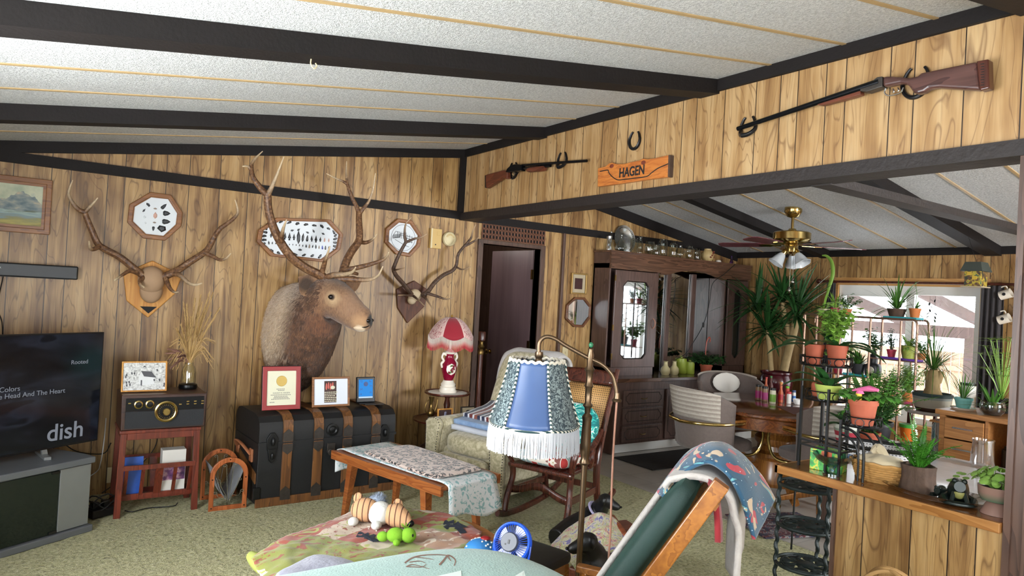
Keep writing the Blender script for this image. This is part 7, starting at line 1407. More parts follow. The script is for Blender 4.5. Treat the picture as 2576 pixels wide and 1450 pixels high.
t = thing('stump_planter', 'bark covered stump planter with a glossy green fern on the bar', 'potted plant', (3.40, 1.545, z+.0055)); t.scale = (.82, .82, .92)
b = B(); b.lathe([(0, 0), (.095, 0), (.092, .02), (.083, .06), (.082, .1), (.086, .125), (.078, .126), (.072, .11), (0, .11)], n=48, fn=lambda a, z_: 1+.05*sin(a*5+z_*20)+.03*sin(a*13)); b.build('pot', M['bark'], t); B().lathe([(0, .112), (.07, .112)], n=20, cap=False).build('soil', M['soil'], t)
b = B(); rr = random.Random(9)
for k in range(34):
    a = rr.uniform(0, 6.28); l = rr.uniform(.12, .27); el = rr.uniform(.45, 1.4); tip = V((cos(a)*cos(el)*l*1.25, sin(a)*cos(el)*l*1.25, .11+sin(el)*l)); frond(b, (cos(a)*.02, sin(a)*.02, .11), tip, (0, 0, .03), rr.uniform(.016, .024), 20)
for tip in (F(2390, 1135, .97), F(2365, 1150, .95), F(2340, 1100, 1.05), F(2265, 1075, 1.04), F(2290, 1060, 1.1)): frond(b, (0, 0, .11), V((*(tip-t.location).xy, max(.16, tip.z-t.location.z))), (0, 0, .02), .026, 18)
b.build('fronds', M['fern'], t, smooth=False)
M['frog'] = plain('dark_green_bronze', '1b2420', .35, .3, var=.3); M['frogbelly'] = plain('olive_belly', '7f7d45', .5)
t = thing('frog_figurine', 'dark green frog figurine with olive belly on the glass platter', 'figurine', (3.33, 1.345, z+.007), radians(-62))
b = B(); b.tube([(0, .05, .02), (0, .02, .05), (0, -.01, .075), (0, -.04, .08)], [.03, .042, .036, .022], 14); b.ell((.018, -.02, .1), (.011, .011, .012)); b.ell((-.018, -.02, .1), (.011, .011, .012)); b.tube([(.04, .04, .015), (.055, -.01, .02), (.045, -.04, .008)], [.022, .016, .012], 8); b.tube([(-.04, .04, .015), (-.055, -.01, .02), (-.045, -.04, .008)], [.022, .016, .012], 8); b.sup((0, .01, .006), (.075, .07, .008), .4, .9); b.tube([(.02, -.02, .05), (.03, -.045, .012)], .009, 7); b.tube([(-.02, -.02, .05), (-.03, -.045, .012)], .009, 7); r_ = b.build('body', M['frog'], t); b = B(); b.ell((0, -.012, .052), (.026, .028, .03), 14, 9); b.build('belly', M['frogbelly'], t)
t = thing('frog_figurine', 'smaller dark frog beside the stump planter on the platter', 'figurine', (3.355, 1.425, z+.007), radians(-100)); b = B(); b.tube([(0, .03, .014), (0, 0, .03), (0, -.03, .034)], [.018, .026, .014], 12); b.ell((.01, -.02, .046), (.007,)*3); b.ell((-.01, -.02, .046), (.007,)*3); b.tube([(.02, .02, .01), (.03, -.02, .008)], .01, 7); b.tube([(-.02, .02, .01), (-.03, -.02, .008)], .01, 7); b.build('body', M['frog'], t)
# pilea in a footed two-tone pot
g = G('glazed_pot'); x3 = g.xyz(); M['twotone'] = g.fin(g.mix(g.ramp(x3[2], [(.055, 1.0), (.09, 0.0)]), '8a6c60', '4d6550'), .25)
x, y, z = onbar(2480, 1300); t = thing('pilea_pot', 'round-leaved plant in a mauve and green footed pot at the bar end', 'potted plant', (3.35, 1.205, z))
B().lathe([(.062, 0), (.06, .006), (.04, .045), (.034, .05), (0, .05)], n=36).build('foot', plain('mauve_glaze', '8a6a5e', .2), t); B().lathe([(.03, .048), (.06, .056), (.07, .075), (.074, .115), (.07, .116), (.066, .1), (0, .1)], n=40).build('pot', M['twotone'], t); B().lathe([(0, .103), (.066, .103)], n=20, cap=False).build('soil', M['soil'], t)
b = B(); rr = random.Random(12)
for k in range(70):
    a = rr.uniform(0, 6.28); r = .105*sqrt(rr.random()); q = V((cos(a)*r, sin(a)*r, .13+rr.uniform(0, .09)*(1-r/.15))); b.tube(bez([(cos(a)*.02, sin(a)*.02, .1), (q.x*.7, q.y*.7, q.z), q], 6), .0013, 4); nrm_ = V((cos(a)*.7, sin(a)*.7, .8)).normalized(); uu, ww = ortho(nrm_); R_ = rr.uniform(.012, .019); b.add([q+nrm_*.003]+[q+uu*R_*cos(w_)+ww*R_*sin(w_) for w_ in [2*pi*j/9 for j in range(9)]], [(0, 1+j, 1+(j+1) % 9) for j in range(9)])
for k in range(6): q = V((.02-.04*k/6, .13+.01*k, .115+.02*sin(k))); b.add([q+V((.014*cos(w_), .014*sin(w_), .004*cos(w_))) for w_ in [2*pi*j/8 for j in range(8)]], [tuple(range(8))])
b.build('leaves', leafmat('pilea_green', '4f7a2e', '8aa850', .35), t, smooth=False)
# ================================================================ PLANTS, WINDOW, KITCHEN CART, CEILING FAN, HEADER
def pot(t, r, h, mat, rim=True, soil=True):
    B().lathe([(0, 0), (r*.72, 0), (r*.95, h*.8)]+([(r*1.03, h*.8), (r*1.04, h), (r*.95, h)] if rim else [(r, h), (r*.93, h)])+[(r*.9, h*.88), (0, h*.88)], n=30).build('pot', M[mat] if isinstance(mat, str) else mat, t)
    if soil: B().lathe([(0, h*.9), (r*.9, h*.9)], n=16, cap=False).build('soil', M['soil'], t)
def sprigs(b, z, n, r, h, lw, ll, seed=1, droop=.4, spread=1.0):
    rr = random.Random(seed)
    for _ in range(n):
        a = rr.uniform(0, 6.28); e = rr.uniform(.2, 1.0); tip = V((cos(a)*r*e*spread, sin(a)*r*e*spread, z+h*rr.uniform(.45, 1)*(1.15-e*.45))); P = bez([(cos(a)*.01, sin(a)*.01, z), (tip.x*.4, tip.y*.4, z+(tip.z-z)*.65), tip], 7); b.tube(P, .0013, 3)
        for i in range(2, 8):
            for k in (1, -1): d = V((cos(a+k*1.2+rr.uniform(-.6, .6)), sin(a+k*1.2+rr.uniform(-.6, .6)), rr.uniform(-.2, .5))); b.leaf(P[i], d, ll*rr.uniform(.7, 1.2), lw*rr.uniform(.7, 1.2), droop, n=3)
def blades(b, z, n, l, w, seed=1, el=(.4, 1.4), droop=.8, r0=.01, nseg=7, shape=None):
    rr = random.Random(seed)
    for _ in range(n):
        a = rr.uniform(0, 6.28); e = rr.uniform(*el); b.leaf((cos(a)*r0, sin(a)*r0, z), (cos(a)*cos(e), sin(a)*cos(e), sin(e)), l*rr.uniform(.65, 1.1), w*rr.uniform(.8, 1.2), droop*rr.uniform(.5, 1.3), n=nseg, shape=shape)
tap = lambda t: max(.04, (min(1, .35+t*3)*(1-t)**.55))
def plant(name, label, loc, r, h, mat, fol, leafm='leaf', rim=True, group=None, cat='potted plant'):
    t = thing(name, label, cat, loc, 0, group); pot(t, r, h, mat, rim); b = B(); fol(b, h*.88); b.build('foliage', M[leafm], t, smooth=False); return t
XP = lambda px, py, x: X(px, py, x)
# black iron stair stand on the bar
t = thing('black_plant_stand', 'black wire plant stand with stepped tiers standing on the left end of the bar', 'plant stand', (3.36, 1.98, .7555)); rod = .0065
def ringt(b, c, r, z, n=28, rr=.005): b.tube([(c[0]+r*cos(2*pi*k/n), c[1]+r*sin(2*pi*k/n), z) for k in range(n)], rr, 5, closed=True)
L1 = [(3.31, 2.09), (3.50, 2.09), (3.31, 1.945), (3.50, 1.945)]; L2 = [(3.285, 1.86), (3.45, 1.86), (3.285, 1.74), (3.45, 1.74)]
for (x, y), zt in [(p_, 1.17) for p_ in L1]+[(p_, 1.035) for p_ in L2[:2]]: B().bar((x, y, .756), (x, y, zt), .011).build('leg', M['iron'], t, smooth=False, world=True)
for x, y in L2[2:]: b = B(); b.tube(bez([(x, 1.86, 1.0), (x, 1.80, .99), (x, y+.01, .94), (x, y, .87), (x, y, .757)], 20), rod, 6); b.tube(bez([(x, 1.86, .965), (x, 1.815, .955), (x, y+.035, .91), (x, y+.025, .85), (x, y+.025, .757)], 20), rod*.8, 6); b.build('curved_leg', M['iron'], t, world=True)
b = B()
for z in (.87, .895): b.bar((3.31, 2.09, z), (3.31, 1.86, z-.01), .008); b.bar((3.5, 2.09, z), (3.45, 1.86, z-.01), .008)
b.bar((3.31, 2.09, .87), (3.5, 2.09, .87), .008); b.bar((3.31, 1.945, .89), (3.5, 1.945, .89), .008); b.bar((3.285, 1.86, .87), (3.45, 1.86, .87), .008); b.build('cross_bars', M['iron'], t, world=True, smooth=False)
for c, r, z, nm in (((3.405, 2.017), .10, 1.105, 'upper_tier'), ((3.37, 1.80), .085, 1.012, 'lower_tier')):
    b = B(); ringt(b, c, r, z); ringt(b, c, r, z+.045, 28, .003); b.lathe([(0, z-.004), (r, z-.004), (r, z), (0, z)], (*c, 0), 28)
    for k in range(9): a = 2*pi*k/9; b.tube([(c[0]+cos(a)*r+.02*cos(q)*-sin(a), c[1]+sin(a)*r+.02*cos(q)*cos(a), z+.022+.02*sin(q)) for q in [2*pi*j/12 for j in range(12)]], .0025, 4, closed=True)
    b.build(nm, M['iron'], t, world=True)
def orchid(b, z, leaves):
    for a, e, l, w in leaves: b.leaf((cos(a)*.015, sin(a)*.015, z), (cos(a)*cos(e), sin(a)*cos(e), sin(e)), l, w, 1.1, n=8, fold=.25, shape=lambda t: max(.05, sin(pi*min(1, t*.9+.1))**.55))
M['limepot'] = plain('lime_glaze', '9aa852', .3, var=.06)
t = plant('orchid_pot', 'lime glazed pot with broad dark orchid leaves on the upper tier of the black stand', (3.395, 2.00, 1.11), .066, .075, 'limepot', lambda b, z: orchid(b, z, [(2.3, .5, .23, .06), (2.7, .85, .2, .06), (1.9, 1.1, .15, .06), (.4, .7, .17, .055), (-.5, .8, .2, .055), (-1.0, .5, .2, .05), (3.0, 1.2, .14, .06), (3.6, .9, .12, .06)]), 'leafd', False)
b = B(); b.sup((3.43, 2.06, 1.15), (.04, .04, .04), .4, .4); o = b.build('clay_saucer_pot', M['terra']); tag(o, 'plain terracotta pot behind the lime pot on the black stand', 'pot')
t = plant('strawberry_pot', 'terracotta pot with vine and a pink and yellow toy, lower tier of the black stand', (3.37, 1.80, 1.0165), .066, .125, 'terra', lambda b, z: sprigs(b, z, 16, .15, .07, .03, .045, 3, .8), 'leaf')
b = B(); b.lathe([(.014, .11), (.014, .155), (0, .156)], (-.045, .0, 0), 12); b.build('yellow_tube', PL('yellow_toy', 'd8c02f'), t); b = B(); b.tube([(-.05, .03, .165), (-.045, 0, .175), (-.045, -.05, .185), (-.04, -.09, .182)], [.008, .014, .026, .012], 10, flat=.6); b.tube([(-.045, -.005, .155), (-.045, -.005, .17)], [.02, .012], 8); b.build('pink_toy', PL('pink_toy', 'c9628c'), t)
t = plant('trailing_vine', 'small leaved trailing vine spilling over the ring between the tiers of the black stand', (3.47, 1.90, 1.0), .035, .06, 'terra', lambda b, z: sprigs(b, z, 14, .11, -.16, .014, .02, 6, 1.0), 'leaf'); t.location = (3.44, 1.885, 1.115)
# taller wire stand behind with clay pots
t = thing('wire_plant_stand', 'tall black wire stand holding clay pots behind the bar stand', 'plant stand', (4.15, 2.47, 0)); c = (4.15, 2.47)
b = B(); ringt(b, c, .15, 1.225); ringt(b, c, .155, 1.275, 28, .004); b.lathe([(0, 1.218), (.15, 1.218), (.15, 1.224), (0, 1.224)], (*c, 0), 28)
for k in range(12): a = 2*pi*k/12; b.tube([(c[0]+cos(a)*.152-sin(a)*.03*cos(q), c[1]+sin(a)*.152+cos(a)*.03*cos(q), 1.25+.024*sin(q)) for q in [2*pi*j/12 for j in range(12)]], .003, 4, closed=True)
b.build('ring_shelf', M['iron'], t, world=True)
for k in range(3): a = 2*pi*k/3-.5; B().tube([(c[0]+cos(a)*.15, c[1]+sin(a)*.15, 1.225), (c[0]+cos(a)*.17, c[1]+sin(a)*.17, 0)], .007, 6).build('leg', M['iron'], t, world=True)
BIG = [(2.4, .35, .30, .085), (2.0, .7, .26, .085), (2.9, .6, .26, .08), (-.8, .3, .30, .085), (-.4, .6, .24, .08), (-1.3, .5, .22, .08), (1.2, .9, .2, .08)]
plant('orchid_pot', 'left terracotta pot with wide dark leaves on the tall wire stand', (4.11, 2.525, 1.2255), .06, .125, 'terra', lambda b, z: orchid(b, z, BIG[:4]), 'leafd'); plant('orchid_pot', 'right terracotta pot with wide dark leaves on the tall wire stand', (4.16, 2.405, 1.2255), .063, .13, 'terra', lambda b, z: orchid(b, z, BIG[2:]), 'leafd')
plant('pothos_pot', 'maroon pot with yellow-green trailing leaves at the back of the tall wire stand', (4.24, 2.46, 1.2255), .05, .13, plain('maroon_glaze', '4e1a22', .2), lambda b, z: sprigs(b, z, 30, .16, .32, .04, .055, 8, .6), 'leafl')
# yucca
M['maroon'] = plain('maroon_pot_glaze', '431019', .18, var=.08); M['yuccabark'] = plain('yucca_bark', '9a845c', .85, var=.3, vs=25, bump=.7, bs=50); YX, YY = 6.74, 4.58
t = thing('pot_pedestal', 'dark pedestal table under the maroon yucca pot', 'plant stand', (YX, YY, 0)); B().lathe([(0, .635), (.2, .635), (.2, .66), (0, .66)], n=28).build('table_top', M['mahogx'], t); B().lathe([(.16, 0), (.15, .03), (.05, .08), (.04, .5), (.1, .635)], n=20).build('column', M['mahog'], t)
t = thing('yucca', 'tall yucca with two bare trunks in a ribbed maroon pot by the hutch', 'potted plant', (YX, YY, .661))
B().lathe([(0, 0), (.12, 0), (.165, .05), (.175, .12), (.15, .19), (.165, .205), (.165, .225), (.15, .225), (.14, .2), (0, .2)], n=44, fn=lambda a, z: 1+.015*sin(a*20)*(1 if .03 < z < .18 else 0)).build('pot', M['maroon'], t); B().lathe([(0, .202), (.14, .202)], n=18, cap=False).build('soil', M['soil'], t)
tr1 = [XP(1972, 932, 6.72), XP(1984, 880, 6.72), XP(1998, 830, 6.70), XP(2004, 790, 6.68)]; tr2 = [XP(1940, 932, 6.66), XP(1936, 880, 6.62), XP(1930, 830, 6.58)]; tr3 = [XP(1990, 855, 6.71), XP(1975, 800, 6.66), XP(1968, 760, 6.6)]
for P, r in ((tr1, .045), (tr2, .028), (tr3, .03)): b = B(); b.tube(bez(P, 14), [r, r*.95, r*.75], 12); b.build('trunk', M['yuccabark'], t, world=True)
ysh = lambda t_: max(.03, min(1, .5+t_*2.5)*(1-t_)**.6)
rr = random.Random(21)
for P, n, l in ((tr1[-1], 60, .62), (tr2[-1], 50, .55), (XP(1905, 770, 6.62), 46, .60), (tr3[-1]+V((0, 0, .05)), 40, .55)):
    b = B(); p0_ = P-t.location
    for k in range(n): a = rr.uniform(0, 6.28); e = rr.uniform(-.5, 1.45); b.leaf(p0_+V((0, 0, rr.uniform(-.08, .06))), (cos(a)*cos(e), sin(a)*cos(e), sin(e)), l*rr.uniform(.6, 1.05), .05*rr.uniform(.8, 1.1), rr.uniform(.15, .7), n=7, fold=.35, shape=ysh)
    b.build('leaf_rosette', M['leafd'], t, smooth=False)
# trailing plant on the hutch counter
x, y, z = counter(1775, 945, 5.22); t = plant('ivy_pot', 'trailing dark ivy in a small terracotta pot on the hutch counter', (x, y, z), .07, .12, 'terra', lambda b, z_: sprigs(b, z_, 46, .23, .16, .034, .046, 5, .9, 1.15), 'leafd')
b = B(); b.tube(bez([(0, 0, .1), (-.02, 0, .25), (-.01, 0, .38), (.03, 0, .43), (.05, 0, .40), (.04, 0, .37)], 20), .006, 6); b.build('red_hook', PL('red_hook', 'a8452f'), t)
# copper pipe plant rack at the window
M['pipe'] = plain('copper_pipe', '9a7a68', .35, .8, var=.2); RKX = 6.85; t = thing('pipe_plant_rack', 'copper pipe rack of stepped shelves full of plants before the window', 'plant rack', (RKX, 3.6, 0))
for x in (RKX, RKX-.22):
    for y, zt in ((4.2, 1.53), (3.81, 1.53), (3.51, 1.53), (3.225, 1.52), (3.08, 1.50)):
        B().cyl((x, y, 0), (x, y, zt), .011, n=10).build('upright', M['pipe'], t, world=True)
    b = B(); b.tube(bez([(x, 4.22, 1.45), (x, 4.2, 1.53), (x, 4.1, 1.535)], 8)+bez([(x, 3.2, 1.535), (x, 3.1, 1.53), (x, 3.08, 1.45)], 8), .011, 8); b.build('top_rail', M['pipe'], t, world=True)
for y0, y1, z, nm in ((3.50, 3.95, .945, 'left_shelf'), (3.07, 3.53, 1.145, 'upper_shelf'), (3.1, 3.52, .75, 'lower_shelf'), (3.1, 4.2, 1.53, 'top_shelf'), (3.5, 4.1, .62, 'bottom_shelf')):
    b = B()
    for k in range(5): b.box(RKX-.22+.044*k+.01, RKX-.22+.044*k+.03, y0, y1, z, z+.008)
    b.build(nm, M['pipe'], t, world=True, smooth=False)
def rk(px, z): r = X(px, 900, RKX-.11); return (RKX-.11, r.y, z)
ZT = 1.5395
M['redpot'] = PL('red_plastic', 'b03048'); M['orangepot'] = PL('orange_clay', 'bf7038', .7); M['creampot'] = PL('cream_pot', 'c9bfa0'); M['tealtray'] = PL('teal_tray', '2fa0ac'); M['purptray'] = PL('purple_tray', '6a3aa8'); M['greypot'] = PL('charcoal_pot', '2e2f33'); M['ygpot'] = PL('yellow_green_pot', '9aa348'); M['pinktray'] = PL('pink_tray', 'd0587e')
plant('small_plant', 'grass-like plant in a bright red pot on the rack top', rk(2096, ZT), .045, .075, 'redpot', lambda b, z: blades(b, z, 26, .2, .014, 2), 'leafl'); plant('small_plant', 'feathery plant in an orange pot on the rack top', rk(2126, ZT), .042, .07, 'orangepot', lambda b, z: sprigs(b, z, 34, .13, .17, .016, .034, 3), 'leaf')
t = plant('tall_leaf_pot', 'single tall curling green leaf in a cream pot at the left rack top', rk(2066, ZT), .06, .06, 'creampot', lambda b, z: blades(b, z, 5, .2, .02, 5, (.9, 1.4)), 'leafl', False)
b = B(); Lq = [X(px, py, RKX-.11)-t.location for px, py in ((2075, 765), (2085, 725), (2095, 690), (2092, 660), (2080, 645), (2068, 643))]; b.tube(bez(Lq, 26), [.008, .02, .022, .016, .006], 8, flat=.3); b.build('tall_leaf', M['leafl'], t)
def tray(name, label, px, z, w, mat): t_ = thing(name, label, 'tray', rk(px, z)); B().box(-.07, .07, -w/2, w/2, 0, .02).build('tray', M[mat], t_, smooth=False, bevel=.004); return t_
tray('plant_tray', 'teal tray under the dark bowl on the rack top', 2252, ZT, .2, 'tealtray'); tray('plant_tray', 'teal tray under the orange pot at the right end of the rack top', 2296, ZT, .1, 'tealtray')
plant('spider_plant', 'spidery plant in a wide dark bowl on the rack top, before the window', rk(2250, ZT+.0205), .085, .075, 'bark', lambda b, z: (blades(b, z, 70, .36, .013, 4, (.1, 1.4), 1.1), sprigs(b, z, 8, .06, .2, .006, .02, 9)), 'leaf', False)
plant('small_plant', 'single-stemmed plant in an orange pot at the right end of the rack top', rk(2296, ZT+.0205), .05, .085, 'orangepot', lambda b, z: (b.tube([(0, 0, z), (.0, -.01, z+.15), (0, .01, z+.26)], .0025, 4), blades(b, z, 9, .1, .014, 6)), 'leaf')
tray('plant_tray', 'teal tray on the left shelf of the rack', 2160, .954, .24, 'tealtray'); plant('succulent_pot', 'spiky succulent in a long charcoal pot on the left rack shelf', rk(2160, .9745), .075, .10, 'greypot', lambda b, z: blades(b, z, 80, .16, .016, 7, (.2, 1.4), .4), 'leaf', False)
t = thing('dial_planter', 'dark grey figure planter with a white round dial on the left rack shelf', 'planter', rk(2198, .954)); b = B(); b.sup((0, 0, .07), (.05, .07, .07), .5, .5); b.sup((0, .01, .17), (.04, .045, .06), .7, .7); b.ell((0, 0, .24), (.022, .026, .03)); b.build('body', M['greypot'], t); b = B(); b.lathe([(.034, 0), (.034, .006), (.028, .008), (0, .006)], (0, 0, 0), 22, frame_mat((-.047, 0, .075), (0, -1, 0), (0, 0, 1))); b.build('dial', M['porc'], t)
b = B(); sprigs(b, .24, 26, .15, .26, .035, .045, 12); b.build('foliage', M['leaf'], t, smooth=False)
tray('plant_tray', 'purple tray at the left of the upper rack shelf', 2247, 1.154, .18, 'purptray'); tray('plant_tray', 'purple tray at the right of the upper rack shelf', 2292, 1.154, .16, 'purptray')
plant('small_plant', 'spiky plant in a dark red pot on the upper rack shelf', rk(2242, 1.1745), .042, .07, 'redpot', lambda b, z: sprigs(b, z, 30, .10, .22, .014, .03, 14), 'leafd'); plant('cactus_pot', 'drooping cactus in a yellow-green pot on the upper rack shelf', rk(2286, 1.1745), .075, .12, 'ygpot', lambda b, z: blades(b, z, 34, .16, .022, 15, (.0, 1.4), 1.3), 'leafl', False)
plant('jade_plant', 'rounded jade plant on the right of the upper rack shelf', rk(2318, 1.1745), .04, .06, 'orangepot', lambda b, z: sprigs(b, z, 26, .1, .17, .022, .028, 16), 'leaf')
tray('plant_tray', 'pink tray on the lower rack shelf', 2292, .759, .2, 'pinktray'); plant('herb_pot', 'bushy light green herb on the left of the lower rack shelf', rk(2240, .759), .06, .07, 'orangepot', lambda b, z: sprigs(b, z, 70, .18, .25, .022, .036, 17), 'leafl'); plant('herb_pot', 'bushy light green herb on the pink tray of the lower rack shelf', rk(2290, .7795), .06, .08, 'orangepot', lambda b, z: sprigs(b, z, 70, .18, .3, .022, .036, 18), 'leafl')
plant('leafy_pot', 'yellow-green leafy plant at the left of the rack, below the red pot', (6.74, 4.08, 1.14), .05, .1, 'redpot', lambda b, z: sprigs(b, z, 40, .2, .3, .045, .055, 19), 'leafl'); bpy.data.objects['leafy_pot'].location = rk(2110, .954)[:2]+(.954,)
b = B(); sprigs(b, 0, 0, .1, .1, .02, .02); rr = random.Random(3)
t = thing('hanging_beads', 'string of dark dangling leaves hanging beside the window mullion', 'hanging ornament', (7.18, 3.20, 1.46))
for dx in (0, .05):
    b.tube([(0, dx, 0), (0, dx, -.34)], .0012, 4)
    for k in range(10): b.leaf((0, dx, -.03-.033*k), (rr.uniform(-.3, .3), rr.uniform(-1, 1), -.5), .035, .022, .3, n=3)
b.build('leaves', M['ink'], t, smooth=False); t.location = (7.262, 3.22, 1.78)
# low plants between rack and cart
t = thing('plant_bench', 'low wooden plant bench behind the bar crowded with ferns', 'bench', (4.85, 2.52, 0)); B().box(-.3, .3, -.2, .2, .64, .665).build('bench_top', M['hutchx'], t, smooth=False)
for sx in (-1, 1):
    for sy in (-1, 1): B().bar((sx*.26, sy*.16, 0), (sx*.26, sy*.16, .64), .04).build('leg', M['hutch'], t, smooth=False)
def ferny(b, z, n, l, seed, w=.035): 
    rr_ = random.Random(seed)
    for _ in range(n): a = rr_.uniform(0, 6.28); e = rr_.uniform(.4, 1.3); ll_ = l*rr_.uniform(.7, 1.1); frond(b, (cos(a)*.02, sin(a)*.02, z), (cos(a)*cos(e)*ll_, sin(a)*cos(e)*ll_, z+sin(e)*ll_*.9), (0, 0, .05), w, 16)
plant('boston_fern', 'large feathery green fern left of the kitchen cart', (5.0, 2.55, .6655), .09, .14, 'greypot', lambda b, z: ferny(b, z, 46, .46, 31), 'leaf'); plant('fern_pot', 'smaller fern before the large feathery fern', (4.72, 2.47, .6655), .07, .1, 'terra', lambda b, z: ferny(b, z, 22, .28, 32), 'leafd')
g = G('folk_pot'); xx = g.xyz(); M['folk'] = g.fin(g.ramp(xx[2], [(0, 'a03040'), (.03, 'd8d2c8'), (.05, 'a03040'), (.08, '8f9a8a'), (.1, 'cfd2c8')], 'CONSTANT'), .4)
plant('folk_pot_plant', 'spotted-leaf plant in a red and white scalloped pot at the bar stand', (4.68, 2.60, .6655), .095, .13, 'folk', lambda b, z: orchid(b, z, [(k*.9, .5+.2*(k % 3), .2, .06) for k in range(9)]), 'leafd', False)
plant('bromeliad', 'red and green strap-leaved plant beside the rack', (5.06, 2.64, .6655), .07, .12, 'terra', lambda b, z: blades(b, z, 16, .46, .05, 33, (.7, 1.3), .4), 'leaf')
# glossy side table, laundry basket, glass pitcher
t = thing('glossy_table', 'low table behind the bar, its window reflection painted white', 'table', (4.55, 2.02, 0)); B().box(-.55, .62, -.42, .22, .60, .625).build('table_top', plain('tabletop_window_reflection', 'd5d8dc', .08), t, smooth=False, bevel=.004)  # window reflection in the glass top put in as white colour
for sx in (-.5, .57):
    for sy in (-.37, .17): B().bar((sx, sy, 0), (sx, sy, .6), .045).build('leg', M['hutch'], t, smooth=False)
M['lattice_w'] = None; g = G('perforated_white'); q = g.xyz(); pa = g.math('SUBTRACT', g.math('FRACT', g.math('MULTIPLY', g.math('ADD', q[0], q[1]), 60.0)), .5); pb = g.math('SUBTRACT', g.math('FRACT', g.math('MULTIPLY', q[2], 60.0)), .5); M['lattice_w'] = g.fin(g.mix(g.math('LESS_THAN', g.math('ADD', g.math('MULTIPLY', pa, pa), g.math('MULTIPLY', pb, pb)), .06), 'd9dadc', '6f7378'), .5)
t = thing('laundry_basket', 'white perforated basket with a black rim behind the wicker bread basket', 'basket', (4.06, 2.07, .6255), .5)
def rsq(rx, ry, z, n=36): sp_ = lambda c_: math.copysign(abs(c_)**.5, c_); return [(rx*sp_(cos(2*pi*k/n)), ry*sp_(sin(2*pi*k/n)), z) for k in range(n)]
b = B(); b.loft([rsq(.12, .16, 0), rsq(.14, .19, .17)], cap=False); b.loft([rsq(.118, .158, .004), rsq(.02, .02, .004)], cap=False); b.build('basket_wall', M['lattice_w'], t, solid=.004); b = B(); b.tube(rsq(.143, .193, .175), .011, 7, closed=True); b.build('rim', M['black'], t)
b = B(); b.tube(bez([(-.146, -.06, .12), (-.15, 0, .145), (-.146, .06, .12)], 8), .012, 6, flat=.5); b.build('handle_slot', M['black'], t)
t = thing('glass_pitcher', 'clear glass pitcher standing on the low glossy table', 'pitcher', (5.02, 1.90, .6255)); B().lathe([(0, 0), (.06, 0), (.068, .02), (.06, .16), (.064, .18), (.06, .18), (.056, .16), (.064, .02), (0, .01)], n=24, cap=False).build('body', M['clearcut'], t); B().tube(bez([(.06, 0, .15), (.11, 0, .14), (.11, 0, .06), (.065, 0, .04)], 14), .007, 6).build('handle', M['clearcut'], t)
# kitchen cart
M['bamboo'] = wood('bamboo', '99663a', 'bb8650', 'Y', .4); CX = 5.5
t = thing('kitchen_cart', 'bamboo kitchen cart with two drawers and an open cubby right of the window rack', 'kitchen cart', (CX+.22, 2.0, 0))
b = B(); b.box(CX-.01, CX+.47, 1.62, 2.40, .862, .897); b.build('cart_top', M['bamboo'], t, world=True, smooth=False, bevel=.004)
b = B(); b.box(CX, CX+.45, 2.335, 2.37, .50, .862); b.box(CX, CX+.45, 2.055, 2.075, .53, .862); b.box(CX, CX+.45, 1.65, 1.68, .5, .862); b.box(CX, CX+.45, 1.65, 2.37, .50, .53); b.box(CX+.43, CX+.45, 1.65, 2.37, .53, .862); b.build('case', M['bamboo'], t, world=True, smooth=False)
for y in (1.665, 2.345):
    for x in (CX+.02, CX+.43): B().box(x-.02, x+.02, y-.02, y+.02, 0, .50).build('leg', M['bamboo'], t, world=True, smooth=False)
for z0, z1 in ((.555, .695), (.705, .845)):
    d = B().box(CX-.012, CX+.01, 2.08, 2.33, z0, z1).build('drawer', M['bamboo'], t, world=True, smooth=False, bevel=.002); zc_ = (z0+z1)/2+.01; b = B(); b.bar((CX-.03, 2.14, zc_), (CX-.03, 2.27, zc_), .011); b.bar((CX-.03, 2.15, zc_), (CX-.01, 2.15, zc_), .008); b.bar((CX-.03, 2.26, zc_), (CX-.01, 2.26, zc_), .008); b.build('handle', M['chrome'], d, world=True, smooth=False)
t = thing('black_canister', 'black coffee canister in the open cubby of the cart', 'canister', (CX+.13, 1.965, .5305)); B().lathe([(0, 0), (.055, 0), (.055, .02), (.048, .025), (.048, .14), (.035, .15), (.035, .165), (0, .165)], n=24).build('body', M['black'], t); B().lathe([(.056, .004), (.056, .008)], n=24, cap=False).build('base_ring', M['chrome'], t)
CT = .8975
t = plant('turquoise_pot', 'turquoise pot on a white saucer with thin grassy leaves on the cart', (5.70, 2.30, CT+.012), .06, .075, PL('turquoise_glaze', '6fb0ac'), lambda b, z: blades(b, z, 40, .2, .006, 41, (.7, 1.5), .9), 'leaf'); B().lathe([(0, -.012), (.07, -.012), (.085, .004), (.07, -.004), (0, -.004)], n=28).build('saucer', M['porc'], t)
t = thing('aloe_bowl', 'spiky aloe in a round clear glass bowl on the cart', 'potted plant', (5.62, 2.08, CT)); B().lathe([(0, 0), (.05, 0), (.075, .03), (.08, .07), (.07, .1), (.067, .1), (.077, .07), (.072, .03), (0, .006)], n=28, cap=False).build('bowl', M['plasticb'], t); B().lathe([(0, .008), (.05, .008), (.07, .035), (.07, .05), (0, .055)], n=20).build('soil', M['soil'], t); b = B(); blades(b, .05, 26, .2, .026, 42, (.15, 1.2), .3, shape=tap); b.build('foliage', M['leaf'], t, smooth=False)
t = plant('papyrus', 'tall wispy papyrus clump at the back of the cart before the curtain', (5.88, 2.12, CT), .07, .1, 'greypot', lambda b, z: [(b.tube([(0, 0, z), (q[0]*.5, q[1]*.5, z+q[2]*.6), (q[0], q[1], z+q[2])], .0022, 4), [b.leaf((q[0], q[1], z+q[2]), (cos(a), sin(a), .5), .11, .005, .7, n=4) for a in [j*.52 for j in range(12)]]) for q in [(random.uniform(-.13, .13), random.uniform(-.12, .12), random.uniform(.14, .46)) for _ in range(34)]], 'leafl')
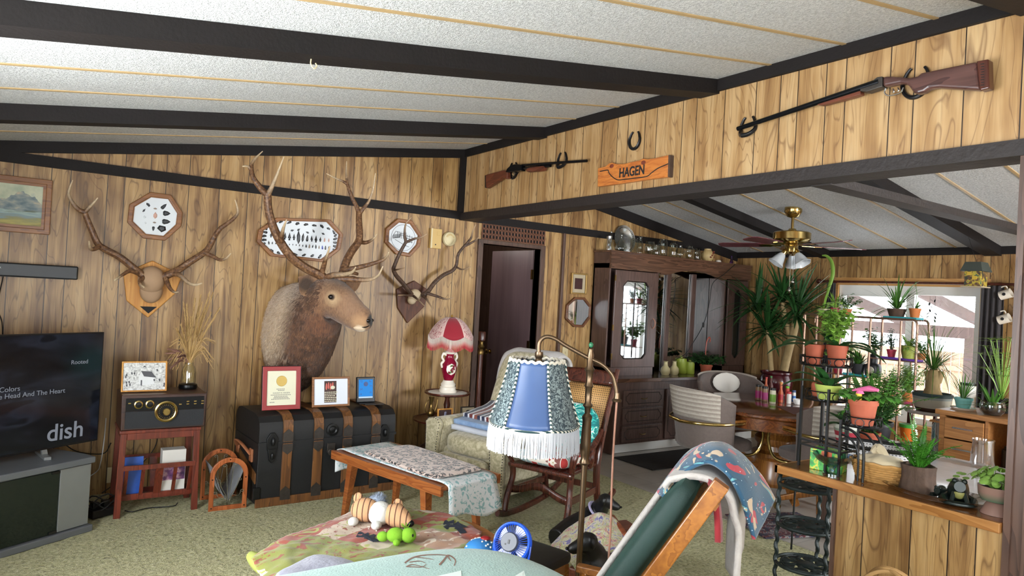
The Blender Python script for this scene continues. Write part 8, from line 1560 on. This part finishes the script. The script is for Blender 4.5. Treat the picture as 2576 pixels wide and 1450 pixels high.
for nm, lb, x, y, r, h, m, lid in (('storage_jar', 'tall jar with mottled wrapper behind the turquoise pot', 5.85, 2.33, .05, .17, 'boxwhite', 'black'), ('storage_jar', 'dark red jar with black lid behind the aloe bowl', 5.80, 1.98, .045, .11, 'redframe', 'black'), ('storage_jar', 'clear jar with black lid at the back of the cart, right of the papyrus', 5.86, 1.86, .05, .13, 'bottleglass', 'black'), ('storage_jar', 'small red can at the right end of the cart', 5.66, 1.86, .03, .1, 'redpot', 'redpot')):
    t = thing(nm, lb, 'jar', (x, y, CT)); B().lathe([(0, 0), (r, 0), (r, h), (0, h)], n=20).build('body', M[m], t); B().lathe([(r*1.02, h), (r*1.02, h+.02), (0, h+.02)], n=20).build('lid', M[lid], t)
t = thing('dish_towel', 'pale patterned dish towel hanging from the bar at the left side of the cart', 'towel', (CX+.22, 2.46, .80)); b = B(); b.grid(lambda u, v: (-.1+.2*u, (.012 if v < .5 else -.012)+.006*sin(u*14), -.30*abs(2*v-1)), 14, 12); b.build('cloth', M['sprig'], t, solid=.004)
B().cyl((-.16, 0, -.006), (.16, 0, -.006), .008, n=8).build('towel_bar', M['bamboo'], t)
for x_ in (-.15, .15): B().bar((x_, 0, -.006), (x_, -.09, -.006), .014).build('bracket', M['bamboo'], t, smooth=False)
t = thing('orange_pot', 'bright orange pot with a green rim beside the dish towel', 'pot', (CX+.02, 2.60, .62)); B().lathe([(0, 0), (.04, 0), (.055, .1), (0, .1)], n=20).build('pot', PL('orange_plastic', 'd8701f'), t); B().lathe([(.058, .1), (.06, .125), (0, .125)], n=20).build('rim', PL('green_plastic', '3f9a3a'), t)
B().cyl((0, 0, -.62), (0, 0, 0), .012, n=8).build('stake', M['pipe'], t)
# ponytail palm on a small turned table
t = thing('turned_table', 'small round marble-topped table with turned legs beside the cart', 'side table', (6.08, 2.70, 0)); B().lathe([(0, .78), (.17, .78), (.18, .79), (.17, .805), (0, .805)], n=32).build('table_top', plain('pale_marble', 'b9b4b0', .2), t)
for k in range(3): a = 2*pi*k/3+2.2; b = B(); b.lathe([(.012, 0), (.014, .1), (.02, .2), (.012, .25), (.018, .45), (.01, .55), (.02, .68), (.012, .78)], (cos(a)*.14, sin(a)*.14, 0), 12); b.build('leg', M['mahog'], t)
g = G('glaze_bands'); zz_ = g.xyz()[2]; M['bandpot'] = g.fin(g.ramp(zz_, [(0, '3a241c'), (.03, 'b3b0a3'), (.10, '8f9a98'), (.12, '3f5256')], 'CONSTANT'), .2)
t = thing('ponytail_palm', 'ponytail palm with swollen trunk in a green and cream glazed pot', 'potted plant', (6.05, 2.67, .8055)); B().lathe([(0, 0), (.11, 0), (.135, .05), (.14, .11), (.15, .14), (.14, .15), (.125, .13), (0, .13)], n=40).build('pot', M['bandpot'], t); B().lathe([(0, .132), (.125, .132)], n=20, cap=False).build('soil', M['soil'], t)
b = B(); b.tube(bez([(0, 0, .12), (0, 0, .2), (.01, .0, .27), (.0, 0, .34)], 12), [.075, .05, .045, .03], 14); b.tube([(.02, -.02, .24), (.03, -.05, .33)], [.035, .022], 10); b.tube([(0, .02, .24), (0, .055, .32)], [.03, .02], 10); b.build('trunk', M['yuccabark'], t)
b = B(); blades(b, .34, 150, .5, .008, 44, (.3, 1.45), 1.6, .015, 9, tap); b.build('foliage', M['leaf'], t, smooth=False)
# curtains, rod, bird house, mug rack
M['curtain'] = fabric('charcoal_curtain', '2c292b', '3c383a', s=200)
def curtain(label, y0, y1, z0, z1):
    b = B(); n = 60; b.grid(lambda u, v_: (7.17+.03*sin(u*26)*(.5+.5*v_), y0+(y1-y0)*(u+.12*(u-.5)*(v_-.6)), z1+(z0-z1)*v_), n, 12); o = b.build('curtain', M['curtain'], solid=.004); return tag(o, label, 'curtain')
curtain('charcoal curtain hanging at the right side of the dining window', 2.60, 2.80, .55, 1.89); curtain('narrow charcoal curtain at the left side of the dining window', 4.20, 4.30, .6, 1.89)
t = thing('curtain_rod', 'dark curtain rod with turned finials over the dining window', 'curtain rod', (7.18, 3.45, 1.905)); B().cyl((0, -.95, 0), (0, .92, 0), .012, n=12).build('rod', M['mahog'], t)
for y, s_ in ((-.95, -1), (.92, 1)): b = B(); b.ell((0, y+s_*.03, 0), (.028, .034, .028)); b.ell((0, y, 0), (.018, .012, .018)); b.build('finial', M['mahog'], t)
for y in (-.80, .80): B().box(0, .10, y-.01, y+.01, -.015, .015).build('bracket', M['mahog'], t, smooth=False)
g = G('painted_cottage'); M['cottage'] = g.fin(g.ramp(g.noise(scale=26, detail=3), [(.38, '2e3a2a'), (.5, '6a4a34'), (.58, 'c9b43a'), (.66, '3a5a4a')]), .6)
t = thing('birdhouse', 'painted wooden cottage birdhouse hanging from the ceiling beam near the window', 'birdhouse', (6.6, 2.614, 1.845)); B().box(-.07, .07, -.06, .06, .008, .15).build('house', M['cottage'], t, smooth=False); B().box(-.09, .09, -.08, .08, 0, .008).build('floor_board', M['linen'], t, smooth=False)
b = B(); b.hexa([(-.1, -.085, .135), (.1, -.085, .135), (.1, .085, .135), (-.1, .085, .135)], [(-.07, -.06, .215), (.07, -.06, .215), (.07, .06, .215), (-.07, .06, .215)]); b.build('roof', plain('green_grey_roof', '3f4640', .7), t, smooth=False)
for z_ in (.065, .1): B().box(-.073, -.07, -.035+.04*(z_ > .08), .0+.04*(z_ > .08), z_, z_+.03).build('painted_window', PL('yellow_paint', 'c9a83a'), t, smooth=False)
B().cyl((0, 0, .215), (0, .07, cz(6.6)-.085-1.845), .002, n=6).build('hanging_wire', M['iron'], t)
t = thing('mug_rack', 'dark wooden peg rack for mugs on the wall right of the window', 'mug rack', (7.27, 2.46, 1.6)); b = B(); b.bar((0, .10, .30), (0, -.06, .02), .012, .05, (1, 0, 0)); b.bar((0, -.06, .30), (0, .10, .02), .012, .05, (1, 0, 0)); b.build('lattice', M['mahog'], t, smooth=False)
for z in (.24, .05): b = B(); b.cyl((0, .075 if z > .1 else .07, z), (-.09, .075 if z > .1 else .07, z+.02), .008, n=8); b.build('peg', M['mahog'], t)
for px, py, lb in ((2530, 741, 'white mug with a small emblem hanging on the upper peg of the rack'), (2526, 803, 'white mug with a dark picture hanging on the lower peg of the rack')):
    p = X(px, py, 7.17); t = thing('mug', lb, 'mug', p); mm = Matrix.Rotation(radians(70), 4, 'X'); b = B(); b.lathe([(0, -.045), (.04, -.045), (.042, .045), (.038, .045), (.037, -.035), (0, -.035)], n=24, M=mm); b.build('body', M['porc'], t); b = B(); b.tube(bez([mm @ V(q) for q in ((0, .04, .028), (0, .07, .022), (0, .07, -.02), (0, .04, -.028))], 14), .006, 6); b.build('handle', M['porc'], t)
    b = B(); b.lathe([(0, .0), (.014, .0), (.014, .001), (0, .001)], (0, 0, 0), 14, frame_mat(mm @ V((-.0425, 0, 0)), (0, -1, 0), (0, 0, 1))); b.build('emblem', M['ink'], t)
b = B(); b.cbox((6.0, 2.085, 1.55), .04, .012, .22); o = b.build('wooden_board', M['frame_walnut'], smooth=False); o.location = (.0, .0, 0); bpy.data.objects.remove(o)
# ---------------------------------------------------------------- ceiling fan
FX, FY = 5.72, 3.797; t = thing('ceiling_fan', 'brass ceiling fan with wooden blades and frosted tulip lights over the dining table', 'ceiling fan', (FX, FY, 0))
zc0 = cz(FX); b = B(); b.lathe([(0, zc0+.01), (.075, zc0+.01), (.078, zc0-.03), (.05, zc0-.075), (.02, zc0-.085), (0, zc0-.085)], n=32); b.build('canopy', M['brass'], t)
b = B(); b.cyl((0, 0, 2.3), (0, 0, zc0-.08), .013); b.build('down_rod', M['brass'], t); b = B(); b.lathe([(0, 2.315), (.03, 2.315), (.04, 2.30), (.15, 2.285), (.165, 2.275), (.165, 2.215), (.15, 2.20), (.1, 2.185), (.06, 2.175), (0, 2.175)], n=40); b.build('motor_housing', M['brass'], t)
b = B(); b.lathe([(.05, 2.175), (.06, 2.16), (.06, 2.10), (.04, 2.08), (0, 2.08)], n=28); b.build('light_kit', M['brass'], t); M['blade'] = wood('cherry_blade', '4e2730', '6f3d42', 'X', .25, coat=.3)
a0 = atan2(3.408-FY, 6.289-FX)
for k in range(5):
    a = a0+k*2*pi/5; R_ = Matrix.Rotation(a, 4, 'Z') @ Matrix.Rotation(radians(11), 4, 'X'); T_ = Matrix.Translation((0, 0, 2.165)) @ R_
    bl_ = B().prism([(.2, -.045), (.3, -.06), (.62, -.068), (.67, -.05), (.68, 0), (.67, .05), (.62, .068), (.3, .06), (.2, .045)], -.003, .003, T_).build('blade', M['blade'], t, smooth=False)
    b = B(); b.prism([(.09, -.018), (.16, -.014), (.2, -.04), (.27, -.03), (.29, 0), (.27, .03), (.2, .04), (.16, .014), (.09, .018)], -.008, -.003, T_); b.build('blade_iron', M['brass'], bl_, smooth=False)
g = G('frosted_glass'); M['frost'] = g.fin('dfe4e8', .25, 0, None, **{'Transmission Weight': .35})
for k in range(3):
    a = a0+1.0+k*2*pi/3; dn = V((cos(a)*.55, sin(a)*.55, -.83)).normalized(); u_, w_ = ortho(dn); MM = Matrix(((u_.x, w_.x, dn.x, cos(a)*.06), (u_.y, w_.y, dn.y, sin(a)*.06), (u_.z, w_.z, dn.z, 2.10), (0, 0, 0, 1)))
    s_ = B().lathe([(.022, .02), (.035, .04), (.05, .08), (.058, .11), (.075, .135), (.072, .137), (.055, .112), (.046, .08), (.03, .04)], n=30, M=MM, cap=False, fn=lambda q, z: 1+(.06*sin(q*6) if z > .12 else 0)).build('tulip_shade', M['frost'], t); B().lathe([(0, -.02), (.02, -.02), (.026, .0), (.024, .03), (0, .03)], n=16, M=MM).build('socket', M['brass'], s_)
for dx, z1, m in ((.0, 1.78, 'clearcut'), (.018, 1.86, 'redpot')): b = B(); b.tube([(dx, -dx, 2.08), (dx, -dx, z1)], .0016, 4); b.lathe([(0, 0), (.012, -.006), (.006, -.018), (.014, -.03), (.012, -.042), (0, -.048)], (dx, -dx, z1), 12); b.build('pull_chain', M['silver'], t)
# ---------------------------------------------------------------- header wall: shotguns on horseshoes, sign
def HP(px, py, off=.03): return X(px, py, HX-off)
M['steel'] = plain('blued_steel', '16181c', .25, .6, var=.2); M['stock1'] = wood('walnut_stock_red', '4a2419', '6e3a26', 'Y', .35); M['stock2'] = wood('walnut_stock_dark', '3c2523', '5f403a', 'Y', .3, coat=.2)
M['shoe'] = plain('black_horseshoe', '17171a', .35, .4, var=.2)
def yz(pts, c): return [((-(p_.y-c.y)), p_.z-c.z) for p_ in pts]
YZM = lambda o: frame_mat(o, (0, -1, 0), (0, 0, 1))            # local x = toward the viewer's right along the header, y up, z out (-X)
def slabp(name, px, off, th, m, t, bev=.004): P = [HP(a, c_, off) for a, c_ in px]; q = yz(P, t.location); return B().prism(q, -th/2, th/2, Matrix.Translation((HX-off-t.location.x, 0, 0)) @ YZM((0, 0, 0))).build(name, M[m], t, smooth=False, bevel=bev, seg=3)
def gun(name, label, px0): p_ = HP(*px0, .0); return thing(name, label, 'shotgun', (HX, p_.y, p_.z))
G1 = lambda x, y: (1100+x/5.5775, 340+y/5.5775); G2 = lambda x, y: (2176+x/5.5775, y/5.5775); G4 = lambda x, y: (1800+x/3.32, 100+y/3.32)
t = gun('pump_shotgun', 'pump shotgun with reddish stock hung on horseshoes left of the name sign', (1320, 430))
slabp('stock', [G1(700, 575), G1(710, 560), G1(960, 495), G1(1010, 500), G1(1005, 610), G1(985, 618), G1(945, 600), G1(720, 748), G1(695, 735)], .04, .04, 'stock1', t, .008); slabp('butt_plate', [G1(694, 572), G1(706, 568), G1(714, 748), G1(696, 744)], .04, .042, 'black', t, .002)
slabp('receiver', [G1(1005, 478), G1(1060, 425), G1(1120, 412), G1(1205, 420), G1(1208, 505), G1(1040, 530), G1(985, 530)], .04, .045, 'steel', t, .006); b = B(); b.tube([HP(*G1(1190, 425), .04), HP(*G1(2098, 362), .04)], .0105, 10); b.tube([HP(*G1(1200, 470), .04), HP(*G1(1590, 432), .04)], .011, 10); b.build('barrel', M['steel'], t, world=True)
b = B(); b.tube([HP(*G1(1275, 488), .04), HP(*G1(1310, 488), .04), HP(*G1(1500, 470), .04), HP(*G1(1515, 466), .04)], [.017, .022, .022, .018], 12); b.build('fore_end', M['stock1'], t, world=True); b = B(); b.tube(bez([HP(*G1(1030, 530), .04), HP(*G1(1050, 572), .04), HP(*G1(1100, 570), .04), HP(*G1(1140, 525), .04)], 12), .004, 6); b.tube([HP(*G1(1085, 525), .04), HP(*G1(1078, 555), .04)], .003, 5); b.build('trigger_guard', M['steel'], t, world=True)
t = gun('double_shotgun', 'long double barrel shotgun with dark stock hung on horseshoes on the right of the header', (2200, 230))
slabp('stock', [G4(1415, 315), G4(1480, 312), G4(1640, 325), G4(1700, 312), G4(1735, 285), G4(2200, 190), G4(2230, 430), G4(1880, 408), G4(1800, 415), G4(1760, 445), G4(1700, 462), G4(1670, 450), G4(1620, 380), G4(1560, 372), G4(1415, 400)], .05, .045, 'stock2', t, .012); slabp('recoil_pad', [G4(2198, 190), G4(2300, 172), G4(2308, 415), G4(2228, 434)], .05, .048, 'mahog', t, .005)
b = B(); [b.bar(HP(*G4(2215+5*(k % 2), 205+k*22), .073), HP(*G4(2245, 202+k*22), .073), .004) for k in range(9)]; b.build('pad_vents', M['black'], t, world=True, smooth=False)
slabp('receiver', [G4(1340, 345), G4(1370, 322), G4(1415, 315), G4(1415, 402), G4(1285, 445), G4(1230, 440), G4(1228, 415), G4(1330, 385)], .05, .05, 'tin', t, .004); b = B()
for dz, do in ((0, .04), (0, .062)): b.tube([HP(*G4(1370, 352), do), HP(*G4(860, 520), do), HP(*G4(185, 745), do)], [.017, .0145, .0125], 12)
b.build('barrels', M['steel'], t, world=True); slabp('fore_end', [G4(1225, 430), G4(1230, 462), G4(1160, 485), G4(900, 553), G4(866, 550), G4(868, 540), G4(1000, 500)], .05, .036, 'stock1', t, .006)
b = B(); b.tube(bez([HP(*G4(1420, 405), .05), HP(*G4(1412, 445), .05), HP(*G4(1450, 468), .05), HP(*G4(1540, 445), .05), HP(*G4(1570, 400), .05)], 18), .0035, 6)
for q in ((1482, 410), (1522, 400)): b.tube(bez([HP(*G4(*q), .05), HP(*G4(q[0]+8, q[1]+20), .05), HP(*G4(q[0]-2, q[1]+36), .05)], 6), .003, 5)
b.build('trigger_guard', M['chrome'], t, world=True)
def horseshoe(label, px, py, hpx, rot=0, out=0):
    p_ = HP(px, py, .006); s_ = abs(HP(px, py-hpx/2).z-HP(px, py+hpx/2).z); t_ = thing('horseshoe', label, 'horseshoe', (HX, p_.y, p_.z), 0, 'horseshoes on the header'); b = B(); P = []
    for k in range(25): a = -pi/2+(k-12)/12*radians(148); P.append((.40*s_*cos(a)*(1 if abs(k-12) < 9 else .93), -.02*s_+.48*s_*sin(a)*(1 if sin(a) < 0 else 1.08)))
    T_ = YZM((0, 0, 0)); c_, n_ = cos(rot), sin(rot); b.tube([T_ @ V((x*c_-y*n_, x*n_+y*c_, .008+out*max(0, .5-abs(k-12)/12))) for k, (x, y) in enumerate(P)], [.008, .012, .0135, .012, .008], 8, flat=.8); b.build('shoe', M['shoe'], t_); return t_
horseshoe('black horseshoe on its own above the name sign', 1597, 352, 46, -.1); horseshoe('black horseshoe holding the muzzle end of the pump shotgun', 1415, 402, 42, -.05, .07); horseshoe('black horseshoe behind the receiver of the pump shotgun', 1292, 428, 42, -.05); horseshoe('black horseshoe holding the muzzle of the double barrel shotgun', 1883, 318, 54, -.05, .1); horseshoe('black horseshoe behind the grip of the double barrel shotgun', 2305, 205, 80, -.1)
g = G('knotty_cedar'); x = g.xyz(); nz = g.noise(g.map(scale=(9, 2, 12)), 1.5, 4, .6, .8); M['cedar'] = g.fin(g.ramp(g.math('FRACT', g.math('MULTIPLY', nz, 5.0)), [(0, 'a3592a'), (.5, 'cc7f3c'), (1, 'b3652d')]), .35, **{'Coat Weight': .3})
p_ = HP(1598, 432, .0); t = thing('name_sign', 'orange live-edge wooden sign carved HAGEN hung on the header', 'sign', (HX, p_.y, p_.z)); S = lambda x, y: (1500+x/3.1525, 100+y/3.1525); out = [S(*q) for q in ((25, 1022), (85, 1008), (110, 985), (135, 978), (180, 990), (230, 988), (290, 972), (350, 962), (380, 945), (420, 950), (480, 942), (585, 918), (580, 1092), (440, 1108), (200, 1145), (22, 1168))]
slabp('board', out, .018, .03, 'cedar', t, .004); slabp('bark_edge', [S(585, 917), S(602, 917), S(594, 1090), S(580, 1093)], .018, .032, 'bark', t, .002)
b = B(); b.tube(bez([HP(*S(x_, y_), .034) for x_, y_ in ((30, 1045), (90, 1035), (100, 1055), (125, 1085), (170, 1112), (230, 1108), (310, 1098), (400, 1085), (440, 1055), (490, 1020), (570, 985))], 50), .0035, 5); b.build('carved_line', M['ink'], t, world=True)
for x_, y_ in ((122, 1003), (373, 975)): b = B(); b.ell(HP(*S(x_, y_), .034), (.003, .02, .014)); b.build('knot', M['rust'], t, world=True)
a_, c_ = HP(*S(180, 1063), .0345), HP(*S(395, 1030), .0345); xa = (c_-a_).normalized(); text('lettering', 'HAGEN', .088, Matrix.Translation(-t.location) @ frame_mat(a_, xa, (0, 0, 1)) @ Matrix.Diagonal((.8, 1, 1, 1)), M['ink'], t, .001, 'LEFT', .002)
# ceiling hook
p_ = at(782, 160, 1, 2.74); t = thing('ceiling_hook', 'small pale hook screwed under the near dark ceiling beam', 'hook', (p_.x, 2.74, cz(p_.x)-.0855)); b = B(); b.tube(bez([(0, 0, .0), (0, 0, -.02), (.014, 0, -.035), (.024, 0, -.022), (.018, 0, -.012)], 14), .0028, 6); b.build('hook', M['cream'], t)
# hall ceiling light fixture around the hall bulb
t = thing('hall_light', 'round frosted ceiling light in the hall beyond the door', 'ceiling light', (3.55, 6.6, 2.39)); B().lathe([(0, .009), (.1, .009), (.1, -.012), (.09, -.02), (0, -.02)], n=28).build('fitting', M['brass'], t)
